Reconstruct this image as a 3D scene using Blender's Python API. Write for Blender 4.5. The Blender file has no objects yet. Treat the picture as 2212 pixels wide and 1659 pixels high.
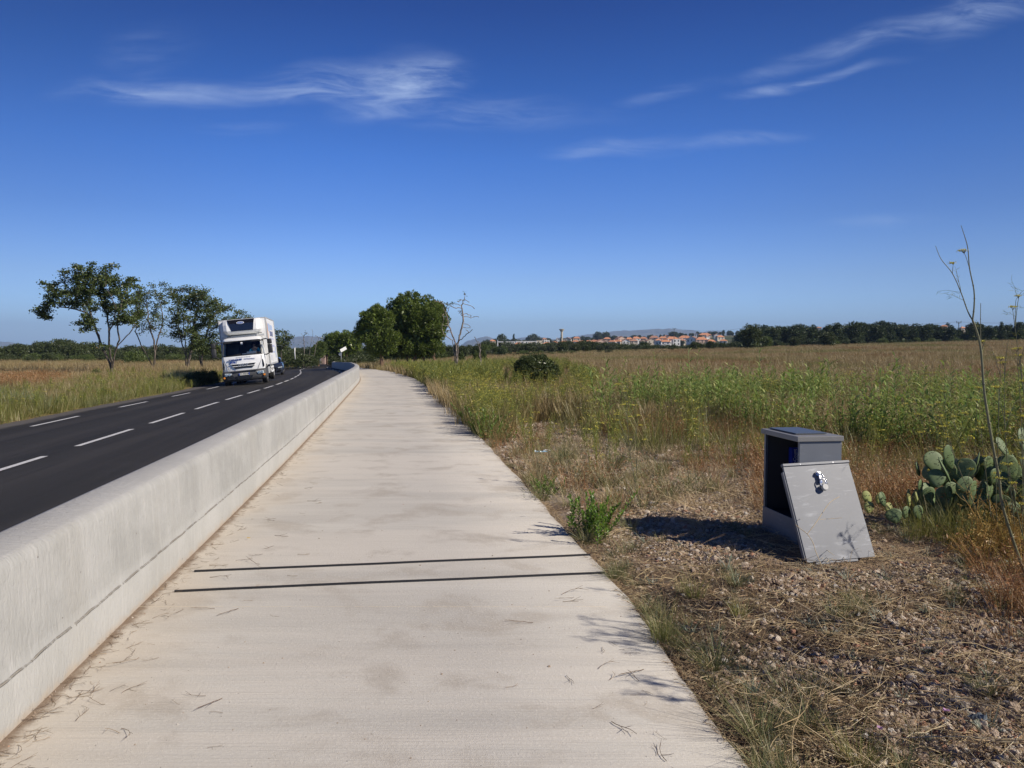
import bpy, bmesh, math, random
import numpy as np
from mathutils import Vector, Matrix, Euler

C = bpy.context.scene.collection
HAZE = 0.0001
rad = math.radians
# ------------------------------------------------------------------ camera
F = 1662.0; CX = 1106.0; CY = 829.5; HZ = 752.0; CAMZ = 1.6
PITCH = math.atan((CY - HZ) / F)
cam_d = bpy.data.cameras.new("camera"); cam = bpy.data.objects.new("camera", cam_d); C.objects.link(cam)
cam.location = (0, 0, CAMZ); cam.rotation_euler = (math.pi / 2 - PITCH, 0, 0)
cam_d.sensor_width = 36; cam_d.lens = F / 2212 * 36; cam_d.clip_start = 0.05; cam_d.clip_end = 20000
bpy.context.scene.camera = cam
# ------------------------------------------------------------------ light
SUN_EL = rad(35); SUN_AZ = math.atan2(-0.36, 0.93)     # direction to the sun, measured from +X
sdir = Vector((math.cos(SUN_EL) * math.cos(SUN_AZ), math.cos(SUN_EL) * math.sin(SUN_AZ), math.sin(SUN_EL)))
sl = bpy.data.lights.new("sun", 'SUN'); sl.energy = 5.0; sl.angle = rad(0.53); sl.color = (1.0, 0.90, 0.77)
sun = bpy.data.objects.new("sun", sl); C.objects.link(sun); sun.rotation_euler = sdir.to_track_quat('Z', 'Y').to_euler()
W = bpy.data.worlds.new("World"); bpy.context.scene.world = W; W.use_nodes = True
sc = bpy.context.scene
sc.view_settings.view_transform = 'Standard'; sc.view_settings.look = 'None'
sc.view_settings.exposure = 0.16; sc.view_settings.gamma = 1.0
try:
    sc.view_settings.use_curve_mapping = False
except Exception: pass

class NT:
    """small helper to write node trees"""
    def __init__(s, tree): s.t = tree; s.t.nodes.clear()
    def n(s, ty, **kw):
        nd = s.t.nodes.new(ty)
        for k, v in kw.items():
            if k.startswith('i_'):
                key = k[2:]; key = int(key) if key.isdigit() else key.replace('_', ' ')
                s.put(nd.inputs[key], v)
            else: setattr(nd, k, v)
        return nd
    def put(s, sock, v):
        if isinstance(v, bpy.types.NodeSocket): s.t.links.new(v, sock)
        else:
            if hasattr(sock.default_value, '__len__') and not hasattr(v, '__len__'): v = (v,) * len(sock.default_value)
            if hasattr(v, '__len__') and len(v) == 3 and len(sock.default_value) == 4: v = (*v, 1)
            sock.default_value = v
    def m(s, op, a, b=None, c=None, clamp=False):
        nd = s.t.nodes.new('ShaderNodeMath'); nd.operation = op; nd.use_clamp = clamp
        for i, v in enumerate((a, b, c)):
            if v is not None: s.put(nd.inputs[i], v)
        return nd.outputs[0]
    def mix(s, f, a, b, blend='MIX'):
        nd = s.t.nodes.new('ShaderNodeMix'); nd.data_type = 'RGBA'; nd.blend_type = blend; nd.clamp_factor = True
        s.put(nd.inputs[0], f); s.put(nd.inputs[6], a); s.put(nd.inputs[7], b); return nd.outputs[2]
    def noise(s, vec, scale, detail=4, rough=0.55, dist=0.0):
        nd = s.n('ShaderNodeTexNoise'); nd.inputs['Scale'].default_value = scale; nd.inputs['Detail'].default_value = detail
        nd.inputs['Roughness'].default_value = rough; nd.inputs['Distortion'].default_value = dist
        if vec is not None: s.t.links.new(vec, nd.inputs['Vector'])
        return nd.outputs['Fac']
    def ramp(s, f, a, b, smooth=True):
        nd = s.n('ShaderNodeMapRange'); nd.interpolation_type = 'SMOOTHSTEP' if smooth else 'LINEAR'
        s.put(nd.inputs[0], f); nd.inputs[1].default_value = a; nd.inputs[2].default_value = b
        return nd.outputs[0]
    def mapping(s, vec, scale=(1, 1, 1), rot=(0, 0, 0), loc=(0, 0, 0)):
        nd = s.n('ShaderNodeMapping'); s.t.links.new(vec, nd.inputs[0])
        nd.inputs['Scale'].default_value = scale; nd.inputs['Rotation'].default_value = rot; nd.inputs['Location'].default_value = loc
        return nd.outputs[0]

# sky with thin cirrus streaks (laid out by direction, infinitely far)
nt = NT(W.node_tree)
sky = nt.n('ShaderNodeTexSky', sky_type='NISHITA', sun_disc=False)
sky.sun_elevation = SUN_EL; sky.sun_rotation = math.pi / 2 - SUN_AZ
sky.altitude = 50; sky.air_density = 1.0; sky.dust_density = 0.6; sky.ozone_density = 2.6
tc = nt.n('ShaderNodeTexCoord'); sp = nt.n('ShaderNodeSeparateXYZ'); nt.t.links.new(tc.outputs['Generated'], sp.inputs[0])
yy = nt.m('MAXIMUM', sp.outputs[1], 0.02)
a = nt.m('DIVIDE', sp.outputs[0], yy); e = nt.m('DIVIDE', sp.outputs[2], yy)
cb = nt.n('ShaderNodeCombineXYZ'); nt.put(cb.inputs[0], a); nt.put(cb.inputs[1], e)
pv = cb.outputs[0]
wn = nt.n('ShaderNodeTexNoise'); nt.t.links.new(pv, wn.inputs['Vector']); wn.inputs['Scale'].default_value = 5; wn.inputs['Detail'].default_value = 2
wv = nt.n('ShaderNodeVectorMath', operation='SUBTRACT'); nt.t.links.new(wn.outputs['Color'], wv.inputs[0]); wv.inputs[1].default_value = (.5, .5, .5)
ws = nt.n('ShaderNodeVectorMath', operation='MULTIPLY_ADD'); nt.t.links.new(wv.outputs[0], ws.inputs[0]); ws.inputs[1].default_value = (.10, .05, 0); nt.t.links.new(pv, ws.inputs[2])
cloud = None
#        u,   v,  ru, rv, tilt, strength
WISPS = [(330, 208, 170, 22, -2, .50), (560, 205, 230, 20, 3, .38), (740, 178, 180, 34, 6, .62), (905, 165, 110, 30, 12, .75),
         (1010, 238, 260, 26, -1, .38), (830, 225, 130, 26, 14, .42), (1320, 318, 115, 15, 7, .62), (1560, 308, 170, 14, 7, .36),
         (1690, 185, 120, 10, 9, .62), (1640, 155, 80, 12, 12, .30), (1830, 155, 110, 9, 10, .33), (1900, 75, 210, 20, 14, .45),
         (2140, 30, 130, 30, 20, .65), (1900, 474, 120, 9, 2, .30), (335, 110, 90, 45, 10, .16), (1420, 200, 120, 12, 12, .22),
         (530, 285, 90, 10, 0, .2), (920, 130, 80, 22, -14, .14)]
for (u, v, ru, rv, tl, st) in WISPS:
    ca, ce = (u - CX) / F, (CY - v) / F
    # level camera frame -> world direction (rotate by the pitch)
    yw = math.cos(PITCH) + math.sin(PITCH) * ce; zw = -math.sin(PITCH) + math.cos(PITCH) * ce
    mp = nt.n('ShaderNodeMapping', vector_type='TEXTURE'); nt.t.links.new(ws.outputs[0], mp.inputs[0])
    mp.inputs['Location'].default_value = (ca / yw, zw / yw, 0); mp.inputs['Rotation'].default_value = (0, 0, rad(tl)); mp.inputs['Scale'].default_value = (ru * 1.15 / F, rv * 1.5 / F, 1)
    ln = nt.n('ShaderNodeVectorMath', operation='LENGTH'); nt.t.links.new(mp.outputs[0], ln.inputs[0])
    f = nt.m('MULTIPLY', nt.ramp(ln.outputs['Value'], 1.3, 0.0), st * .70)
    cloud = f if cloud is None else nt.m('MAXIMUM', cloud, f) if False else nt.m('ADD', cloud, f)
st1 = nt.noise(nt.mapping(ws.outputs[0], (7, 42, 1), (0, 0, rad(-7))), 1.0, 5, .58, .9)
st2 = nt.noise(nt.mapping(ws.outputs[0], (30, 110, 1), (0, 0, rad(-16))), 1.0, 3, .6, .4)
stx = nt.m('ADD', nt.m('MULTIPLY', nt.ramp(st1, .30, .72), .9), nt.m('MULTIPLY', nt.ramp(st2, .30, .85), .3))
cloud = nt.m('MULTIPLY', nt.m('MULTIPLY', cloud, stx), nt.ramp(sp.outputs[1], 0.05, 0.3), clamp=True)
#lift = nt.noise(nt.mapping(pv, (1.2, 5, 1)), 1.0, 3, .5)
hs = nt.n('ShaderNodeHueSaturation'); hs.inputs['Hue'].default_value = .51; hs.inputs['Saturation'].default_value = 1.12; hs.inputs['Value'].default_value = 1.0
nt.t.links.new(sky.outputs[0], hs.inputs['Color'])
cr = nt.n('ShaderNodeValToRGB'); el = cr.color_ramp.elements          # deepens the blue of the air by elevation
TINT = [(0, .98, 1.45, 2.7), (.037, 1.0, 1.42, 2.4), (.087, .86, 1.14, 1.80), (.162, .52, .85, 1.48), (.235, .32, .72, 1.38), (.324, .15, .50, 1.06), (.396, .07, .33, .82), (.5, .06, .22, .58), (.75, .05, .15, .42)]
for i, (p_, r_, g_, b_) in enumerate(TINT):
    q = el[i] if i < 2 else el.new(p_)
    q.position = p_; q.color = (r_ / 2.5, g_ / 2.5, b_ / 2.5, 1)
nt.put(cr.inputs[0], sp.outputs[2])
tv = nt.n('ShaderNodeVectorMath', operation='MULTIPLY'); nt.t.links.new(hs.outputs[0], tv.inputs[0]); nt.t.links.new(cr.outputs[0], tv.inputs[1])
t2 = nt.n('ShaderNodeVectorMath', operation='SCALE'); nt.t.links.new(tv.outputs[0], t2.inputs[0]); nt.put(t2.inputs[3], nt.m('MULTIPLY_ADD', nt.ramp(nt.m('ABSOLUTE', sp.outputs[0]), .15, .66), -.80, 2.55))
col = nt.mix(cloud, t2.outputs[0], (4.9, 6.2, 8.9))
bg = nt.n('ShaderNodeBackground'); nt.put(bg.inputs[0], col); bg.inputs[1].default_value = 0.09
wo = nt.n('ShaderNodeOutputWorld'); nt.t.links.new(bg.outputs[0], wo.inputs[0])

# ------------------------------------------------------------------ projection and terrain helpers
def ray(u, v):
    a, b = (u - CX) / F, (CY - v) / F
    return (a, math.cos(PITCH) + b * math.sin(PITCH), -math.sin(PITCH) + b * math.cos(PITCH))
def PT(u, v, y):
    r = ray(u, v); k = y / r[1]; return Vector((r[0] * k, y, CAMZ + r[2] * k))
_ys = np.arange(-60, 13000, .5)
_xw = np.interp(_ys, [-60, 0, 3.11, 6.36, 9.9, 17.4, 25.8, 39.7, 50, 63, 75, 90, 107, 120, 135, 150, 200, 260, 400, 13000],
                [6.4, -1.64, -2.07, -2.53, -3.04, -4.2, -5.53, -7.83, -9.95, -13.0, -16.3, -20.5, -24.8, -27.5, -29.6, -30.9, -30.5, -26, -10, 0])
_k = np.exp(-0.5 * (np.arange(-14, 15) / 5.5) ** 2); _k /= _k.sum()
_xs = np.convolve(np.pad(_xw, 14, mode='edge'), _k, 'valid')
def xw(y): return np.interp(y, _ys, _xs)                 # foot of the concrete wall on the path side
PY = [-60, 25, 42, 63, 90, 107, 130, 150, 250, 400, 13000]; PZ = [0, 0, -.1, -.3, -.75, -1.1, -1.25, -1.2, -1.6, -1.6, 0]
RY = [-60, 30, 60, 110, 150, 200, 260, 400, 800, 13000]; RZ = [0, 0, .35, 1.4, 2.5, 3.7, 4.3, 4.6, 6, 6]
def sst(a, b, x): t = np.clip((x - a) / (b - a), 0, 1); return t * t * (3 - 2 * t)
def G(x, y):
    x = np.asarray(x, float); y = np.asarray(y, float)
    aa = x / np.maximum(y, 5.0)
    t = np.interp(aa, [-.12, -.03, .1, .3, .65], [0, .25, .40, .56, .92])
    z = np.interp(y, PY, PZ) * (1 - t) + np.interp(y, RY, RZ) * t
    z = z + (6 + 14 * sst(.02, .32, aa)) * sst(650, 1250, y) * sst(-.14, -.02, aa)
    z = z - 1.7 * sst(186, 215, y) * (1 - sst(.27, .36, aa)) * sst(-.2, -.1, aa) * (1 - sst(320, 600, y))
    return z
WT = .30; RC = 4.3; RL = 9.0                              # wall thickness, centre line and left asphalt edge offsets
def roadz(off, y):                                         # off: x - xw(y), negative on the road
    return np.interp(y, PY, PZ) - .20 + .052 * (off + RC)
def T(x, y):
    x = np.asarray(x, float); y = np.asarray(y, float)
    off = x - xw(y); g = G(x, y); r = roadz(off, y)
    left = roadz(-RL, y) + (g - .25 - roadz(-RL, y)) * sst(-RL - .5, -RL - 9, off)
    left = np.where(off < -RL - .3, left + .05 * sst(-RL - .3, -RL - 1, off), left)
    z = np.where(off > -WT / 2, g, np.where(off > -RL, r, left))
    far = sst(230, 330, y)
    return z * (1 - far) + g * far
def hit(u, v, dz=0.0, y0=1.5, y1=1500):
    r = ray(u, v); ys = np.geomspace(y0, y1, 6000)
    xs = r[0] / r[1] * ys; zs = CAMZ + r[2] / r[1] * ys
    b = np.nonzero(zs < T(xs, ys) + dz)[0]
    y = ys[b[0]] if len(b) else y1
    return Vector((r[0] / r[1] * y, y, float(T(r[0] / r[1] * y, y)) + dz))
def ground(x, y): return float(T(x, y))
def proj(x, y, z):
    x = np.asarray(x, float); z = np.asarray(z, float) - CAMZ; y = np.asarray(y, float)
    fwd = y * math.cos(PITCH) - z * math.sin(PITCH); up = y * math.sin(PITCH) + z * math.cos(PITCH)
    return CX + F * x / fwd, CY - F * up / fwd

# ------------------------------------------------------------------ object helpers
def tag(o, label=None, cat=None, group=None, kind=None):
    if label: o['label'] = label
    if cat: o['category'] = cat
    if group: o['group'] = group
    if kind: o['kind'] = kind
    return o
def empty(name, loc=(0, 0, 0), rz=0, label=None, cat=None, group=None):
    o = bpy.data.objects.new(name, None); C.objects.link(o); o.location = loc; o.rotation_euler = (0, 0, rz); o.empty_display_size = .2
    return tag(o, label, cat, group)
def mesh_obj(name, me, mat=None, parent=None, smooth=False):
    if mat is not None and len(me.materials) == 0:
        for mm in (mat if isinstance(mat, (list, tuple)) else [mat]): me.materials.append(mm)
    o = bpy.data.objects.new(name, me); C.objects.link(o)
    if parent is not None: o.parent = parent
    if smooth: me.polygons.foreach_set('use_smooth', np.ones(len(me.polygons), bool))
    return o
class MB:
    """collects vertices and faces"""
    def __init__(s): s.v = []; s.f = []; s.mi = []
    def add(s, vs, fs, mi=0):
        o = len(s.v); s.v += [tuple(p) for p in vs]; s.f += [tuple(i + o for i in f) for f in fs]; s.mi += [mi] * len(fs); return s
    def box(s, x0, x1, y0, y1, z0, z1, mi=0, M=None):
        vs = [Vector(p) for p in ((x0, y0, z0), (x1, y0, z0), (x1, y1, z0), (x0, y1, z0), (x0, y0, z1), (x1, y0, z1), (x1, y1, z1), (x0, y1, z1))]
        if M is not None: vs = [M @ p for p in vs]
        return s.add(vs, [(3, 2, 1, 0), (4, 5, 6, 7), (0, 1, 5, 4), (1, 2, 6, 5), (2, 3, 7, 6), (3, 0, 4, 7)], mi)
    def tube(s, pts, radii, n=8, cap=True, mi=0):
        pts = [Vector(p) for p in pts]
        if not hasattr(radii, '__len__'): radii = [radii] * len(pts)
        rings = []; up = None
        for i, p in enumerate(pts):
            d = (pts[min(i + 1, len(pts) - 1)] - pts[max(i - 1, 0)]).normalized()
            if up is None or abs(up.dot(d)) > .98: up = Vector((0, 0, 1)) if abs(d.z) < .9 else Vector((1, 0, 0))
            a = d.cross(up).normalized(); b = d.cross(a).normalized(); up = a.cross(d) * 1.0
            rings.append([p + (a * math.cos(2 * math.pi * k / n) + b * math.sin(2 * math.pi * k / n)) * radii[i] for k in range(n)])
        vs = [q for r in rings for q in r]; fs = []
        for i in range(len(rings) - 1):
            for k in range(n):
                k2 = (k + 1) % n; fs.append((i * n + k, i * n + k2, (i + 1) * n + k2, (i + 1) * n + k))
        if cap: fs += [tuple(reversed(range(n))), tuple((len(rings) - 1) * n + k for k in range(n))]
        return s.add(vs, fs, mi)
    def loft(s, rings, cap=True, mi=0):
        n = len(rings[0]); vs = [q for r in rings for q in r]; fs = []
        for i in range(len(rings) - 1):
            for k in range(n):
                k2 = (k + 1) % n; fs.append((i * n + k, i * n + k2, (i + 1) * n + k2, (i + 1) * n + k))
        if cap: fs += [tuple(reversed(range(n))), tuple((len(rings) - 1) * n + k for k in range(n))]
        return s.add(vs, fs, mi)
    def prism(s, poly, y0, y1, mi=0, axis='y'):
        n = len(poly)
        if axis == 'y': vs = [(p[0], y0, p[1]) for p in poly] + [(p[0], y1, p[1]) for p in poly]
        elif axis == 'x': vs = [(y0, p[0], p[1]) for p in poly] + [(y1, p[0], p[1]) for p in poly]
        else: vs = [(p[0], p[1], y0) for p in poly] + [(p[0], p[1], y1) for p in poly]
        fs = [tuple(range(n)), tuple(reversed(range(n, 2 * n)))] + [(k, n + k, n + (k + 1) % n, (k + 1) % n) for k in range(n)]
        return s.add(vs, fs, mi)
    def build(s, name, mat, parent=None, smooth=False, bevel=0, seg=2, fixn=True):
        me = bpy.data.meshes.new(name); me.from_pydata(s.v, [], s.f); me.update()
        mats = mat if isinstance(mat, (list, tuple)) else [mat]
        for mm in mats: me.materials.append(mm)
        if len(mats) > 1: me.polygons.foreach_set('material_index', s.mi)
        if fixn or bevel:
            bm = bmesh.new(); bm.from_mesh(me)
            bmesh.ops.recalc_face_normals(bm, faces=bm.faces)
            if bevel:
                ed = [e for e in bm.edges if len(e.link_faces) == 2 and e.calc_face_angle(0) > rad(28)]
                bmesh.ops.bevel(bm, geom=ed, offset=bevel, segments=seg, affect='EDGES', profile=.6)
            bm.to_mesh(me); bm.free()
        o = mesh_obj(name, me, None, parent, smooth)
        if smooth and (bevel or smooth == 'angle'):
            try: me.set_sharp_from_angle(angle=rad(35))
            except Exception: pass
        return o
def rrect(hw, y0, y1, z, r, n=3, taperf=0):
    """rounded rectangle ring in the XY plane at height z; taperf narrows the front (y0)"""
    pts = []
    for (cx, cy, a0) in ((hw - r, y1 - r, 0), (-hw + r, y1 - r, 90), (-hw + r, y0 + r, 180), (hw - r, y0 + r, 270)):
        for k in range(n + 1):
            t = rad(a0 + 90 * k / n); x = cx + r * math.cos(t); y = cy + r * math.sin(t)
            if y < (y0 + y1) / 2: x *= 1 - taperf
            pts.append((x, y, z))
    return pts
def np_mesh(name, V, Fq, mats=None, mi=None, attr=None, smooth=False):
    """mesh from arrays; Fq is (n,3) or (n,4)"""
    me = bpy.data.meshes.new(name); V = np.asarray(V, np.float32); Fq = np.asarray(Fq, np.int32); k = Fq.shape[1]
    me.vertices.add(len(V)); me.vertices.foreach_set('co', V.ravel())
    me.loops.add(Fq.size); me.loops.foreach_set('vertex_index', Fq.ravel())
    me.polygons.add(len(Fq)); me.polygons.foreach_set('loop_start', np.arange(len(Fq), dtype=np.int32) * k)
    if mats is not None:
        for mm in (mats if isinstance(mats, (list, tuple)) else [mats]): me.materials.append(mm)
    if mi is not None: me.polygons.foreach_set('material_index', np.asarray(mi, np.int32))
    if smooth: me.polygons.foreach_set('use_smooth', np.ones(len(Fq), bool))
    me.update(calc_edges=True); me.validate(); return me
def dup(o, parent=None):
    c = o.copy(); C.objects.link(c); c.parent = parent
    for ch in list(o.children): dup(ch, c)
    return c
def text_mesh(body, size, mat, depth=.004, spacing=1.0, shear=0.0, weight=0.0):
    cu = bpy.data.curves.new('lettering', 'FONT'); cu.body = body; cu.size = size; cu.extrude = depth; cu.align_x = 'CENTER'; cu.align_y = 'CENTER'
    cu.space_character = spacing; cu.shear = shear; cu.offset = weight; cu.resolution_u = 3
    o = bpy.data.objects.new('lettering', cu); C.objects.link(o)
    dg = bpy.context.evaluated_depsgraph_get(); me = bpy.data.meshes.new_from_object(o.evaluated_get(dg))
    bpy.data.objects.remove(o); me.materials.clear(); me.materials.append(mat); return me
# ------------------------------------------------------------------ materials
MATS = {}
def pmat(name, color=(.5, .5, .5), rough=.6, metal=0, spec=.5, coat=0, emis=None, es=1):
    m = bpy.data.materials.new(name); m.use_nodes = True; b = m.node_tree.nodes['Principled BSDF']
    b.inputs['Base Color'].default_value = (*color, 1); b.inputs['Roughness'].default_value = rough; b.inputs['Metallic'].default_value = metal
    b.inputs['Specular IOR Level'].default_value = spec; b.inputs['Coat Weight'].default_value = coat
    if emis: b.inputs['Emission Color'].default_value = (*emis, 1); b.inputs['Emission Strength'].default_value = es
    MATS[name] = m; return m
def nmat(name, fn):
    m = bpy.data.materials.new(name); m.use_nodes = True; t = NT(m.node_tree); out = t.n('ShaderNodeOutputMaterial')
    sh = fn(t); t.t.links.new(sh, out.inputs[0]); MATS[name] = m; return m
def princ(t, col, rough=.8, bump=None, bs=.3, bd=.01, spec=.4, metal=0):
    b = t.n('ShaderNodeBsdfPrincipled'); t.put(b.inputs['Base Color'], col); t.put(b.inputs['Roughness'], rough); t.put(b.inputs['Specular IOR Level'], spec)
    t.put(b.inputs['Metallic'], metal)
    if bump is not None:
        bp = t.n('ShaderNodeBump'); bp.inputs['Strength'].default_value = bs; bp.inputs['Distance'].default_value = bd
        t.put(bp.inputs['Height'], bump); t.t.links.new(bp.outputs[0], b.inputs['Normal'])
    return b.outputs[0]
def obj_co(t): return t.n('ShaderNodeTexCoord').outputs['Object']
def uv_co(t): return t.n('ShaderNodeTexCoord').outputs['UV']
def pos(t): return t.n('ShaderNodeNewGeometry').outputs['Position']

# concrete path: UV = (metres across from the wall, metres along)
def f_path(t):
    uv = uv_co(t); s = t.n('ShaderNodeSeparateXYZ'); t.t.links.new(uv, s.inputs[0]); ac, al = s.outputs[0], s.outputs[1]
    brush = t.noise(t.mapping(uv, (1.6, 95, 1)), 1, 5, .65, .3)
    brush2 = t.noise(t.mapping(uv, (.35, 2.3, 1)), 1, 4, .6, .6)
    band = t.noise(t.mapping(uv, (.16, .75, 1)), 1, 4, .65, .9)
    blot = t.noise(uv, 1.7, 6, .6, .3); fine = t.noise(uv, 60, 4, .7); fine2 = t.noise(uv, 240, 2, .6)
    c = t.mix(t.ramp(brush2, .3, .72), (.465, .447, .408), (.57, .55, .50))
    c = t.mix(t.m('MULTIPLY', t.ramp(band, .46, .60), .75), c, (.60, .565, .505))
    c = t.mix(t.m('MULTIPLY', t.ramp(blot, .50, .66), .7), c, (.40, .365, .315))
    c = t.mix(t.m('MULTIPLY', t.ramp(brush, .45, .7), .25), c, (.38, .345, .30))
    c = t.mix(t.m('MULTIPLY', t.ramp(fine, .50, .72), .5), c, (.66, .63, .575))
    # wind-blown sand kept along the wall
    edge = t.m('ADD', ac, t.m('MULTIPLY', t.m('SUBTRACT', t.noise(uv, 1.1, 5, .6), .5), 1.3))
    c = t.mix(t.m('MULTIPLY', t.ramp(edge, .7, -.15), .5), c, (.56, .475, .36))
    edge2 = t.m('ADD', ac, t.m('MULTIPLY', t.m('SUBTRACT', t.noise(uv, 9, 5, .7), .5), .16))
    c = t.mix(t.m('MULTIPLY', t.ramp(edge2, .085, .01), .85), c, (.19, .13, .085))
    e3 = t.m('ADD', ac, t.m('MULTIPLY', t.m('SUBTRACT', t.noise(uv, 6, 5, .7), .5), .25))
    c = t.mix(t.m('MULTIPLY', t.ramp(e3, 2.94, 3.08), .55), c, (.20, .15, .10))
    # aggregate specks
    vo = t.n('ShaderNodeTexVoronoi'); t.t.links.new(uv, vo.inputs['Vector']); vo.inputs['Scale'].default_value = 26
    spk = t.m('MULTIPLY', t.ramp(vo.outputs['Distance'], .085, .05), t.m('GREATER_THAN', t.noise(uv, 23, 1, .5), .56))
    c = t.mix(t.m('MULTIPLY', spk, .85), c, (.14, .12, .10))
    vo2 = t.n('ShaderNodeTexVoronoi'); t.t.links.new(uv, vo2.inputs['Vector']); vo2.inputs['Scale'].default_value = 70
    c = t.mix(t.m('MULTIPLY', t.ramp(vo2.outputs['Distance'], .22, .1), .45), c, (.62, .56, .46))
    # sawn joints every 5 m
    jo = t.m('ABSOLUTE', t.m('SUBTRACT', t.m('MODULO', t.m('ADD', al, t.m('MULTIPLY', t.noise(uv, 3, 3), .012)), 5.0), 4.67))
    jl = t.m('MULTIPLY', t.ramp(jo, .008, .003), t.ramp(t.noise(uv, 12, 3), .40, .5))
    c = t.mix(t.m('MULTIPLY', jl, .5), c, (.64, .56, .42))
    bump = t.m('ADD', t.m('MULTIPLY', brush, .8), t.m('ADD', t.m('MULTIPLY', fine, .5), t.m('MULTIPLY', fine2, .25)))
    bump = t.m('SUBTRACT', bump, t.m('MULTIPLY', spk, .5))
    return princ(t, c, .9, bump, .9, .006, .25)
nmat('path_concrete', f_path)
# wall: UV = (metres along, metres up)
def f_wall(t):
    uv = uv_co(t); s = t.n('ShaderNodeSeparateXYZ'); t.t.links.new(uv, s.inputs[0]); al, up = s.outputs[0], s.outputs[1]
    drip = t.noise(t.mapping(uv, (24, 2.4, 1)), 1, 5, .65, .8); d2 = t.noise(t.mapping(uv, (2.2, .5, 1)), 1, 4, .6, .4)
    blot = t.noise(uv, 1.3, 6, .62, .3); rough_n = t.noise(t.mapping(uv, (46, 20, 1), (0, 0, rad(12))), 1, 4, .6, .6); fine = t.noise(uv, 170, 3, .65)
    c = t.mix(t.ramp(blot, .34, .66), (.31, .31, .292), (.395, .393, .372))
    c = t.mix(t.m('MULTIPLY', t.ramp(drip, .48, .72), .34), c, (.52, .51, .485))
    c = t.mix(t.m('MULTIPLY', t.ramp(d2, .52, .70), .45), c, (.33, .32, .29))
    lw = t.m('ADD', .235, t.m('MULTIPLY', t.m('SUBTRACT', t.noise(uv, 3.5, 4), .5), .025))
    below = t.ramp(t.m('SUBTRACT', up, lw), .012, -.012)
    c = t.mix(t.m('MULTIPLY', below, .35), c, (.44, .43, .395))
    ln = t.m('ABSOLUTE', t.m('SUBTRACT', up, lw))
    line = t.m('MULTIPLY', t.ramp(ln, .0055, .001), t.ramp(t.noise(uv, 9, 5, .75), .40, .56))
    c = t.mix(t.m('MULTIPLY', line, .55), c, (.19, .15, .10))
    sand = t.m('ADD', up, t.m('MULTIPLY', t.m('SUBTRACT', t.noise(uv, 8, 4), .5), .12))
    c = t.mix(t.m('MULTIPLY', t.ramp(sand, .07, .0), .6), c, (.42, .33, .23))
    vo = t.n('ShaderNodeTexVoronoi'); t.t.links.new(uv, vo.inputs['Vector']); vo.inputs['Scale'].default_value = 13
    hole = t.m('MULTIPLY', t.ramp(vo.outputs['Distance'], .075, .045), t.m('GREATER_THAN', t.noise(uv, 11, 1), .60))
    c = t.mix(t.m('MULTIPLY', hole, .8), c, (.22, .19, .16))
    top = t.ramp(up, .70, .735)
    c = t.mix(t.m('MULTIPLY', top, .45), c, (.46, .455, .44))
    h = t.m('ADD', t.m('MULTIPLY', rough_n, 1.0), t.m('MULTIPLY', fine, .25))
    h = t.m('SUBTRACT', h, t.m('ADD', t.m('MULTIPLY', line, 1.2), t.m('MULTIPLY', hole, 1.5)))
    return princ(t, c, .85, h, .95, .009, .3)
nmat('wall_concrete', f_wall)
def f_asphalt(t):
    uv = uv_co(t); n1 = t.noise(t.mapping(uv, (1.5, .06, 1)), 1, 5, .65, .3); n2 = t.noise(uv, 45, 3, .7); n3 = t.noise(uv, 150, 2, .6); n4 = t.noise(t.mapping(uv, (.5, .5, 1)), 1, 5, .6)
    s = t.n('ShaderNodeSeparateXYZ'); t.t.links.new(uv, s.inputs[0]); ac = s.outputs[0]
    c = t.mix(t.ramp(n1, .3, .7), (.0155, .0145, .0125), (.031, .0285, .0245))
    c = t.mix(t.m('MULTIPLY', t.ramp(n4, .5, .7), .4), c, (.040, .037, .034))
    c = t.mix(t.m('MULTIPLY', t.ramp(n2, .55, .72), .55), c, (.085, .083, .082))
    c = t.mix(t.m('MULTIPLY', t.ramp(n3, .6, .75), .4), c, (.15, .145, .14))
    tr = t.m('ABSOLUTE', t.m('SUBTRACT', t.m('MODULO', t.m('ADD', ac, 9.3), 1.65), .82))
    c = t.mix(t.m('MULTIPLY', t.ramp(tr, .45, .1), t.m('MULTIPLY', t.ramp(n1, .3, .6), .5)), c, (.052, .047, .042))
    sh = t.m('ADD', ac, t.m('MULTIPLY', t.m('SUBTRACT', t.noise(uv, 2, 4), .5), .5))
    c = t.mix(t.m('MULTIPLY', t.ramp(sh, -8.1, -8.5), .85), c, (.125, .115, .105))
    return princ(t, c, .82, t.m('ADD', n2, n3), .8, .006, .3)
nmat('asphalt', f_asphalt)
def f_paint(t):
    uv = pos(t); n = t.noise(uv, 16, 4, .7); w = t.noise(uv, 55, 3, .7)
    c = t.mix(t.ramp(n, .38, .7), (.66, .66, .65), (.50, .50, .49))
    c = t.mix(t.m('MULTIPLY', t.ramp(w, .54, .66), .8), c, (.09, .09, .09))
    return princ(t, c, .7, w, .3, .003)
nmat('road_paint', f_paint)
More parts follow.
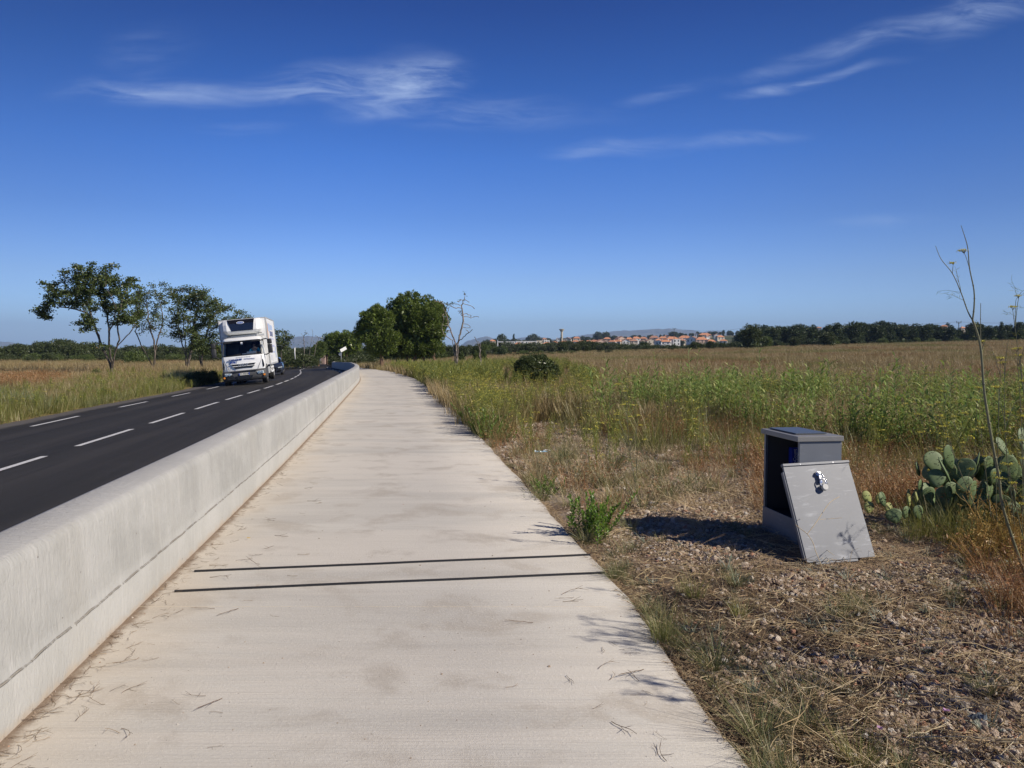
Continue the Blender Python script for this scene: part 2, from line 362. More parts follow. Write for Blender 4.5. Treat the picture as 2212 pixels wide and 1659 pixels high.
def f_ground(t):
    p = pos(t); s = t.n('ShaderNodeSeparateXYZ'); t.t.links.new(p, s.inputs[0])
    big = t.noise(p, .07, 5, .6, .4); mid = t.noise(p, .55, 6, .62, .3); sm = t.noise(p, 7, 6, .68); fine = t.noise(p, 55, 4, .7)
    dirt = t.mix(t.ramp(mid, .32, .68), (.135, .092, .058), (.27, .195, .13))
    dirt = t.mix(t.m('MULTIPLY', t.ramp(sm, .42, .68), .6), dirt, (.42, .33, .235))
    dirt = t.mix(t.m('MULTIPLY', t.ramp(fine, .5, .75), .5), dirt, (.09, .06, .04))
    vo = t.n('ShaderNodeTexVoronoi'); t.t.links.new(p, vo.inputs['Vector']); vo.inputs['Scale'].default_value = 38
    dirt = t.mix(t.m('MULTIPLY', t.ramp(vo.outputs['Distance'], .33, .15), .55), dirt, t.mix(t.noise(p, 13, 2), (.20, .14, .10), (.48, .38, .29)))
    f1 = t.mix(t.ramp(big, .35, .65), (.225, .165, .075), (.155, .145, .055))
    f1 = t.mix(t.m('MULTIPLY', t.ramp(mid, .45, .7), .5), f1, (.28, .205, .105))
    pale = t.m('MULTIPLY', t.m('MULTIPLY', t.ramp(s.outputs[1], 6.3, 8.2), t.ramp(s.outputs[1], 16, 12.5)), t.ramp(mid, .42, .56))
    dirt = t.mix(t.m('MULTIPLY', pale, .75), dirt, (.43, .37, .29))
    dark = t.m('MULTIPLY', t.ramp(t.m('ADD', s.outputs[1], t.m('MULTIPLY', mid, 1.2)), 6.4, 5.4), .82)
    dirt = t.mix(dark, dirt, (.085, .058, .038))
    c = t.mix(t.ramp(s.outputs[1], 11, 26), dirt, f1)
    fg = t.mix(t.ramp(t.noise(p, .012, 4), .4, .6), (.055, .075, .03), (.11, .105, .05))
    c = t.mix(t.ramp(s.outputs[1], 190, 300), c, fg)
    h = t.m('ADD', t.m('MULTIPLY', sm, 1.0), t.m('ADD', t.m('MULTIPLY', fine, .5), t.m('MULTIPLY', t.ramp(vo.outputs['Distance'], .4, 0), .6)))
    return princ(t, c, .95, h, .9, .03, .15)
nmat('ground_soil', f_ground)

def leafmat(name, cols, patch=None, pscale=.15, trans=.35, rough=.6, hgrad=None):
    """cols: list of 2-3 colours mixed by a per-instance and per-leaf random; patch: colour mixed in by a large noise on the ground"""
    def f(t):
        oi = t.n('ShaderNodeObjectInfo'); p = pos(t); gi = t.n('ShaderNodeNewGeometry')
        rnd = t.m('FRACT', t.m('ADD', oi.outputs['Random'], gi.outputs['Random Per Island']))
        c = t.mix(t.ramp(rnd, 0, .6, False), cols[0], cols[1])
        if len(cols) > 2: c = t.mix(t.ramp(rnd, .55, 1.0, False), c, cols[2])
        if patch:
            for (pc, lo, hi, sc_, off) in patch:
                n = t.noise(t.mapping(p, (1, .55, 1), loc=(off, off * .7, 0)), sc_, 5, .6, .3)
                c = t.mix(t.ramp(n, lo, hi), c, pc)
        d = t.n('ShaderNodeBsdfDiffuse'); t.put(d.inputs[0], c)
        tr = t.n('ShaderNodeBsdfTranslucent'); t.put(tr.inputs[0], t.mix(.5, c, (.30, .32, .05), 'MIX') if trans > .3 else c)
        g = t.n('ShaderNodeBsdfGlossy'); g.inputs['Roughness'].default_value = .42; g.inputs[0].default_value = (.5, .5, .5, 1)
        a = t.n('ShaderNodeMixShader'); a.inputs[0].default_value = trans; t.t.links.new(d.outputs[0], a.inputs[1]); t.t.links.new(tr.outputs[0], a.inputs[2])
        b = t.n('ShaderNodeMixShader'); b.inputs[0].default_value = .05; t.t.links.new(a.outputs[0], b.inputs[1]); t.t.links.new(g.outputs[0], b.inputs[2])
        return b.outputs[0]
    return nmat(name, f)
BR = (.24, .125, .055); GO = (.42, .31, .15); OL = (.19, .20, .06)
leafmat('dry_grass', [(.38, .29, .13), (.26, .185, .08), (.49, .40, .23)], [((.27, .15, .065), .52, .64, .09, 0), ((.20, .205, .06), .50, .66, .06, 40)], trans=.25)
leafmat('rust_grass', [(.27, .12, .05), (.36, .19, .08), (.42, .28, .13)], trans=.25)
leafmat('green_grass', [(.16, .185, .05), (.25, .245, .08), (.38, .33, .15)], [((.20, .22, .10), .52, .64, .3, 9)], trans=.35)
leafmat('blue_green_grass', [(.15, .20, .10), (.22, .26, .14), (.30, .28, .13)], trans=.3)
leafmat('dark_tuft', [(.13, .16, .07), (.20, .21, .09), (.34, .27, .13)], trans=.25)
leafmat('fennel_green', [(.17, .22, .05), (.24, .27, .06), (.32, .30, .08)], trans=.3)
leafmat('umbel_yellow', [(.62, .55, .06), (.72, .66, .14), (.50, .42, .07)], trans=.2)
leafmat('reed_leaf', [(.14, .23, .055), (.26, .36, .10), (.48, .48, .20)], trans=.35)
leafmat('weed_leaf', [(.12, .24, .035), (.18, .32, .05), (.09, .17, .03)], trans=.35)
leafmat('locust_leaf', [(.065, .095, .026), (.11, .145, .042), (.055, .075, .025)], [((.30, .17, .05), .64, .72, 1.1, 3)], trans=.28)
leafmat('pine_needle', [(.085, .125, .02), (.15, .195, .035), (.05, .085, .016)], trans=.2)
leafmat('scrub_leaf', [(.055, .078, .026), (.085, .105, .036), (.042, .06, .022)], trans=.2)
leafmat('scrub_leaf_light', [(.085, .125, .03), (.13, .17, .045), (.07, .10, .03)], trans=.25)
leafmat('conifer_leaf', [(.050, .075, .030), (.075, .10, .04), (.04, .058, .026)], trans=.12)
leafmat('grey_bush_leaf', [(.06, .078, .04), (.11, .125, .065), (.04, .055, .028)], trans=.2)
leafmat('straw', [(.60, .48, .28), (.42, .31, .17), (.74, .64, .43)], trans=.1)
leafmat('litter', [(.32, .22, .13), (.46, .34, .21), (.19, .13, .08)], trans=.05)
leafmat('dark_twig', [(.15, .10, .07), (.26, .19, .12), (.09, .06, .045)], trans=0)
leafmat('orange_fennel', [(.36, .21, .06), (.48, .32, .10), (.27, .23, .07)], trans=.2)
leafmat('fennel_stem', [(.13, .14, .085), (.19, .185, .11), (.115, .115, .08)], trans=.0)
leafmat('grey_herb', [(.26, .30, .24), (.18, .22, .17)], trans=.15)
leafmat('flower_pink', [(.62, .36, .60), (.70, .48, .66)], trans=.2)
leafmat('flower_white', [(.80, .80, .74), (.7, .7, .64)], trans=.1)
def f_bark(c1, c2, c3):
    def f(t):
        p = obj_co(t); n = t.noise(t.mapping(p, (9, 9, 2.2)), 1, 5, .65, .6); m = t.noise(p, 1.5, 4)
        c = t.mix(t.ramp(n, .35, .65), c1, c2); c = t.mix(t.m('MULTIPLY', t.ramp(m, .5, .7), .6), c, c3)
        return princ(t, c, .9, n, .9, .03, .2)
    return f
nmat('bark_grey', f_bark((.07, .058, .046), (.16, .135, .11), (.24, .205, .17)))
nmat('bark_dead', f_bark((.15, .125, .105), (.30, .26, .225), (.21, .17, .14)))
nmat('bark_pine', f_bark((.10, .065, .045), (.25, .155, .10), (.33, .20, .13)))
def f_rock(t):
    oi = t.n('ShaderNodeObjectInfo'); p = obj_co(t); n = t.noise(p, 4, 5, .6)
    r = oi.outputs['Random']
    c = t.mix(t.ramp(r, .0, .45), (.56, .44, .33), (.36, .27, .20)); c = t.mix(t.ramp(r, .45, .75), c, (.66, .58, .48)); c = t.mix(t.ramp(r, .85, .9), c, (.48, .26, .17)); c = t.mix(t.ramp(r, .955, .965), c, (.68, .65, .6))
    c = t.mix(t.m('MULTIPLY', t.ramp(n, .4, .7), .5), c, (.28, .21, .15))
    return princ(t, c, .9, n, .5, .2, .2)
nmat('rock', f_rock)
def f_hills(t):
    p = pos(t); n = t.noise(t.mapping(p, (.004, .004, .03)), 1, 6, .65, .8); m = t.noise(t.mapping(p, (.012, .012, .05)), 1, 5, .6)
    c = t.mix(t.ramp(n, .35, .65), (.055, .07, .055), (.16, .155, .125)); c = t.mix(t.m('MULTIPLY', t.ramp(m, .55, .7), .5), c, (.28, .26, .22))
    return princ(t, c, .95, None)
nmat('hill_rock', f_hills)
def paintmat(name, col, dirt, rough=.35, amt=.3, coat=0.0, sc=2.0):
    def f(t):
        p = obj_co(t); n = t.noise(p, sc, 5, .6, .3); f2 = t.noise(p, sc * 12, 3, .6)
        c = t.mix(t.m('MULTIPLY', t.ramp(n, .42, .72), amt), col, dirt)
        b = t.n('ShaderNodeBsdfPrincipled'); t.put(b.inputs['Base Color'], c); t.put(b.inputs['Roughness'], t.m('ADD', rough, t.m('MULTIPLY', f2, .15)))
        b.inputs['Coat Weight'].default_value = coat; return b.outputs[0]
    return nmat(name, f)
paintmat('truck_white', (.78, .79, .78), (.62, .61, .57), .3, .35, .3)
paintmat('box_white', (.76, .77, .77), (.60, .59, .56), .45, .4)
paintmat('bumper_grey', (.055, .058, .062), (.11, .105, .10), .55, .4)
paintmat('black_plastic', (.018, .018, .02), (.05, .05, .05), .5, .3)
paintmat('gloss_black', (.008, .008, .01), (.02, .02, .02), .12, .2, .5)
paintmat('trim_grey', (.42, .43, .43), (.30, .30, .29), .45, .5)
paintmat('tyre_rubber', (.022, .022, .022), (.06, .055, .05), .85, .5)
paintmat('rim_metal', (.40, .41, .42), (.18, .17, .16), .45, .6)
paintmat('car_paint', (.022, .028, .045), (.04, .045, .055), .18, .2, .8)
pmat('chrome', (.75, .76, .78), .18, 1.0)
pmat('letter_silver', (.42, .43, .45), .35, .6)
pmat('letter_navy', (.03, .06, .22), .5)
pmat('letter_lilac', (.50, .53, .70), .5)
pmat('badge_blue', (.03, .11, .42), .3)
pmat('badge_white', (.8, .8, .8), .3)
pmat('amber_lens', (.75, .25, .02), .25)
pmat('lamp_glass', (.62, .68, .68), .08, .3)
pmat('plate_white', (.72, .71, .62), .5)
pmat('plate_blue', (.03, .09, .45), .5)
pmat('decal_orange', (.66, .36, .20), .5)
pmat('decal_sky', (.42, .52, .72), .5)
pmat('skin', (.48, .29, .21), .55)
pmat('hair_dark', (.03, .02, .015), .6)
pmat('shirt_blue', (.03, .26, .45), .8)
pmat('paper_white', (.75, .75, .74), .8)
def f_glass(tint, opa):
    def f(t):
        tr = t.n('ShaderNodeBsdfTransparent'); tr.inputs[0].default_value = (*tint, 1)
        g = t.n('ShaderNodeBsdfGlossy'); g.inputs['Roughness'].default_value = .03; g.inputs[0].default_value = (.8, .9, 1, 1)
        fr = t.n('ShaderNodeFresnel'); fr.inputs[0].default_value = 1.5
        m = t.n('ShaderNodeMixShader'); t.put(m.inputs[0], t.m('ADD', t.m('MULTIPLY', fr.outputs[0], .9), opa)); t.t.links.new(tr.outputs[0], m.inputs[1]); t.t.links.new(g.outputs[0], m.inputs[2])
        return m.outputs[0]
    return f
nmat('windscreen', f_glass((.72, .78, .80), .0))
nmat('tinted_glass', f_glass((.10, .12, .14), .02))
# cabinet paint: grey powder coat with scuffs and dust smears
def f_cab(scuff):
    def f(t):
        p = obj_co(t); n = t.noise(p, 3, 4, .5); s1 = t.noise(t.mapping(p, (5, 5, 26), (0, rad(12), 0)), 1, 5, .7, .5); fine = t.noise(p, 260, 2, .6)
        area = t.noise(p, 5.5, 3, .5)
        c = t.mix(t.ramp(n, .3, .7), (.135, .150, .175), (.155, .171, .197))
        c = t.mix(t.m('MULTIPLY', t.m('MULTIPLY', t.ramp(s1, .52, .68), t.ramp(area, .42, .58)), scuff), c, (.40, .43, .47))
        return princ(t, c, t.m('ADD', .42, t.m('MULTIPLY', fine, .15)), fine, .12, .001, .45)
    return f
nmat('cabinet_grey', f_cab(.15)); paintmat('cabinet_lid_grey', (.20, .20, .198), (.16, .16, .16), .45, .4, 0, 6.0); nmat('cabinet_door_grey', f_cab(.5))
pmat('cabinet_inside', (.035, .036, .04), .7)
pmat('label_blue', (.012, .03, .30), .4)
pmat('solar_blue', (.075, .09, .115), .4, 0, .4, 0)
pmat('rubber_black', (.014, .014, .016), .55)
def f_pad(t):
    p = obj_co(t); n = t.noise(p, 5, 4, .6); sp = t.noise(p, 28, 3, .6)
    c = t.mix(t.ramp(n, .35, .65), (.075, .125, .05), (.14, .195, .085)); c = t.mix(t.m('MULTIPLY', t.ramp(sp, .6, .75), .5), c, (.26, .29, .15))
    return princ(t, c, .6, n, .3, .02, .4)
nmat('cactus_green', f_pad)
def f_padd(t):
    p = obj_co(t); n = t.noise(p, 9, 4, .6)
    c = t.mix(t.ramp(n, .40, .62), (.30, .36, .12), (.24, .20, .07)); return princ(t, c, .65, n, .3, .02, .4)
nmat('cactus_yellowed', f_padd)
pmat('cactus_spine', (.10, .07, .04), .8)
def f_slab(t):
    p = obj_co(t); n = t.noise(p, 9, 5, .6); c = t.mix(t.ramp(n, .3, .7), (.30, .285, .26), (.42, .40, .37)); return princ(t, c, .9, n, .4, .01)
nmat('slab_concrete', f_slab)
def f_render(c1, c2):
    def f(t):
        p = obj_co(t); n = t.noise(p, .5, 5, .6); return princ(t, t.mix(t.ramp(n, .35, .7), c1, c2), .9, None)
    return f
nmat('house_white', f_render((.74, .73, .70), (.66, .64, .60))); nmat('house_cream', f_render((.62, .54, .42), (.55, .47, .36))); nmat('house_pink', f_render((.55, .40, .31), (.48, .34, .26)))
def f_tile(c1, c2):
    def f(t):
        p = obj_co(t); n = t.noise(t.mapping(p, (1.2, 4, 1)), 1, 5, .65); return princ(t, t.mix(t.ramp(n, .35, .68), c1, c2), .9, n, .4, .05)
    return f
nmat('roof_tile', f_tile((.50, .20, .10), (.62, .31, .17))); nmat('roof_tile_old', f_tile((.36, .17, .11), (.48, .27, .18)))
pmat('window_dark', (.035, .04, .045), .25)
nmat('tower_concrete', f_render((.52, .46, .34), (.44, .38, .28)))
pmat('pole_wood', (.09, .07, .055), .9)
pmat('wire_black', (.05, .05, .055), .6)
pmat('pole_white', (.72, .72, .70), .5)
pmat('sign_back', (.45, .46, .47), .45, .6)
pmat('sign_red', (.55, .03, .02), .5)
def f_block(t):
    p = obj_co(t); n = t.noise(p, 3, 5, .6); return princ(t, t.mix(t.ramp(n, .35, .65), (.42, .30, .25), (.33, .235, .195)), .9, n, .4, .01)
nmat('block_pink', f_block)
M = MATS
# ------------------------------------------------------------------ ground sheet
def grid_mesh(name, X, Y, Z, mat, uv=None, smooth=True):
    nr, nc = X.shape; V = np.stack([X, Y, Z], -1).reshape(-1, 3)
    i = np.arange(nr - 1)[:, None] * nc + np.arange(nc - 1)[None, :]
    Fq = np.stack([i, i + 1, i + nc + 1, i + nc], -1).reshape(-1, 4)
    me = np_mesh(name, V, Fq, mat, smooth=smooth)
    if uv is not None:
        l = me.uv_layers.new(name='UVMap'); U = uv.reshape(-1, 2)[Fq.ravel()]
        l.data.foreach_set('uv', U.astype(np.float32).ravel())
    return me
rng = np.random.default_rng(7)
rows = np.concatenate([np.arange(-25, 1, 1.0), np.arange(1, 16, .12), np.arange(16, 60, .6), np.arange(60, 260, 2.5), np.geomspace(260, 12500, 66)])
offp = np.concatenate([[-.14], np.arange(0, 3.0, .5), np.arange(3.0, 7.5, .07), np.arange(7.5, 30, .6), np.geomspace(30, 9000, 52)])
offn = np.concatenate([-np.geomspace(30, 9000, 52)[::-1], np.arange(-29, -9.4, .6), [-9.3, -9.05, -8.9, -6, -4, -1, -.2, -.16]])
offs = np.concatenate([offn, offp])
Yg, Og = np.meshgrid(rows, offs, indexing='ij'); Xg = xw(Yg) + Og
Zg = T(Xg, Yg)
under_road = (Og > -9.1) & (Og < -.15) & (Yg < 300); Zg = np.where(under_road, Zg - .06, Zg)
under_path = (Og > -.15) & (Og < 2.9) & (Yg < 300); Zg = np.where(under_path, Zg - .06, Zg)
def vnoise(x, y, s, seed):
    r = np.random.default_rng(seed); g = r.random((64, 64)); x = x / s; y = y / s; i = np.floor(x).astype(int); j = np.floor(y).astype(int); fx = x - i; fy = y - j
    fx = fx * fx * (3 - 2 * fx); fy = fy * fy * (3 - 2 * fy); g4 = lambda a, b: g[a % 64, b % 64]
    return (g4(i, j) * (1 - fx) + g4(i + 1, j) * fx) * (1 - fy) + (g4(i, j + 1) * (1 - fx) + g4(i + 1, j + 1) * fx) * fy - .5
wild = np.where((Og > 3.05) | (Og < -9.4), 1.0, 0.0)
def rough(x, y): return (.05 * vnoise(x, y, .55, 1) + .03 * vnoise(x, y, .17, 2)) * np.where(y < 20, 1, 0) + .12 * vnoise(x, y, 3.1, 3)
Zg = Zg + wild * np.where(Og > 0, sst(3.0, 3.6, Og), 1) * rough(Xg, Yg) - wild * .02
g = mesh_obj('ground', grid_mesh('ground', Xg, Yg, Zg, M['ground_soil'])); g['kind'] = 'structure'
def gz(x, y):
    """height of the real ground surface, rough part included"""
    off = np.asarray(x) - xw(y); w = np.where(off > 3.1, sst(3.1, 3.8, off), np.where(off < -9.4, 1, 0))
    return T(x, y) + w * (rough(np.asarray(x, float), np.asarray(y, float))) - .02 * (w > 0)
# ------------------------------------------------------------------ road, path
ry = np.concatenate([np.arange(-25, 60, 1.0), np.arange(60, 300, 3)]); alen = ry
ro = np.array([-9.0, -8.2, -7.4, -6, -4.3, -2.5, -1, -.27])
Yr, Or = np.meshgrid(ry, ro, indexing='ij')
edge = np.where(Or == -9.0, .16 * vnoise(Yr, Yr * 0, .8, 5), 0)
r = mesh_obj('road', grid_mesh('road', xw(Yr) + Or + edge, Yr, roadz(Or, Yr), M['asphalt'], np.stack([Or, Yr], -1))); r['kind'] = 'structure'
# slab with a real edge
py = np.concatenate([np.arange(-25, 1, 1.0), np.arange(1, 16, .1), np.arange(16, 60, .7), np.arange(60, 230, 3)])
po = np.array([-.1, .0, .3, 1, 2, 3.0, 3.02, 3.02]); pz = np.array([.0, 0, 0, 0, 0, 0, -.015, -.16]) + .012
Yp, Op = np.meshgrid(py, po, indexing='ij'); Zp = np.interp(Yp, PY, PZ) + pz[None, :]
eo = np.where(Op >= 3.0, .03 * vnoise(Yp, Yp * 0, .35, 8) + .02 * vnoise(Yp, Yp * 0, .12, 9), 0) + (Op >= 3.0) * (.04 - .12 * (1 - sst(2.6, 5.2, Yp)))
r = mesh_obj('path', grid_mesh('path', xw(Yp) + Op + eo, Yp, Zp, M['path_concrete'], np.stack([Op, Yp], -1))); r['kind'] = 'structure'
# painted lines: real dashes, each a strip 4 mm above the asphalt
def dash(mb, off, y0, y1, w):
    n = max(2, int((y1 - y0) / .8)); ys = np.linspace(y0, y1, n + 1)
    L = [(float(xw(y)) + off - w / 2, y, float(roadz(off - w / 2, y)) + .005) for y in ys]; R = [(float(xw(y)) + off + w / 2, y, float(roadz(off + w / 2, y)) + .005) for y in ys]
    mb.add(L + R, [(i, n + 1 + i, n + 2 + i, i + 1) for i in range(n)])
mb = MB(); y = 14.4 - 4.33 * 8
while y < 130:
    k = math.sqrt(1 + .2 ** 2) if y > 30 else 1.01; dash(mb, -RC, y, y + 3.0 / k, .13); y += 4.33 / k
o = mb.build('centre_line', M['road_paint'], fixn=False); o['kind'] = 'structure'
mb = MB(); y = 19.6 - 6.4 * 6
while y < 150: dash(mb, -RC - 3.3, y, y + 2.95, .13); y += 6.35
o = mb.build('edge_line', M['road_paint'], fixn=False); o['kind'] = 'structure'
mb = MB(); y = -12
while y < 120: dash(mb, -1.0, y, y + 2.95, .13); y += 6.35
o = mb.build('edge_line', M['road_paint'], fixn=False); o['kind'] = 'structure'

# ------------------------------------------------------------------ concrete wall (two lengths)
def wall(y0, y1, label):
    ys = np.concatenate([np.arange(y0, min(y1, 20), .25), np.arange(max(y0, 20), y1, 1.0), [y1]]) if y0 < 20 else np.arange(y0, y1 + .5, 1.5)
    # cross-section (offset, height, v)
    prof = [(0, -.08), (0.002, .232), (-.006, .238), (-.012, .30), (-.022, .66), (-.030, .692), (-.048, .712), (-.07, .72), (-WT + .05, .735), (-WT + .015, .725), (-WT, .70), (-WT - .02, -.45)]
    o_ = np.array([p[0] for p in prof]); z_ = np.array([p[1] for p in prof]); v_ = z_.copy()
    v_[7:] = .72 + np.cumsum(np.hypot(np.diff(o_[6:]), np.diff(z_[6:])))
    YY, OO = np.meshgrid(ys, o_, indexing='ij'); ZZ = np.interp(YY, PY, PZ) + z_[None, :]
    wob = .006 * vnoise(YY, YY * 0, 1.7, 4) + .004 * vnoise(YY, ZZ * 3, .5, 6)
    XX = xw(YY) + OO + wob; ZZ = ZZ + np.where(z_[None, :] > .6, .008 * vnoise(YY, YY * 0, 2.3, 10), 0)
    UV = np.stack([YY, np.broadcast_to(v_[None, :], YY.shape)], -1)
    me = grid_mesh('concrete_wall', XX, YY, ZZ, M['wall_concrete'], UV)
    bm = bmesh.new(); bm.from_mesh(me); bm.verts.ensure_lookup_table(); n = len(prof); N = len(bm.verts)
    bm.faces.new([bm.verts[i] for i in range(n)]); bm.faces.new([bm.verts[N - n + i] for i in reversed(range(n))]); 
    bm.to_mesh(me); bm.free()
    o = mesh_obj('concrete_wall', me); tag(o, label, 'wall'); return o
wall(-12, 108, 'long low white concrete barrier wall between the road and the path')
wall(111.5, 205, 'short far stretch of low white concrete wall past the gap in the bend')

# ------------------------------------------------------------------ hills on the horizon
def ridge(name, pts, y, seed):
    us = np.linspace(pts[0][0], pts[-1][0], 220); vs = np.interp(us, [p[0] for p in pts], [p[1] for p in pts])
    vs = vs + 1.2 * vnoise(us, us * 0, 9, seed) + .7 * vnoise(us, us * 0, 3, seed + 1)
    L = []; depth = [0, 300, 800, 1400, 2200, 2600]; prof = [0, .62, .82, .93, 1.0, .8]
    top = [PT(u, v, y + 2200) for u, v in zip(us, vs)]
    X = []; Y = []; Z = []
    for d, k in zip(depth, prof):
        f = (y + d) / (y + 2200)
        X.append([p.x * f for p in top]); Y.append([y + d + 120 * vnoise(p.x, d, 300, seed) for p in top]); Z.append([-40 + (p.z + 40) * (k if k else 0) + (0 if k in (0, 1) else 30 * vnoise(p.x, d * 3., 240, seed + 2)) for p in top])
    o = mesh_obj(name, grid_mesh(name, np.array(X), np.array(Y, float), np.array(Z), M['hill_rock'])); o['kind'] = 'structure'
ridge('hills', [(-300, 752), (-150, 745), (-20, 739), (10, 738), (30, 740), (48, 747), (110, 749), (200, 752)], 8300, 11)
ridge('hills', [(560, 752), (600, 742), (636, 728), (665, 726), (700, 727), (760, 733), (850, 740), (930, 750)], 8300, 21)
ridge('hills', [(985, 752), (1010, 737), (1036, 731), (1052, 726.5), (1066, 732), (1085, 738), (1103, 732), (1130, 729), (1165, 728), (1200, 733), (1240, 727), (1279, 721), (1300, 718), (1342, 714.5), (1380, 713), (1420, 711.5), (1448, 709.5), (1470, 712.5), (1500, 713), (1515, 717), (1535, 714.5), (1563, 716), (1590, 724), (1640, 735), (1700, 745)], 8300, 31)
# ------------------------------------------------------------------ two rubber counting tubes across the path
def rubber_tube(u0, v0, u1, v1, label, seed):
    a = hit(u0, v0); b = hit(u1, v1); n = 60; mb = MB(); L = []; R = []; Tp = []
    d = (b - a); d.z = 0; nrm = Vector((-d.y, d.x, 0)).normalized(); L = []
    for i in range(n + 1):
        t = i / n; p = a.lerp(b, t); wv_ = .007 * float(vnoise(np.array(t * 9.), np.array(seed * 1.), 1, 3)) + .003 * math.sin(t * 11 + seed); c = p + nrm * wv_
        z = float(np.interp(c.y, PY, PZ)) + .012
        w = .0105
        L.append([(c.x - nrm.x * w, c.y - nrm.y * w, z - .002), (c.x - nrm.x * w * .75, c.y - nrm.y * w * .75, z + .011), (c.x, c.y, z + .014), (c.x + nrm.x * w * .75, c.y + nrm.y * w * .75, z + .011), (c.x + nrm.x * w, c.y + nrm.y * w, z - .002)])
    mb.loft(L); tag(mb.build('rubber_tube', M['rubber_black'], smooth='angle'), label, 'rubber tube', 'rubber counting tubes laid across the path')
rubber_tube(420, 1239.5, 1275, 1203, 'farther of the two black rubber tubes laid across the concrete path', 1)
rubber_tube(378, 1282.5, 1306, 1242.5, 'nearer of the two black rubber tubes laid across the concrete path', 4)

# ------------------------------------------------------------------ grey counter cabinet
CABX, CABY, CABR = 2.262, 6.02, rad(8)
cz = ground(2.4, 6.3)
cab = empty('counter_cabinet', (CABX, CABY, cz), CABR, 'open grey metal roadside cabinet with dark interior and overhanging lid', 'cabinet')
w, d, h, th = .355, .60, .885, .006       # local: x right, y back; opening on the x=0 side
mb = MB()
mb.box(0, w, 0, th, .0, h); mb.box(0, w, d - th, d, .0, h); mb.box(w - th, w, th, d - th, .0, h)
mb.box(0, .004, th, .028, .20, h); mb.box(0, .004, d - .028, d - th, .20, h)       # opening returns
mb.build('housing', M['cabinet_grey'], cab, bevel=.0015)
MB().box(-.006, .003, -.002, d + .002, .0, .235).build('lower_panel', M['cabinet_grey'], cab, bevel=.002)
mb = MB(); mb.box(.03, w - th - .001, th + .001, th + .004, .02, h - .01); mb.box(.03, w - th - .001, d - th - .004, d - th - .001, .02, h - .01); mb.box(w - th - .005, w - th - .001, th + .005, d - th - .005, .02, h - .01); mb.box(.01, w - th - .006, .012, d - .012, .19, .20)
mb.build('liner', M['cabinet_inside'], cab)
mb = MB(); mb.box(-.026, w + .010, -.014, d + .014, h - .020, h + .021)
lid = mb.build('lid', M['cabinet_lid_grey'], cab, bevel=.004)
MB().box(.03, w - .06, .12, d - .03, h + .024, h + .034).build('solar_panel', M['solar_blue'], lid, bevel=.002)
bx = MB().box(.0, .105, .0, .05, -.17, .17).build('recorder_box', M['label_blue'], cab, bevel=.004); bx.location = (.215, .53, .575)
me = text_mesh('MetroCount', .040, M['badge_white'], .0006); lt = mesh_obj('lettering', me, None, bx); lt.rotation_euler = (rad(90), rad(-90), 0); lt.location = (.032, -.0015, .055)
me = text_mesh('Traffic Data Specialists', .0165, M['badge_white'], .0006); lt = mesh_obj('lettering', me, None, bx); lt.rotation_euler = (rad(90), rad(-90), 0); lt.location = (.058, -.0015, .055)
mb = MB()
for k in range(2): mb.tube([(.12 + .05 * k, .3, .20), (.11 + .04 * k, .25, .30), (.13, .12, .36 + .04 * k), (.11, .06, .50)], .005, 6)
mb.build('cable', M['rubber_black'], cab, smooth=True)
for yy_ in (.012, d - .012):
    for zz in (.32, .55, .76): MB().tube([(-.004, yy_, zz), (.006, yy_, zz)], .006, 8).build('rivet', M['trim_grey'], cab)
# concrete pad under the cabinet
pad = MB().prism([(-.42, -.10), (w + .06, -.10), (w + .06, d + .16), (-.36, d + .16)], -.12, .016, axis='z').build('base_slab', M['slab_concrete'], None, bevel=.012)
pad.location = (CABX, CABY, cz + .005); pad.rotation_euler = (0, 0, CABR); tag(pad, 'thin concrete slab under the grey cabinet', 'slab')
# removed door leaning on the front
bl = hit(1743.5, 1216, .018); br = hit(1888, 1203, .03)
tl = PT(1700.5, 1016, 5.93); tr = PT(1841.5, 1008.5, 6.0)
dw, dh = .575, .735
ex = (br - bl).normalized(); upv = ((tl - bl).normalized() + (tr - br).normalized()).normalized(); upv = (upv - ex * upv.dot(ex)).normalized(); ez = upv; ey = ez.cross(ex)
Md = Matrix(((ex.x, ey.x, ez.x, bl.x), (ex.y, ey.y, ez.y, bl.y), (ex.z, ey.z, ez.z, bl.z), (0, 0, 0, 1)))
door = bpy.data.objects.new('cabinet_door', None); C.objects.link(door); door.matrix_world = Md; door.empty_display_size = .2
tag(door, 'detached grey metal door with padlock leaning on the cabinet front', 'cabinet door')
mb = MB(); mb.box(0, dw, -.002, .016, 0, dh); 
pnl = mb.build('panel', M['cabinet_door_grey'], door, bevel=.003)
mb = MB(); mb.box(-.004, dw + .004, -.012, .022, dh + .001, dh + .022); mb.build('top_flange', M['cabinet_grey'], door, bevel=.003)
mb = MB(); mb.box(.06, dw - .16, -.014, .004, -.022, -.004); mb.build('bottom_flange', M['cabinet_grey'], door, bevel=.002)
mb = MB(); mb.box(-.010, -.001, .004, .034, .02, dh - .04); mb.build('side_flange', M['cabinet_grey'], door, bevel=.002)
for k in (.14, .42): MB().tube([(dw * k / .56, -.0135, dh + .010), (dw * k / .56, -.0105, dh + .010)], .004, 8).build('rivet', M['chrome'], door)
lx, lz = .272, dh - .075
mb = MB(); mb.tube([(lx, -.002, lz), (lx, -.020, lz)], .019, 20); mb.tube([(lx, -.020, lz), (lx, -.034, lz)], .012, 16); mb.box(lx - .006, lx + .012, -.026, -.004, lz - .075, lz - .012)
mb.build('lock_cylinder', M['chrome'], door, smooth='angle', bevel=.001)
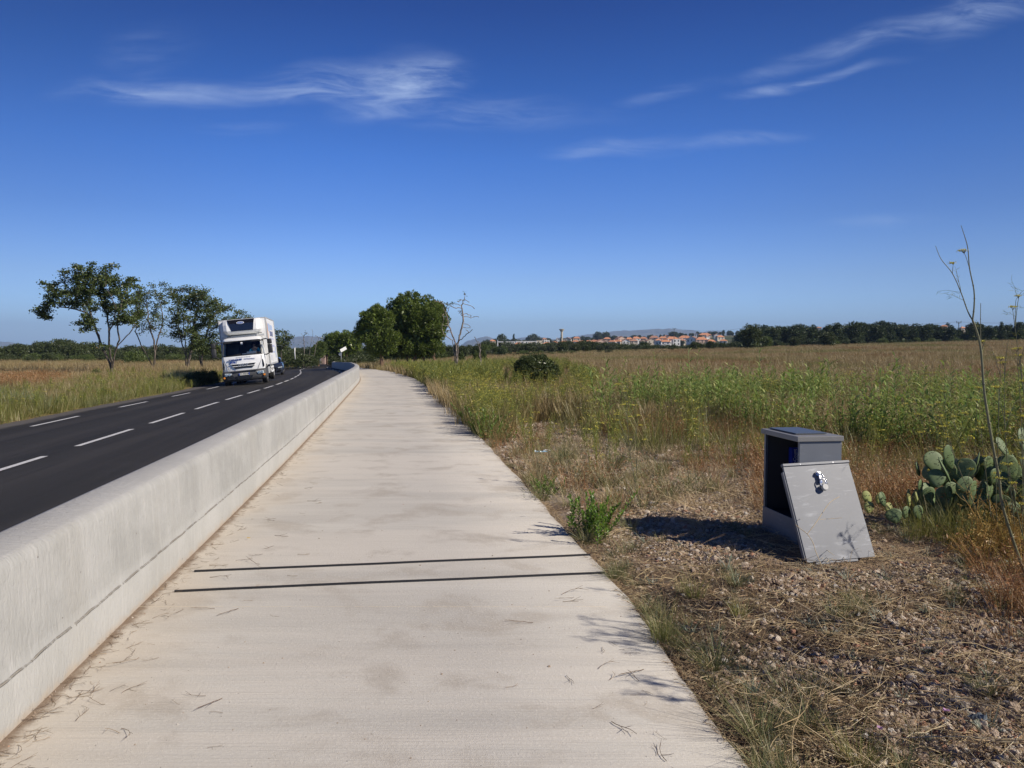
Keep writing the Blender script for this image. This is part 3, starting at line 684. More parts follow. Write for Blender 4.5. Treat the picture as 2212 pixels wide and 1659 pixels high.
pl = MB(); pts = [(lx + .012 + .023 * math.cos(t), -.032, lz - .075 + .03 * math.sin(t)) for t in np.linspace(-.3, math.pi + .5, 14)]; pl.tube([(pts[0][0] + .002, -.032, pts[0][2] - .03)] + pts + [(pts[-1][0], -.032, pts[-1][2] - .03)], .0045, 8)
pl = pl.build('padlock', M['chrome'], door, smooth=True)
mb = MB(); mb.loft([[(lx + .016 + .026 * math.cos(t) * k, -.032 + q, lz - .112 + .026 * math.sin(t) * k) for t in np.linspace(0, 2 * math.pi, 20, endpoint=False)] for q, k in ((-.013, .85), (-.010, 1), (.010, 1), (.013, .85))])
mb.build('lock_body', M['trim_grey'], pl, smooth='angle')
mb = MB()
for k in range(5):
    c = Vector((lx + .018 + .007 * k, -.030 - .004 * (k % 2), lz - .018 - .015 * k)); rx = (k % 2) * math.pi / 2
    ring = [c + Vector((.006 * math.cos(t) * (1 if k % 2 else .5), .007 * math.cos(t) * (0 if k % 2 else 1), .011 * math.sin(t))) for t in np.linspace(0, 2 * math.pi, 13)]
    mb.tube(ring, .0025, 6, cap=False)
mb.build('chain', M['chrome'], door, smooth=True)
p = hit(1688, 1189, .03)
mb = MB(); mb.loft([[(x, yq, zq) for (yq, zq) in ((-.014, -.008), (.014, -.008), (.016, 0), (.012, .010), (-.012, .010), (-.016, 0))] for x in (-.05, -.045, .0, .03, .036)]); mb.tube([(.036, 0, 0), (.06, 0, -.002), (.085, 0, -.004)], [.006, .004, .002], 8)
k = mb.build('pocket_tool', M['rubber_black'], None, bevel=.002); k.location = p; k.rotation_euler = (0, 0, rad(-8)); tag(k, 'small black hand tool lying on the slab beside the cabinet', 'tool')

# ------------------------------------------------------------------ person helper
def skin_person(name, joints, edges, radii, mats_, parent=None):
    me = bpy.data.meshes.new(name); me.from_pydata(joints, edges, []); me.update()
    tmp = bpy.data.objects.new(name, me); C.objects.link(tmp); sk = tmp.modifiers.new('s', 'SKIN'); ss = tmp.modifiers.new('d', 'SUBSURF'); ss.levels = 2
    for i, r_ in enumerate(radii): me.skin_vertices[0].data[i].radius = r_ if hasattr(r_, '__len__') else (r_, r_)
    me.skin_vertices[0].data[0].use_root = True
    dg = bpy.context.evaluated_depsgraph_get(); m2 = bpy.data.meshes.new_from_object(tmp.evaluated_get(dg)); bpy.data.objects.remove(tmp)
    m2.materials.clear()
    for mm in mats_: m2.materials.append(mm)
    return m2

# ------------------------------------------------------------------ delivery truck
ty = 41.6; toff = -RC - 1.72
hd = math.atan2(float(xw(ty + 3) - xw(ty - 1)), 4.0)
tx = float(xw(ty)) + toff
tx = (PT(530.5, 800, ty)).x
truck = empty('delivery_truck', (tx, ty, float(roadz(toff, ty)) - .02), -hd if False else 0, 'white refrigerated delivery truck leaning on the banked bend, front towards the path', 'truck')
truck.rotation_euler = Euler((0, rad(-5.6), -math.atan2(float(xw(ty + 8) - xw(ty)), 8.0) + rad(1.5)), 'XYZ')
def wheel(parent, x, y, r, wd, dual=False, outer=1):
    mb = MB(); prof = [(r * .56, -wd / 2), (r * .93, -wd / 2), (r, -wd / 2 + .04), (r, wd / 2 - .04), (r * .93, wd / 2), (r * .56, wd / 2)]
    n = 36; rings = [[(x + q, y + a_ * math.cos(t), r + a_ * math.sin(t)) for t in np.linspace(0, 2 * math.pi, n, endpoint=False)] for a_, q in prof]
    mb.loft(rings, cap=False); tyre = mb.build('wheel', M['tyre_rubber'], parent, smooth='angle')
    mb = MB(); q = outer * wd / 2
    rr = [[(x + q * k, y + a_ * r * math.cos(t), r + a_ * r * math.sin(t)) for t in np.linspace(0, 2 * math.pi, n, endpoint=False)] for a_, k in ((.57, .98), (.50, .85), (.34, .45), (.20, .55), (.18, .95), (.02, .98))]
    mb.loft(rr, cap=True)
    for t in np.linspace(0, 2 * math.pi, 8, endpoint=False): mb.tube([(x + q * .5, y + .27 * r * math.cos(t), r + .27 * r * math.sin(t)), (x + q * .75, y + .27 * r * math.cos(t), r + .27 * r * math.sin(t))], .03 * r, 6)
    mb.build('rim', M['rim_metal'], tyre, smooth='angle'); return tyre
# cab lower body: rings at heights
def ring_front(hw, yf, yb, z, bow=.10, r=.16):
    """cab ring: front face bowed, rounded front corners"""
    pts = []
    for x in np.linspace(-1, 1, 9): pts.append((x * (hw - r), yf + bow * abs(x) ** 2.2, z))
    for t in (30, 60, 90): pts.append((hw - r + r * math.sin(rad(t)), yf + bow + r - r * math.cos(rad(t)), z))
    pts.append((hw, yb, z)); pts.append((-hw, yb, z))
    for t in (90, 60, 30): pts.append((-hw + r - r * math.sin(rad(t)), yf + bow + r - r * math.cos(rad(t)), z))
    return pts
mb = MB(); mb.loft([ring_front(1.08, .02, 1.72, .82), ring_front(1.105, 0, 1.74, .95), ring_front(1.11, -.01, 1.75, 1.25), ring_front(1.10, .02, 1.75, 1.50), ring_front(1.09, .06, 1.75, 1.60), ring_front(1.07, .11, 1.75, 1.625)])
cabm = mb.build('cab', M['truck_white'], truck, smooth='angle')
mb = MB(); mb.loft([ring_front(.985, .36, 1.72, 2.42, .12), ring_front(.98, .37, 1.72, 2.50, .12), ring_front(.93, .50, 1.70, 2.585, .12), ring_front(.80, .66, 1.62, 2.62, .1)])
mb.build('roof', M['truck_white'], cabm, smooth='angle')
# rear wall, door pillars, A pillars
mb = MB()
mb.prism([(-1.07, 1.62), (1.07, 1.62), (.985, 2.43), (-.985, 2.43)], 1.66, 1.74)
for s in (-1, 1):
    # A pillar
    A = [Vector((s * 1.07, .30, 1.615)), Vector((s * .98, .28, 1.615)), Vector((s * 1.0, .44, 1.615)), Vector((s * .985, .58, 2.43)), Vector((s * .90, .50, 2.43)), Vector((s * .93, .66, 2.43))]
    mb.loft([[A[0], A[1], A[2]], [A[3], A[4], A[5]]])
    mb.add([(s * 1.075, 1.25, 1.615), (s * 1.075, 1.70, 1.615), (s * .985, 1.70, 2.43), (s * .985, 1.25, 2.43), (s * 1.03, 1.25, 1.615), (s * 1.03, 1.70, 1.615), (s * .94, 1.70, 2.43), (s * .94, 1.25, 2.43)], [(0, 1, 2, 3), (4, 7, 6, 5), (0, 3, 7, 4), (1, 5, 6, 2), (0, 4, 5, 1), (3, 2, 6, 7)])
    # strip below the roof on the side
    mb.box(s * .96 - .03, s * .96 + .03, .55, 1.7, 2.36, 2.43)
mb.build('pillars', M['truck_white'], cabm, bevel=.01)
# windscreen: bowed pane
def pane(fn, nx=8, nz=5): 
    vs = []; fs = []
    for j in range(nz + 1):
        for i in range(nx + 1): vs.append(fn(i / nx * 2 - 1, j / nz))
    for j in range(nz):
        for i in range(nx): a_ = j * (nx + 1) + i; fs.append((a_, a_ + 1, a_ + nx + 2, a_ + nx + 1))
    return MB().add(vs, fs)
ws_ = pane(lambda x, z: (x * (1.03 - .09 * z), .085 + .30 * z + .13 * abs(x) ** 2.2 + .005, 1.63 + .79 * z)).build('windscreen', M['windscreen'], cabm, smooth=True, fixn=False)
# black rubber surround of the windscreen
mb = MB()
def wsp(x, z): return Vector((x * (1.03 - .09 * z), .075 + .30 * z + .13 * abs(x) ** 2.2, 1.63 + .79 * z))
loop = [wsp(x, 0) for x in np.linspace(-1, 1, 12)] + [wsp(1, z) for z in np.linspace(.1, 1, 8)] + [wsp(x, 1) for x in np.linspace(.85, -1, 12)] + [wsp(-1, z) for z in np.linspace(.9, 0, 8)]
mb.tube(loop, .022, 6); mb.build('screen_seal', M['black_plastic'], ws_, smooth=True)
mb = MB()
for (x0, x1) in ((-.85, -.05), (-.05, .75)): mb.tube([wsp(x0 * .95, .02) + Vector((0, -.03, 0)), wsp((x0 + x1) / 2, .05) + Vector((0, -.04, 0)), wsp(x1, .10) + Vector((0, -.035, 0))], [.016, .012, .010], 6)
mb.build('wiper', M['black_plastic'], cabm, smooth=True)
for s in (-1, 1):
    mb = MB(); mb.add([(s * 1.068, .55, 1.63), (s * 1.072, 1.25, 1.63), (s * .99, 1.25, 2.37), (s * .985, .80, 2.37), (s * 1.0, .60, 2.25)], [(0, 1, 2, 3, 4)]); mb.build('side_window', M['tinted_glass'], cabm, fixn=False)
# interior
mb = MB(); mb.box(-1.0, 1.0, .32, .72, 1.45, 1.66); mb.box(-1.04, 1.04, 1.60, 1.655, 1.2, 2.4); mb.box(-1.0, 1.0, .5, 1.6, 2.33, 2.37)
mb.box(.28, .82, 1.30, 1.44, 1.35, 2.12); mb.box(-.85, -.30, 1.30, 1.44, 1.35, 2.12)
mb.build('interior', M['black_plastic'], cabm, bevel=.02)
mb = MB(); ringp = [(.55 + .20 * math.cos(t), .80 + .10 * math.sin(t), 1.76 + .17 * math.sin(t)) for t in np.linspace(0, 2 * math.pi, 25)]; mb.tube(ringp, .015, 6, cap=False); mb.build('steering_wheel', M['black_plastic'], cabm, smooth=True)
MB().box(.22, .70, .30, .40, 1.665, 1.80).build('paper', M['paper_white'], cabm); MB().box(-.02, .20, .28, .38, 1.668, 1.72).build('paper', M['paper_white'], cabm)
mb = MB(); mb.box(-.055, .055, .335, .345, 2.20, 2.345); mb.build('sticker', M['paper_white'], cabm)
mb = MB(); mb.prism([(-1.0, 2.335), (1.0, 2.335), (.97, 2.42), (-.97, 2.42)], .40, .42); mb.build('sun_visor', M['black_plastic'], cabm)
# bonnet creases and vents
for s in (-1, 1):
    mb = MB(); pts = [(s * 1.0, .045, 1.60), (s * .94, .03, 1.3), (s * .80, .012, 1.0), (s * .74, .02, .84)]
    mb.tube([(p_[0], p_[1] + .02 + (.0 if abs(p_[0]) < .9 else .045), p_[2]) for p_ in pts], .009, 5); mb.build('panel_gap', M['bumper_grey'], cabm)
    mb = MB(); prof = [(.02, .90), (.075, .93), (.085, 1.05), (.055, 1.25), (.02, 1.36), (-.015, 1.25), (-.02, 1.05)]
    mb.prism([(s * (.99 + px_), pz_) for px_, pz_ in (prof if s > 0 else prof[::-1])], .085, .25); mb.build('air_vent', M['gloss_black'], cabm, bevel=.01)
mb = MB(); mb.prism([(-.62, 1.165), (.62, 1.165), (.57, 1.075), (-.52, 1.075)], -.035, .08); mb.prism([(-.53, 1.03), (.55, 1.03), (.47, .945), (-.45, .945)], -.03, .08)
gr = mb.build('grille', M['gloss_black'], cabm, bevel=.008)
mb = MB(); mb.prism([(-.66, 1.195), (.66, 1.195), (.65, 1.17), (-.65, 1.17)], -.045, .05); mb.prism([(-.57, 1.07), (.60, 1.07), (.59, 1.04), (-.56, 1.04)], -.045, .05); mb.build('grille_bar', M['truck_white'], gr, bevel=.006)
def letter(body, size, mat, x, y, z, parent, **kw):
    o = mesh_obj('lettering', text_mesh(body, size, mat, **kw), None, parent); o.rotation_euler = (rad(90), 0, 0); o.location = (x, y, z); return o
letter('IVECO', .155, M['letter_silver'], .0, -.055, 1.125, gr, depth=.012, spacing=1.18, weight=.006)
letter('EUROCARGO', .075, M['letter_silver'], .05, -.005 + .02, 1.535, cabm, depth=.006, spacing=1.9, weight=.001)
letter('SOBRAQUES', .125, M['letter_navy'], -.40, .0, 1.41, cabm, depth=.012, spacing=.98, shear=.25, weight=.004)
letter('DISTRIBUTION', .085, M['letter_lilac'], .36, .0, 1.42, cabm, depth=.012, spacing=1.05, shear=.1)
mb = MB(); mb.box(-.67, -.38, -.008, .06, 1.22, 1.335); bd_ = mb.build('badge', M['letter_navy'], cabm, bevel=.012); letter('f', .075, M['badge_white'], -.525, -.010, 1.30, bd_, depth=.003); mb = MB(); mb.box(-.60, -.45, -.012, -.006, 1.238, 1.252); mb.build('badge_line', M['badge_white'], bd_)
# bumper
mb = MB(); mb.loft([ring_front(1.08, .10, 1.0, .24, .12, .14), ring_front(1.15, .0, 1.0, .32, .10), ring_front(1.17, -.06, 1.0, .45, .10), ring_front(1.17, -.06, 1.0, .62, .10), ring_front(1.15, -.04, 1.0, .78, .10), ring_front(1.10, .03, 1.0, .83, .10)])
bp_ = mb.build('bumper', M['bumper_grey'], truck, smooth='angle')
mb = MB(); mb.prism([(-.46, .52), (.46, .52), (.34, .33), (-.34, .33)], -.075, .0); mb.prism([(-.95, .60), (-.62, .62), (-.42, .34), (-.9, .36)][::-1], -.065, .02); mb.prism([(-.70, .79), (.70, .79), (.60, .72), (-.60, .72)], -.070, .0)
mb.build('air_intake', M['gloss_black'], bp_, bevel=.008)
for s in (-1, 1):
    mb = MB(); mb.prism([(s * .62, .70), (s * 1.0, .72), (s * 1.02, .56), (s * .70, .55)][::s], -.05, .10); hl = mb.build('headlight', M['lamp_glass'], bp_, bevel=.02)
    mb = MB()
    for q in (.76, .91): mb.tube([(s * q, -.075, .635), (s * q, -.05, .635)], .062, 16)
    mb.build('reflector', M['chrome'], hl, smooth='angle')
    mb = MB(); mb.tube([(s * 1.03, -.03, .49), (s * 1.03, .04, .49)], .055, 14); mb.build('indicator', M['amber_lens'], bp_, smooth='angle')
mb = MB(); mb.box(-.27, .27, -.095, -.075, .56, .68); pl_ = mb.build('number_plate', M['plate_white'], bp_, bevel=.004)
letter('DY-943-EA', .105, M['black_plastic'], .0, -.098, .62, pl_, depth=.002, weight=.003); MB().box(-.27, -.225, -.099, -.096, .562, .678).build('plate_band', M['plate_blue'], pl_); MB().box(.225, .27, -.099, -.096, .562, .678).build('plate_band', M['plate_blue'], pl_)
# mirrors
for s in (-1, 1):
    ar = MB(); ar.tube([(s * 1.02, .55, 2.40), (s * 1.28, .38, 2.42), (s * 1.43, .32, 2.34), (s * 1.43, .32, 1.66), (s * 1.25, .36, 1.56), (s * 1.06, .50, 1.58)], .03, 8)
    hm = MB(); hm.loft([rrect(.10, .18, .36, z_, .05) if False else [(s * (1.46) + q_[0], q_[1], z_) for q_ in rrect(hw_, .18, .40, 0, .05)] for z_, hw_ in ((1.62, .09), (1.66, .12), (2.08, .12), (2.11, .08))])
    hm.loft([[(s * 1.46 + q_[0], q_[1], z_) for q_ in rrect(hw_, .18, .40, 0, .05)] for z_, hw_ in ((2.13, .08), (2.16, .12), (2.36, .115), (2.40, .07))])
    arm = ar.build('mirror', M['black_plastic'], truck, smooth=True); hm.build('mirror_housing', M['black_plastic'], arm, smooth='angle')
# door opened band seen beside the right pillar: step well, mudguard, wheel arches
mb = MB(); mb.loft([[(s_ * .0 + x_, yb_, z_) for (x_, z_) in ((.82, .42), (1.14, .42), (1.14, 1.0), (.82, 1.0))] for s_, yb_ in ((1, 1.0), (1, 1.10))]); 
for s in (-1, 1):
    a_ = [(.86 + .58 * math.cos(t) * 1.0, .48 + .58 * math.sin(t)) for t in np.linspace(rad(-8), rad(188), 14)]; b_ = [(.86 + .54 * math.cos(t), .48 + .54 * math.sin(t)) for t in np.linspace(rad(188), rad(-8), 14)]
    mb = MB(); mb.prism(a_ + b_, s * .84, s * 1.13, axis='x'); mb.build('mudguard', M['bumper_grey'], truck)
# chassis
mb = MB()
for s in (-1, 1): mb.box(s * .42 - .04, s * .42 + .04, 1.0, 7.9, .66, .90)
mb.box(-1.0, 1.0, 7.7, 7.8, .5, .62); mb.box(-.38, .38, 1.0, 1.7, .5, .95); mb.box(-.2, .2, 5.6, 6.0, .38, .7); mb.tube([(-.95, .86, .48), (.95, .86, .48)], .06, 8); mb.tube([(-.8, 5.9, .48), (.8, 5.9, .48)], .08, 8)
mb.build('chassis', M['black_plastic'], truck)
mb = MB(); mb.box(.72, 1.14, 2.1, 2.65, .48, .88); mb.build('battery_box', M['trim_grey'], truck, bevel=.02)
mb = MB(); mb.tube([(.92, 2.8, .66), (.92, 3.7, .66)], .22, 18); mb.tube([(-.92, 2.2, .66), (-.92, 3.7, .66)], .24, 18); mb.build('fuel_tank', M['rim_metal'], truck, smooth='angle')
mb = MB()
for z_ in (.50, .74): mb.box(1.16, 1.19, 3.3, 5.1, z_, z_ + .11); mb.box(-1.19, -1.16, 2.2, 5.1, z_, z_ + .11)
mb.box(1.10, 1.17, 3.4, 3.46, .5, .96); mb.box(1.10, 1.17, 4.9, 4.96, .5, .96)
mb.build('side_guard', M['box_white'], truck, bevel=.01)
for s in (-1, 1):
    wheel(truck, s * .98, .86, .46, .27, outer=s); wheel(truck, s * .98, 5.9, .46, .27, outer=s); wheel(truck, s * .67, 5.9, .46, .27, outer=s)
    mb = MB(); mb.box(s * .80 - .3, s * .80 + .3, 6.42, 6.44, .25, .85); mb.build('mud_flap', M['black_plastic'], truck)
# refrigerated body
B0, B1, BZ0, BZ1, BW = 1.98, 8.0, .98, 3.66, 1.25
mb = MB(); mb.box(-BW, BW, B0, B1, BZ0, BZ1); body = mb.build('box_body', M['box_white'], truck, bevel=.012)
mb = MB()
for s in (-1, 1):
    mb.box(s * (BW + .004) - .035, s * (BW + .004) + .035, B0 - .012, B0 + .06, BZ0 - .01, BZ1 + .01); mb.box(s * (BW + .004) - .035, s * (BW + .004) + .035, B1 - .06, B1 + .012, BZ0 - .01, BZ1 + .01)
    mb.box(s * (BW - .02) - .04, s * (BW - .02) + .04, B0 + .06, B1 - .06, BZ1 - .03, BZ1 + .022); mb.box(s * (BW - .02) - .04, s * (BW - .02) + .04, B0 + .06, B1 - .06, BZ0 - .03, BZ0 + .07)
mb.box(-BW + .03, BW - .03, B0 - .014, B0 + .03, BZ1 - .03, BZ1 + .014)
mb.build('edge_trim', M['trim_grey'], body, bevel=.008)
mb = MB()
mb.add([(BW + .006, B0 + .35, 2.1), (BW + .006, B0 + .8, 2.0), (BW + .006, B0 + 1.1, 3.1), (BW + .006, B0 + .65, 3.45)], [(0, 1, 2, 3)]); mb.add([(BW + .006, B0 + .3, 1.5), (BW + .006, B0 + .55, 1.5), (BW + .006, B0 + .9, 2.5), (BW + .006, B0 + .6, 2.55)], [(0, 1, 2, 3)]); mb.build('side_stripe', M['decal_orange'], body, fixn=False)
mb = MB()
for (y0_, y1_, z0_, z1_) in ((1.0, 2.5, 2.9, 3.35), (2.7, 4.4, 3.0, 3.3), (5.0, 5.6, 1.3, 2.0)): mb.add([(BW + .007, B0 + y0_, z0_), (BW + .007, B0 + y1_, z0_), (BW + .007, B0 + y1_, z1_), (BW + .007, B0 + y0_, z1_)], [(0, 1, 2, 3)])
mb.build('side_panel', M['decal_sky'], body, fixn=False)
mb = MB()
for (y0_, y1_, z0_, z1_) in ((1.3, 4.8, 2.42, 2.50), (1.3, 4.8, 1.98, 2.10), (1.3, 4.6, 1.62, 1.72), (1.2, 1.35, 1.2, 1.5), (2.1, 2.2, 1.15, 1.5)): mb.add([(BW + .007, B0 + y0_, z0_), (BW + .007, B0 + y1_, z0_), (BW + .007, B0 + y1_, z1_), (BW + .007, B0 + y0_, z1_)], [(0, 1, 2, 3)])
mb.build('side_marking', M['letter_lilac'], body, fixn=False)
o = mesh_obj('lettering', text_mesh('SOBRAQUES', .42, M['letter_navy'], .002), None, body); o.rotation_euler = (rad(90), 0, rad(90)); o.location = (BW + .009, B0 + 3.2, 2.75)
# refrigeration unit on the front of the box
rf = MB()
def rfr(hw, y0_, z_): return [(-hw, y0_ + .10, z_), (-hw * .80, y0_, z_), (hw * .80, y0_, z_), (hw, y0_ + .10, z_), (hw + .04, B0, z_), (-hw - .04, B0, z_)]
rf.loft([rfr(.82, 1.50, 2.80), rfr(.93, 1.30, 2.90), rfr(.99, 1.22, 3.02), rfr(1.0, 1.28, 3.35), rfr(.99, 1.42, 3.58), rfr(.96, 1.50, 3.63)])
rfo = rf.build('refrigeration_unit', M['truck_white'], truck, bevel=.02)
mb = MB(); mb.add([(-.55, 1.205, 2.98), (.60, 1.205, 2.98), (.66, 1.255, 3.40), (.70, 1.41, 3.625), (-.74, 1.41, 3.625), (-.68, 1.255, 3.40), (-.55, 1.30, 2.98), (.60, 1.30, 2.98), (.66, 1.35, 3.40), (.70, 1.50, 3.62), (-.74, 1.50, 3.62), (-.68, 1.35, 3.40)], [(0, 1, 2, 5), (5, 2, 3, 4), (0, 6, 7, 1), (1, 7, 8, 2), (2, 8, 9, 3), (3, 9, 10, 4), (4, 10, 11, 5), (5, 11, 6, 0)])
gp = mb.build('front_grille', M['gloss_black'], rfo, bevel=.01)
def oval(rx, rz, y_, z_, k=24): return [(rx * math.cos(t) - .04, y_, z_ + rz * math.sin(t)) for t in np.linspace(0, 2 * math.pi, k, endpoint=False)]
mb = MB(); mb.loft([oval(.20, .068, 1.215, 3.44), oval(.20, .068, 1.29, 3.44)]); bg_ = mb.build('badge', M['badge_white'], gp)
mb = MB(); mb.loft([oval(.165, .05, 1.208, 3.44), oval(.165, .05, 1.213, 3.44)]); mb.build('badge_field', M['badge_blue'], bg_)
letter('Carrier', .075, M['badge_white'], -.04, 1.204, 3.44, bg_, depth=.001, shear=.2)
mb = MB(); mb.box(-1.1, 1.12, 1.62, 1.68, 2.66, 2.74); mb.box(-1.1, 1.12, 1.62, 1.90, 2.64, 2.665); mb.box(.72, .78, 1.55, 1.62, 2.6, 2.95); mb.build('wind_deflector', M['trim_grey'], truck, bevel=.01)
mb = MB(); mb.tube([(-.85, 1.6, 2.72), (-.75, 1.5, 2.72), (-.60, 1.5, 2.76), (-.52, 1.55, 2.86)], .018, 6); mb.tube([(.8, 1.6, 2.8), (1.02, 1.6, 2.80)], .02, 6); mb.build('hose', M['black_plastic'], truck, smooth=True)
# the driver, seated: one continuous body; shirt as a child
jts = [(0, 0, 0), (0, .02, .22), (0, .0, .44), (0, -.02, .53), (0, -.03, .60), (0, -.045, .72), (.19, .0, .43), (.27, -.14, .20), (.20, -.36, .22), (.17, -.42, .25), (-.19, .0, .43), (-.27, -.14, .20), (-.20, -.36, .22), (-.17, -.42, .25), (.10, -.25, -.02), (.12, -.48, .0), (.12, -.52, -.40), (.12, -.62, -.44), (-.10, -.25, -.02), (-.12, -.48, 0), (-.12, -.52, -.40), (-.12, -.62, -.44)]
eds = [(0, 1), (1, 2), (2, 3), (3, 4), (4, 5), (2, 6), (6, 7), (7, 8), (8, 9), (2, 10), (10, 11), (11, 12), (12, 13), (0, 14), (14, 15), (15, 16), (16, 17), (0, 18), (18, 19), (19, 20), (20, 21)]
rd = [(.16, .12), (.15, .11), (.13, .09), .055, .075, (.075, .085), .06, .045, .035, .035, .06, .045, .035, .035, .08, .065, .05, .04, .08, .065, .05, .04]
dm = skin_person('person', jts, eds, rd, [M['skin']])
drv = mesh_obj('person', dm, None, None, True); tag(drv, 'driver in a bright blue shirt sitting behind the truck windscreen', 'person')
drv.location = truck.matrix_world.translation; 
bpy.context.view_layer.update()
drv.matrix_world = truck.matrix_world @ Matrix.Translation((.56, 1.16, 1.50))
sj = [(0, 0, -.02), (0, .02, .22), (0, .0, .45), (.19, 0, .43), (.27, -.14, .22), (-.19, 0, .43), (-.27, -.14, .22)]
sm_ = skin_person('shirt', sj, [(0, 1), (1, 2), (2, 3), (3, 4), (2, 5), (5, 6)], [(.175, .135), (.165, .125), (.14, .10), .075, .06, .075, .06], [M['shirt_blue']]); mesh_obj('shirt', sm_, None, drv, True)
hj = [(0, .02, .70), (0, .0, .77), (0, .06, .68)]; hm_ = skin_person('hair', hj, [(0, 1), (0, 2)], [(.085, .085), (.07, .08), .07], [M['hair_dark']]); mesh_obj('hair', hm_, None, drv, True)
mb = MB()
for s in (-1, 1): mb.tube([(s * .03, -.128, .70), (s * .03, -.12, .70)], .011, 8)
mb.tube([(-.025, -.125, .645), (.025, -.125, .645)], .006, 6); mb.build('face', M['hair_dark'], drv)
mb = MB(); mb.loft([[(-.012, -.12, .66), (.012, -.12, .66), (0, -.15, .662)], [(-.006, -.12, .70), (.006, -.12, .70), (0, -.127, .70)]]); mb.build('nose', M['skin'], drv)

# ------------------------------------------------------------------ dark car behind the truck
cy_ = 62.5; p = PT(611.5, 800, cy_); cxx = p.x - .93
car = empty('parked_car', (cxx, cy_, float(roadz(cxx - xw(cy_), cy_)) - .02), 0, 'dark blue car following close behind the white truck', 'car'); car.name = 'car'
car.rotation_euler = Euler((0, rad(-3), math.atan2(-float(xw(cy_ + 8) - xw(cy_)), 8.0)), 'XYZ')
mb = MB(); mb.loft([ring_front(.86, .12, 4.4, .22, .12, .2), ring_front(.92, .02, 4.5, .40, .14, .25), ring_front(.925, .0, 4.52, .62, .15, .25), ring_front(.90, .12, 4.5, .80, .15, .25), ring_front(.86, .40, 4.46, .95, .15, .2), ring_front(.80, 1.0, 4.4, 1.02, .12, .2)])
cb_ = mb.build('body', M['car_paint'], car, smooth='angle')
mb = MB(); mb.loft([ring_front(.78, 1.05, 4.2, 1.0, .16, .15), ring_front(.70, 1.60, 3.9, 1.30, .14, .15), ring_front(.62, 1.85, 3.7, 1.42, .12, .15), ring_front(.48, 2.1, 3.4, 1.46, .1, .12)])
mb.build('roof', M['car_paint'], cb_, smooth='angle')
pane(lambda x, z: (x * (.72 - .10 * z), 1.05 + .60 * z + .16 * abs(x) ** 2.2 - .012, 1.02 + .32 * z)).build('windscreen', M['tinted_glass'], cb_, smooth=True, fixn=False)
for s in (-1, 1):
    MB().add([(s * .79, 1.35, 1.03), (s * .79, 3.9, 1.03), (s * .70, 3.6, 1.33), (s * .695, 1.8, 1.33)], [(0, 1, 2, 3)]).build('side_window', M['tinted_glass'], cb_, fixn=False)
    mb = MB(); mb.prism([(s * .50, .66), (s * .84, .72), (s * .86, .62), (s * .56, .57)][::s], .0, .3); mb.build('headlight', M['lamp_glass'], cb_, bevel=.015)
    mb = MB(); mb.tube([(s * .80, 1.50, 1.0), (s * .95, 1.42, 1.03)], .02, 6); mb.loft([[(s * .98 + q_[0], 1.42 + q_[1], z_) for q_ in rrect(hw_, -.08, .06, 0, .03)] for z_, hw_ in ((.97, .08), (1.0, .11), (1.09, .11), (1.12, .07))]); mb.build('mirror', M['black_plastic'], cb_, smooth='angle')
    wheel(car, s * .80, .92, .33, .22, outer=s); wheel(car, s * .80, 3.6, .33, .22, outer=s)
mb = MB(); mb.prism([(-.42, .66), (.42, .66), (.36, .34), (-.36, .34)], -.03, .1); mb.prism([(.52, .42), (.80, .44), (.76, .30), (.54, .30)], .02, .16); mb.prism([(-.80, .44), (-.52, .42), (-.54, .30), (-.76, .30)], .02, .16); gr = mb.build('grille', M['gloss_black'], cb_, bevel=.01)
mb = MB(); mb.box(-.26, .26, -.05, -.032, .42, .53); mb.build('number_plate', M['plate_white'], cb_)

# ------------------------------------------------------------------ signs, posts, lamp, poles
def at(u, v, y): return PT(u, v, y)
# rectangular sign on a post at the bend
y = 118; b = at(737, 777, y); b.z = ground(b.x, y) + .0
sg = empty('road_sign', (b.x, y, b.z), 0, 'grey post at the bend with a tilted white plate and a small round plate', 'road sign')
top = at(737, 753, y).z - b.z
MB().tube([(0, 0, -.3), (0, 0, top)], .05, 10).build('post', M['sign_back'], sg)
mb = MB(); mb.box(-.45, .60, -.02, .02, -.24, .24); q = mb.build('plate', M['pole_white'], sg, bevel=.008); q.location = (.30, -.07, top - .15); q.rotation_euler = (0, rad(-28), rad(35))
mb = MB(); mb.tube([(0, -.09, 0), (0, -.06, 0)], .26, 24); q = mb.build('round_plate', M['sign_back'], sg, smooth='angle'); q.location = (-.12, 0, top - .85)
y = 150; b = at(691.5, 775, y); b.z = ground(b.x, y)
sg = empty('road_sign', (b.x, y, b.z), 0, 'small triangular warning sign on a post above the pinkish concrete block', 'road sign')
top = at(691.5, 756, y).z - b.z
MB().tube([(0, 0, -.3), (0, 0, top)], .05, 10).build('post', M['sign_back'], sg)
def tri(s_, yy_, z_): return [(s_ * math.cos(rad(t)), yy_, z_ + s_ * math.sin(rad(t))) for t in (-90, 30, 150)]
mb = MB(); mb.loft([tri(.62, -.08, top - .25), tri(.62, -.06, top - .25)]); q = mb.build('plate', M['sign_red'], sg); mb = MB(); mb.loft([tri(.42, -.09, top - .25), tri(.42, -.082, top - .25)]); mb.build('plate_field', M['badge_white'], q)
mb = MB(); mb.box(-.45, .45, -.08, -.06, top - 1.15, top - .85); mb.build('lower_plate', M['pole_white'], sg)
y = 146; b0_ = at(692.5, 775, y); b1_ = at(700, 775, y); gz_ = ground(b0_.x, y)
mb = MB(); mb.box(0, b1_.x - b0_.x + .15, 0, .8, -.3, at(695, 767.5, y).z - gz_); o = mb.build('concrete_block', M['block_pink'], None, bevel=.03); o.location = (b0_.x, y, gz_); tag(o, 'pinkish square concrete block on the far verge of the bend', 'concrete block')
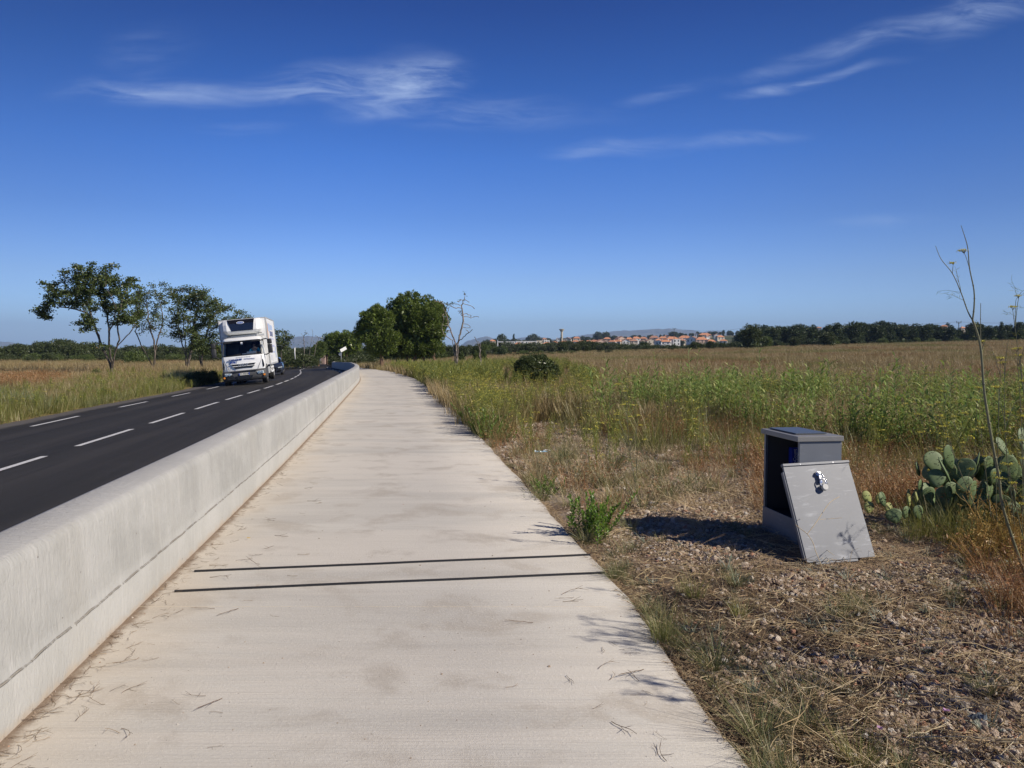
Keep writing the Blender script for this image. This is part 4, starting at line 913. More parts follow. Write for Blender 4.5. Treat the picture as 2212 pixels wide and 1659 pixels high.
mb = MB(); mb.box(0, .9, 0, .6, -.3, 1.2); o = mb.build('concrete_block', M['slab_concrete'], None, bevel=.03); b = at(686, 772, 152); o.location = (b.x, 152, ground(b.x, 152)); tag(o, 'low grey concrete block just left of the pinkish block', 'concrete block')
# pale post left of the truck side
b = at(637.5, 771, 95); top = at(636, 751, 95).z
mb = MB(); mb.tube([(0, 0, -.3), (-.05, 0, (top - b.z) * .5), (-.02, 0, top - b.z)], .07, 8); o = mb.build('marker_post', M['pole_white'], None, smooth=True); o.location = b; tag(o, 'thin pale post standing in the scrub right of the truck', 'post')
# street lamp
y = 260; b = at(1075, 762, y); t_ = at(1075, 736, y)
lp = empty('street_lamp', (b.x, y, b.z), 0, 'short white street lamp with a horizontal arm before the village', 'street lamp'); H_ = t_.z - b.z
MB().tube([(0, 0, -.5), (0, 0, H_)], .17, 10).build('pole', M['pole_white'], lp); MB().box(0, 1.9, -.15, .15, H_ - .55, H_ - .25).build('arm', M['pole_white'], lp, bevel=.03)
MB().box(-.1, .2, -.12, .12, H_ - .1, H_ + .35).build('cap', M['sign_back'], lp, bevel=.03)
# utility poles: u, top v, base v, y
POLES = [(1456, 709, 745, 520, 'dark wooden utility pole standing left in the village', .16), (1131, 736, 752, 500, 'short dark pole in the trees right of the street lamp', .12), (1481, 727, 748, 480, 'slim pole beside the tallest dark pole in the village', .10),
         (1862, 711, 738, 330, 'slim pole before the right conifers', .10), (2070, 695, 742, 320, 'utility pole with a forked crossarm above the right conifers', .16), (1639, 704, 745, 340, 'utility pole rising from the trees right of the village', .13), (1851, 725, 742, 255, 'pale thin pole in front of the conifer row', .08), (1863, 722, 751, 470, 'thin pole at the right end of the village', .1)]
ptop = []
for (u, v0, v1, y, lb, rr_) in POLES[:7]:
    b = at(u, v1, y); t_ = at(u, v0, y); b.z = ground(b.x, y); H_ = t_.z - b.z
    pr = empty('utility_pole', b, 0, lb, 'utility pole', 'utility poles around the village')
    MB().tube([(0, 0, -.5), (0, 0, H_)], [rr_ * 1.2, rr_ * .8], 8).build('pole', M['pole_wood'], pr)
    if rr_ > .12:
        mb = MB(); mb.box(-1.0, 1.0, -.06, .06, H_ - .6, H_ - .45); mb.tube([(0, 0, H_ - .9), (-1.0, 0, H_ + .3)], .05, 6); mb.tube([(0, 0, H_ - .9), (1.0, 0, H_ + .3)], .05, 6)
        for s in (-1, 1): mb.tube([(s, 0, H_ - .5), (s, 0, H_ + .4)], .06, 6)
        mb.build('crossarm', M['pole_wood'], pr)
    ptop.append(t_)
def wire(a_, b_, sag, lb):
    pts = [a_.lerp(b_, t) - Vector((0, 0, sag * 4 * t * (1 - t))) for t in np.linspace(0, 1, 24)]
    mb = MB(); mb.tube(pts, .035, 4); tag(mb.build('power_line', M['wire_black'], None), lb, 'power line', 'power lines over the conifers')
P5, P4 = ptop[5], ptop[4]; far_r = at(2330, 690, 330); 
wire(P5, P4, 1.2, 'thin power line from the pole right of the village to the forked pole'); wire(P4, far_r, 1.0, 'thin power line running right from the forked pole')
wire(ptop[0] + Vector((0, 0, 0)), P5, 2.0, 'thin power line from the village pole to the pole right of the village')
b = at(2330, 742, 330); mb = MB(); mb.tube([(b.x, 330, b.z - 1), far_r], .14, 8); tag(mb.build('utility_pole', M['pole_wood'], None), 'utility pole at the right end of the power line', 'utility pole', 'utility poles around the village')
# water tower
y = 1150; b = at(1213.3, 742, y); zt = at(1213, 710.2, y).z; b.z = ground(b.x, y) - 1; sc_ = y / F
wt = empty('water_tower', b, 0, 'pale flared concrete water tower rising above the village trees', 'water tower')
H_ = zt - b.z
def circ(r_, z_, n=28): return [(r_ * math.cos(t), r_ * math.sin(t), z_) for t in np.linspace(0, 2 * math.pi, n, endpoint=False)]
mb = MB(); mb.loft([circ(2.65 * sc_, 0), circ(2.4 * sc_, H_ * .3), circ(2.35 * sc_, H_ - 6.6 * sc_)]); mb.build('shaft', M['tower_concrete'], wt, smooth='angle')
mb = MB(); mb.loft([circ(2.37 * sc_, H_ - 6.6 * sc_), circ(2.9 * sc_, H_ - 5.6 * sc_), circ(5.5 * sc_, H_ - 2.0 * sc_), circ(5.9 * sc_, H_ - 1.2 * sc_), circ(5.9 * sc_, H_ - .8 * sc_), circ(2.0 * sc_, H_ - .2 * sc_), circ(.8 * sc_, H_)]); mb.build('tank', M['tower_concrete'], wt, smooth='angle')
mb = MB(); mb.box(-2.7 * sc_, -1.2 * sc_, -2.6 * sc_, -1.6 * sc_, H_ * .52, H_ * .60); mb.box(-1.6 * sc_, 0, -2.75 * sc_, -1.9 * sc_, H_ * .42, H_ * .48); mb.build('hatch', M['window_dark'], wt)
# ------------------------------------------------------------------ plant building blocks
def unit(v): return v / np.maximum(np.linalg.norm(v, axis=-1, keepdims=True), 1e-9)
def blades(n, seed, h=(.3, .6), spread=.08, width=.006, lean=.35, curve=.5, seg=3, base=(0, 0, 0), updir=None):
    """n grass blades: arrays of vertices and quads"""
    r = np.random.default_rng(seed); H = r.uniform(*h, n); a = r.uniform(0, 2 * np.pi, n); rr = spread * np.sqrt(r.random(n)); b0 = np.stack([rr * np.cos(a), rr * np.sin(a), np.zeros(n)], -1) + np.array(base)
    la = a + r.normal(0, .7, n); ln = np.abs(r.normal(lean, lean * .5, n)); cu = curve * r.uniform(.4, 1.4, n)
    d = np.stack([np.cos(la), np.sin(la), np.zeros(n)], -1); wa = la + np.pi / 2 + r.normal(0, .5, n); wv = np.stack([np.cos(wa), np.sin(wa), np.zeros(n)], -1)
    V = []; 
    for k in range(seg + 1):
        t = k / seg; p = b0 + d * (H * (ln * t + cu * t * t * .6))[:, None] + np.array([0, 0, 1.]) * (H * (t - .25 * cu * t * t))[:, None]
        w_ = width * (1 - t) ** .7 * (1 if k else .8) if k < seg else width * .12
        V += [p - wv * w_ / 2, p + wv * w_ / 2]
    V = np.stack(V, 1); m = 2 * (seg + 1); F = []
    for k in range(seg): F.append(np.array([2 * k, 2 * k + 1, 2 * k + 3, 2 * k + 2])[None, :] + np.arange(n)[:, None] * m)
    tips = V[:, -1]; return V.reshape(-1, 3), np.concatenate(F), tips, d
def leaves(P, D, L, Wd, r, fold=.0, up=.3):
    """diamond leaves at P pointing along D"""
    n = len(P); D = unit(D); s = unit(np.cross(D, unit(r.normal(0, 1, (n, 3)) + np.array([0, 0, up]))))
    L = np.broadcast_to(L, (n,))[:, None]; Wd = np.broadcast_to(Wd, (n,))[:, None]
    nn = np.cross(s, D)
    V = np.stack([P, P + D * L * .45 + s * Wd / 2 + nn * Wd * fold, P + D * L, P + D * L * .45 - s * Wd / 2 + nn * Wd * fold], 1).reshape(-1, 3)
    return V, np.arange(4 * n).reshape(n, 4)
class NB:
    def __init__(s): s.V = []; s.F = []; s.m = []; s.n = 0
    def add(s, V, F, mi=0): s.V.append(np.asarray(V, float)); s.F.append(np.asarray(F) + s.n); s.m.append(np.full(len(F), mi)); s.n += len(V)
    def tube(s, pts, radii, n=4, mi=0):
        pts = np.asarray(pts, float); k = len(pts); radii = np.broadcast_to(radii, (k,)); d = unit(np.gradient(pts, axis=0)); ref = np.array([.3, .9, .2]); a = unit(np.cross(d, ref)); b = np.cross(d, a)
        t = np.arange(n) * 2 * np.pi / n; ring = pts[:, None] + radii[:, None, None] * (a[:, None] * np.cos(t)[None, :, None] + b[:, None] * np.sin(t)[None, :, None])
        i = (np.arange(k - 1)[:, None] * n + np.arange(n)[None, :]); j = (np.arange(k - 1)[:, None] * n + (np.arange(n)[None, :] + 1) % n)
        s.add(ring.reshape(-1, 3), np.stack([i, j, j + n, i + n], -1).reshape(-1, 4), mi)
    def mesh(s, name, mats): return np_mesh(name, np.concatenate(s.V), np.concatenate(s.F), mats, np.concatenate(s.m))

PROTO = {}
def proto(key, name, me_list):
    col_ = bpy.data.collections.new(name); 
    for i, me in enumerate(me_list):
        o = bpy.data.objects.new('%s_kind_%s' % (name, 'abcdefghij'[i]), me); col_.objects.link(o)
    PROTO[key] = (col_, len(me_list)); return col_
def scatter(name, key, P, S, rs, label, cat, tilt=.08, kind='stuff', yaw=None):
    """one 'stuff' object: instances of small plants or stones on points"""
    r = np.random.default_rng(rs); n = len(P); me = bpy.data.meshes.new(name); me.vertices.add(n); me.vertices.foreach_set('co', np.asarray(P, np.float32).ravel())
    rot = np.stack([r.normal(0, tilt, n), r.normal(0, tilt, n), r.uniform(0, 2 * np.pi, n) if yaw is None else yaw], -1).astype(np.float32)
    a = me.attributes.new('rot', 'FLOAT_VECTOR', 'POINT'); a.data.foreach_set('vector', rot.ravel())
    a = me.attributes.new('scl', 'FLOAT', 'POINT'); a.data.foreach_set('value', np.asarray(S, np.float32))
    a = me.attributes.new('pid', 'INT', 'POINT'); a.data.foreach_set('value', r.integers(0, PROTO[key][1], n).astype(np.int32))
    o = bpy.data.objects.new(name, me); C.objects.link(o)
    ng = bpy.data.node_groups.new(name, 'GeometryNodeTree'); ng.interface.new_socket('Geometry', in_out='INPUT', socket_type='NodeSocketGeometry'); ng.interface.new_socket('Geometry', in_out='OUTPUT', socket_type='NodeSocketGeometry')
    N = ng.nodes; gi = N.new('NodeGroupInput'); go = N.new('NodeGroupOutput'); ip = N.new('GeometryNodeInstanceOnPoints'); ci = N.new('GeometryNodeCollectionInfo'); ci.inputs[0].default_value = PROTO[key][0]; ci.inputs['Separate Children'].default_value = True; ci.inputs['Reset Children'].default_value = True
    def na(nm, ty): q = N.new('GeometryNodeInputNamedAttribute'); q.data_type = ty; q.inputs[0].default_value = nm; return q.outputs[0]
    L = ng.links; L.new(gi.outputs[0], ip.inputs['Points']); L.new(ci.outputs[0], ip.inputs['Instance']); ip.inputs['Pick Instance'].default_value = True
    L.new(na('pid', 'INT'), ip.inputs['Instance Index']); L.new(na('rot', 'FLOAT_VECTOR'), ip.inputs['Rotation']); L.new(na('scl', 'FLOAT'), ip.inputs['Scale']); L.new(ip.outputs[0], go.inputs[0])
    md = o.modifiers.new('instances', 'NODES'); md.node_group = ng; tag(o, label, cat, kind=kind); return o

# --- grass kinds
def dry_tuft(seed, n=26, h=(.35, .75), mat='dry_grass', w=.005, heads=True, spread=.16, lean=.18):
    nb = NB(); V, Fq, tips, d = blades(n, seed, h, spread, w, lean, .35, 3); nb.add(V, Fq); r = np.random.default_rng(seed + 99)
    if heads:
        k = n * 2 // 3; T0 = np.repeat(tips[:k], 3, 0) - r.random((k * 3, 1)) * np.array([0, 0, .12]); D = np.repeat(d[:k], 3, 0) + r.normal(0, .5, (k * 3, 3)) + np.array([0, 0, .3]); V, Fq = leaves(T0, D, r.uniform(.02, .05, k * 3), .010, r); nb.add(V, Fq)
    return nb.mesh('tuft', MATS[mat])
proto('dry', 'dry_grass', [dry_tuft(i) for i in range(4)])
proto('dryfar', 'dry_field_grass', [dry_tuft(i + 20, 40, (.35, .8), w=.022, spread=.5, lean=.2) for i in range(3)])
proto('rust', 'rust_grass', [dry_tuft(i + 40, 34, (.12, .42), 'rust_grass', .005, True, .12, .35) for i in range(3)])
proto('green', 'green_grass', [dry_tuft(i + 60, 30, (.25, .6), 'green_grass', .007, False, .13, .22) for i in range(4)])
proto('greenfar', 'green_field_grass', [dry_tuft(i + 80, 40, (.3, .75), 'green_grass', .02, False, .4, .2) for i in range(3)])
proto('bluegreen', 'blue_green_grass', [dry_tuft(i + 100, 50, (.5, .95), 'blue_green_grass', .010, False, .25, .3) for i in range(2)])
proto('tussock', 'low_tussock', [dry_tuft(i + 120, 60, (.08, .24), 'dark_tuft', .005, False, .06, .8) for i in range(3)])
proto('shortdry', 'short_straw', [dry_tuft(i + 140, 22, (.05, .22), 'straw', .0035, False, .10, .9) for i in range(3)])
def fennel(seed, h=.9, mat=('fennel_green', 'umbel_yellow'), flowers=True, thick=1.0):
    r = np.random.default_rng(seed); nb = NB()
    for s_ in range(3):
        a = r.uniform(0, 6.28); H = h * r.uniform(.7, 1.1); bx_, by_ = r.normal(0, .07, 2); ln = r.uniform(.05, .3); ts = np.linspace(0, 1, 6); st = np.stack([bx_ + np.cos(a) * ln * ts ** 1.5 * H, by_ + np.sin(a) * ln * ts ** 1.5 * H, H * ts], -1)
        nb.tube(st, np.linspace(.006, .003, 6) * thick, 3)
        for b in range(6):
            t = r.uniform(.3, .95); p = np.array([np.interp(t, ts, st[:, i]) for i in range(3)]); aa = r.uniform(0, 6.28); L = r.uniform(.12, .3) * h; q = p + np.array([np.cos(aa) * L * .6, np.sin(aa) * L * .6, L * .8]); nb.tube([p, (p + q) / 2 + [0, 0, -.02], q], [.003 * thick, .002 * thick, .0015 * thick], 3)
            if flowers and r.random() < .5:
                k = 9; P = q + np.stack([r.normal(0, .03, k), r.normal(0, .03, k), r.normal(0, .006, k)], -1); V, Fq = leaves(P, r.normal(0, 1, (k, 3)) * [1, 1, .2], .02, .018, r, up=3); nb.add(V, Fq, 1)
        k = 70; t = r.uniform(.05, .9, k); P = np.stack([np.interp(t, ts, st[:, i]) for i in range(3)], -1) + r.normal(0, .02, (k, 3)); V, Fq = leaves(P, r.normal(0, 1, (k, 3)) + [0, 0, .5], r.uniform(.06, .16, k) * h, .006 * thick, r); nb.add(V, Fq)
    return nb.mesh('fennel', [MATS[mat[0]], MATS[mat[1]]])
proto('fennel', 'fennel', [fennel(i + 200) for i in range(4)])
proto('fennelfar', 'far_fennel', [fennel(i + 220, .9, thick=2.6) for i in range(3)])
proto('orange', 'withered_fennel', [fennel(i + 240, .7, ('orange_fennel', 'orange_fennel')) for i in range(3)])
def reed(seed, H=1.25):
    r = np.random.default_rng(seed); nb = NB(); ts = np.linspace(0, 1, 7); a = r.uniform(0, 6.28); ln = r.uniform(.0, .18); H *= r.uniform(.75, 1.1)
    st = np.stack([np.cos(a) * ln * ts ** 2 * H, np.sin(a) * ln * ts ** 2 * H, H * ts], -1); nb.tube(st, np.linspace(.009, .003, 7), 4)
    k = 15; az0 = r.uniform(0, 6.28)
    for i in range(k):
        t = .12 + .86 * i / k; p = np.array([np.interp(t, ts, st[:, j]) for j in range(3)]); az = az0 + i * math.pi + r.normal(0, .45); L = r.uniform(.28, .46) * (1 - .35 * t); w_ = r.uniform(.024, .040); el_ = r.uniform(.7, 1.2)
        d = np.array([math.cos(az), math.sin(az), 0]); s_ = np.array([-math.sin(az), math.cos(az), 0]); u = np.linspace(0, 1, 6); out = L * (u * math.cos(el_) + .35 * u ** 2); zz = L * (u * math.sin(el_) - .62 * u ** 2.2); ww = w_ * np.array([.5, 1, .95, .75, .4, .03])
        c = p + d * out[:, None] + np.array([0, 0, 1.]) * zz[:, None]; V = np.stack([c - s_ * ww[:, None] / 2, c + s_ * ww[:, None] / 2], 1).reshape(-1, 3); nb.add(V, [[2 * q, 2 * q + 1, 2 * q + 3, 2 * q + 2] for q in range(5)])
    return nb.mesh('reed', MATS['reed_leaf'])
proto('reed', 'giant_reed', [reed(i + 300) for i in range(6)])
def leafy(seed, H=.35, stems=9, spread=.10, mat='weed_leaf', leafL=.055, leafW=.017, per=26):
    r = np.random.default_rng(seed); nb = NB()
    for s_ in range(stems):
        a = r.uniform(0, 6.28); h = H * r.uniform(.5, 1.1); ln = r.uniform(.05, .95); ts = np.linspace(0, 1, 5); b_ = r.normal(0, spread * .5, 2); st = np.stack([b_[0] + np.cos(a) * ln * ts * h, b_[1] + np.sin(a) * ln * ts * h, h * ts], -1); nb.tube(st, np.linspace(.004, .002, 5), 4, 1)
        t = np.linspace(.12, 1, per); P = np.stack([np.interp(t, ts, st[:, i]) for i in range(3)], -1); az = np.arange(per) * 2.4 + r.uniform(0, 6); el_ = .35 + .8 * t; D = np.stack([np.cos(az) * np.cos(el_), np.sin(az) * np.cos(el_), np.sin(el_)], -1)
        V, Fq = leaves(P, D, leafL * (1.1 - .45 * t), leafW, r, .2, 2.5); nb.add(V, Fq)
    return nb.mesh('leafy_plant', [MATS[mat], MATS['fennel_stem']])
def rocks(seed):
    bm = bmesh.new(); bmesh.ops.create_icosphere(bm, subdivisions=2, radius=1); r = random.Random(seed); pl = [(Vector((r.gauss(0, 1), r.gauss(0, 1), r.gauss(0, 1))).normalized(), r.uniform(.45, .85)) for _ in range(9)]
    sc3 = (1, r.uniform(.6, .95), r.uniform(.45, .75))
    for v in bm.verts:
        for n_, d_ in pl:
            q = v.co.dot(n_)
            if q > d_: v.co -= n_ * (q - d_)
        v.co = Vector((v.co.x * sc3[0], v.co.y * sc3[1], v.co.z * sc3[2]))
    me = bpy.data.meshes.new('stone'); bm.to_mesh(me); bm.free(); me.materials.append(MATS['rock']); return me
proto('rock', 'gravel_stone', [rocks(i) for i in range(7)])
def twig(seed, L=.25, mat='straw', w=.0018, branch=2, flat=.25):
    r = np.random.default_rng(seed); nb = NB(); k = 7; d = np.array([1., 0, flat]); p = np.zeros(3); pts = [p]
    for i in range(k - 1): d = d + r.normal(0, .28, 3) * [1, 1, .5]; d[2] = d[2] * .6; d = d / np.linalg.norm(d); p = p + d * L / k; pts.append(p)
    pts = np.array(pts); pts[:, 2] = np.abs(pts[:, 2]) + .003; nb.tube(pts, np.linspace(w, w * .5, k), 3)
    for b in range(branch):
        i = r.integers(1, k - 1); dd = r.normal(0, 1, 3) * [1, 1, .3] + d; dd /= np.linalg.norm(dd); q = pts[i] + np.outer(np.linspace(0, 1, 4), dd) * L * .35; q[:, 2] = np.abs(q[:, 2]); nb.tube(q, np.linspace(w * .7, w * .4, 4), 3)
    return nb.mesh('twig', MATS[mat])
proto('straw', 'straw_stalk', [twig(i) for i in range(4)] + [twig(9, .3, 'litter', .0016, 3)])
proto('litter', 'litter_twig', [twig(i + 20, .09, 'litter', .0022, 1, .1) for i in range(3)] + [twig(i + 30, .10, 'straw', .0018, 1, .15) for i in range(2)])
proto('rosette', 'grey_rosette', [dry_tuft(i + 500, 26, (.03, .10), 'grey_herb', .010, False, .03, 1.3) for i in range(3)])
def flower_mesh(mat, R_, n, seed):
    r = np.random.default_rng(seed); a = np.linspace(0, 2 * np.pi, n, endpoint=False); D = np.stack([np.cos(a), np.sin(a), np.full(n, .25)], -1); V, Fq = leaves(np.zeros((n, 3)), D, R_, R_ * .6, r, 0, 5); nb = NB(); nb.add(V + [0, 0, .0], Fq); return nb

# ------------------------------------------------------------------ scattering over the ground
def inpoly(u, v, poly):
    ins = np.zeros(len(u), bool); n = len(poly); j = n - 1
    for i in range(n):
        xi, yi = poly[i]; xj, yj = poly[j]; c = ((yi > v) != (yj > v)) & (u < (xj - xi) * (v - yi) / (yj - yi + 1e-12) + xi); ins ^= c; j = i
    return ins
def pts_in(n, y0, y1, a0, a1, seed, power=0.0, side='right', poly=None, dens=None):
    """random ground points: distance y0..y1, bearing a0..a1 (x/y); power shifts density towards the near side"""
    r = np.random.default_rng(seed); t = r.random(n)
    k = 2 - power; y = (y0 ** k + (y1 ** k - y0 ** k) * t) ** (1 / k) if abs(k) > .01 else y0 * (y1 / y0) ** t
    x = r.uniform(a0, a1, n) * y; off = x - xw(y); m = off > 3.14 - .12 * (1 - sst(2.6, 5.2, y)) if side == 'right' else off < -RL - .12
    x, y = x[m], y[m]
    z = gz(x, y)
    if poly is not None: u, v = proj(x, y, z); m = inpoly(u, v, poly); x, y, z = x[m], y[m], z[m]
    if dens is not None: m = r.random(len(x)) < dens(x, y); x, y, z = x[m], y[m], z[m]
    return np.stack([x, y, z], -1)
def cabclear(P, rr=.34):
    return P[~((P[:, 0] > 2.0) & (P[:, 0] < 2.78) & (P[:, 1] > 5.5) & (P[:, 1] < 6.85))]
def U_(lo, hi, n, s): return np.random.default_rng(s).uniform(lo, hi, n)
def LN(med, sig, n, s, lo=.0, hi=9): return np.clip(med * np.exp(np.random.default_rng(s).normal(0, sig, n)), lo, hi)
# right side: bare zones keep the plants away
BARE = [(1250, 1290), (1330, 1150), (1380, 1095), (1470, 1060), (1620, 1050), (1660, 1130), (1740, 1230), (1960, 1215), (2300, 1290), (2300, 1720), (1640, 1720), (1400, 1390)]
GRAV = [(1085, 985), (1100, 915), (1210, 905), (1400, 960), (1480, 1000), (1400, 1050), (1150, 1080)]
BUSHV = [(1085, 812), (1235, 812), (1250, 880), (1070, 880)]
def nearbush(x, y): u, v = proj(x, y, G(x, y)); return inpoly(u, v, BUSHV)
def bare(x, y): u, v = proj(x, y, G(x, y)); return inpoly(u, v, BARE)
def grav(x, y): u, v = proj(x, y, G(x, y)); return inpoly(u, v, GRAV)
# gravel
P = cabclear(pts_in(166500, 2.3, 7.8, .12, 1.5, 1, 0.6)); n = len(P); u_, v_ = proj(P[:, 0], P[:, 1], P[:, 2])
stony = np.maximum(np.maximum(1 - np.hypot((u_ - 1450) / 230, (v_ - 1165) / 70) ** 2, 1 - np.hypot((u_ - 2150) / 330, (v_ - 1500) / 220) ** 2), np.maximum(1 - np.hypot((u_ - 1900) / 300, (v_ - 1250) / 40) ** 2, 1 - np.hypot((u_ - 1750) / 200, (v_ - 1450) / 60) ** 2))
gravw = .09 + 1.6 * np.clip(stony + .9 * vnoise(P[:, 0], P[:, 1], .45, 77), 0, 1)
m = np.random.default_rng(2).random(n) < np.clip(gravw, .06, 1); P = P[m]; S = LN(.0095, .5, len(P), 3, .004, .032); P[:, 2] += S * .15
scatter('gravel', 'rock', P, S, 4, 'loose pale gravel and small stones over the bare soil', 'gravel', tilt=.5)
P = pts_in(42000, 6.6, 17, -.1, .8, 5, 1.0, dens=lambda x, y: np.where(grav(x, y) | bare(x, y), 1, .25)); S = LN(.016, .5, len(P), 6, .008, .05); P[:, 2] += S * .1
scatter('gravel', 'rock', P, S, 7, 'loose pale gravel and small stones among the sparse grass', 'gravel', tilt=.5)
# straw and litter on the near soil
P = pts_in(22200, 2.3, 8.5, .12, 1.5, 8, .6); P[:, 2] += .004; scatter('dry_litter', 'litter', P, U_(.5, 1.5, len(P), 9), 10, 'short dry twigs and leaf litter covering the soil', 'litter', tilt=.15)
P = pts_in(6660, 2.3, 9, .12, 1.5, 11, .6, dens=lambda x, y: np.clip(.5 + 1.6 * vnoise(x, y, .6, 12), .1, 1)); P[:, 2] += .012; scatter('dry_litter', 'straw', P, U_(.5, 1.6, len(P), 12), 13, 'longer pale straw stalks strewn over the soil', 'litter', tilt=.12)
P = pts_in(4810, 2.4, 14, .0, 1.5, 14, .6); P[:, 2] += .005; scatter('dry_litter', 'shortdry', P, np.where(P[:, 1] < 7.6, U_(.15, .42, len(P), 15), U_(.4, 1.2, len(P), 15)), 16, 'short broken straw between the sparse tufts', 'litter', tilt=.3)
P = pts_in(203, 2.3, 6.5, .12, 1.5, 17, .4); scatter('small_weeds', 'rosette', P, U_(.3, .8, len(P), 18), 19, 'small grey-green rosette weeds on the soil', 'weeds', tilt=.2)
P = cabclear(pts_in(1480, 2.3, 7, .12, 1.5, 20, .4, dens=lambda x, y: np.clip(.1 + 2.2 * vnoise(x, y, .5, 21), 0, 1))); scatter('low_grass', 'tussock', P, U_(.25, .7, len(P), 22), 23, 'low sparse grass tufts on the near bare soil', 'grass', tilt=.2)
# middle distance on the right
def nb_(x, y): u, v = proj(x, y, G(x, y)); return np.where(bare(x, y), .0, np.where(grav(x, y), .10, np.where((u < 1640), .14 + .75 * (1 - sst(930, 990, v)), 1.0)))
P = cabclear(pts_in(5200, 6.6, 15, -.1, .85, 30, .6, dens=lambda x, y: nb_(x, y) * np.clip(.35 + 1.6 * vnoise(x, y, 1.1, 31), .02, 1))); scatter('dry_grass', 'rust', P, U_(.4, 1.15, len(P), 32), 33, 'reddish-brown withered grass around the cabinet', 'grass')
P = cabclear(pts_in(2600, 7.5, 16, -.1, .9, 34, .5, dens=lambda x, y: nb_(x, y) * .7)); scatter('dry_grass', 'dry', P, U_(.3, .7, len(P), 35), 36, 'straw-coloured dry grass between the gravel and the reeds', 'grass')
P = cabclear(pts_in(500, 6.8, 16, -.1, .8, 37, .5, dens=lambda x, y: np.where(bare(x, y), 0, .8))); scatter('low_grass', 'green', P, U_(.25, .6, len(P), 38), 39, 'sparse green grass tufts along the edge of the gravel', 'grass')
P = pts_in(300, 6.5, 15, -.1, .3, 40, .5, dens=lambda x, y: np.where(grav(x, y), .5, .2)); scatter('low_grass', 'tussock', P, U_(.6, 1.5, len(P), 41), 42, 'dark green tussocks on the gravel patch beside the path', 'grass')
# reeds
REED = [(1250, 925), (1330, 890), (1450, 880), (1600, 868), (1800, 866), (2500, 885), (2500, 1040), (2050, 1010), (1850, 985), (1700, 965), (1560, 935), (1400, 915)]
P = pts_in(60000, 9, 34, .02, .95, 43, .6, poly=REED, dens=lambda x, y: np.clip(.24 + 3.2 * vnoise(x, y, 1.9, 44), .01, 1) * .28); 
scatter('reeds', 'reed', P, U_(.42, .98, len(P), 45), 46, 'thicket of green giant reeds with long arching leaves behind the cabinet', 'reeds', tilt=.10)
P = pts_in(40, 12, 22, .1, .62, 47, .6); scatter('reeds', 'reed', P, U_(.9, 1.3, len(P), 48), 49, 'few taller reed stems standing above the thicket', 'reeds', tilt=.08)
P = pts_in(800, 8.5, 24, .0, .95, 50, .7, poly=[(1000, 860), (1500, 840), (2500, 830), (2500, 1070), (1850, 1040), (1500, 1000), (1230, 940)]); scatter('tall_grass', 'green', P, U_(.6, 1.4, len(P), 51), 52, 'tall green grass growing among the reeds', 'grass')
# fennel along the path and between
FEN = [(760, 805), (800, 782), (1000, 772), (1200, 784), (1290, 845), (1270, 905), (1150, 900), (1040, 955), (960, 870), (890, 825)]
P = pts_in(16000, 9, 70, -.25, .25, 53, 1.2, poly=FEN, dens=lambda x, y: np.clip(.5 + vnoise(x, y, 3, 54), .1, 1) * np.where(nearbush(x, y), .12, 1)); near = P[:, 1] < 26
scatter('wild_fennel', 'fennel', P[near], U_(.5, .95, near.sum(), 55), 56, 'yellow-green flowering wild fennel along the path edge', 'fennel')
scatter('wild_fennel', 'fennelfar', P[~near], U_(.7, 1.15, (~near).sum(), 57), 58, 'yellow-green wild fennel around the bare tree and far path', 'fennel')
P = pts_in(8000, 10, 60, -.25, .3, 59, 1.1, poly=FEN, dens=lambda x, y: np.where(nearbush(x, y), .1, 1.0)); scatter('tall_grass', 'greenfar', P, U_(.4, .8, len(P), 60), 61, 'green and yellow tall grass along the path', 'grass')
P = pts_in(260, 9, 30, .0, .8, 62, .6); scatter('wild_fennel', 'fennel', P, U_(.6, 1.15, len(P), 63), 64, 'scattered wild fennel stems with yellow umbels in the field', 'fennel')
# big dry field, right
P = pts_in(11000, 14, 45, -.1, .85, 65, .9, dens=lambda x, y: np.where(bare(x, y) | grav(x, y), 0, np.clip(.35 + sst(14, 24, y) + vnoise(x, y, 1.5, 66), .1, 1) * np.where(nearbush(x, y), .25, 1))); scatter('dry_field', 'dryfar', P, U_(.55, .95, len(P), 66), 67, 'golden-brown dry grass field right of the path, nearer part', 'grass')
P = pts_in(34000, 45, 205, -.22, .85, 68, .9); scatter('dry_field', 'dryfar', P, U_(.65, 1.15, len(P), 69), 70, 'golden-brown dry grass field right of the path, stretching to the trees', 'grass')
P = pts_in(3200, 30, 200, .0, .85, 71, .9, dens=lambda x, y: (vnoise(x, y, 9, 72) > .1) * 1.0); scatter('green_patches', 'greenfar', P, U_(.4, .9, len(P), 73), 74, 'green weed patches scattered over the dry field', 'weeds')
P = pts_in(900, 38, 50, -.5, -.3, 96, 1, 'left', poly=[(370, 835), (375, 800), (480, 790), (490, 822)]); scatter('verge_grass', 'bluegreen', P, U_(.7, 1.2, len(P), 97), 98, 'tall rank grass in the shade beside the truck', 'grass')
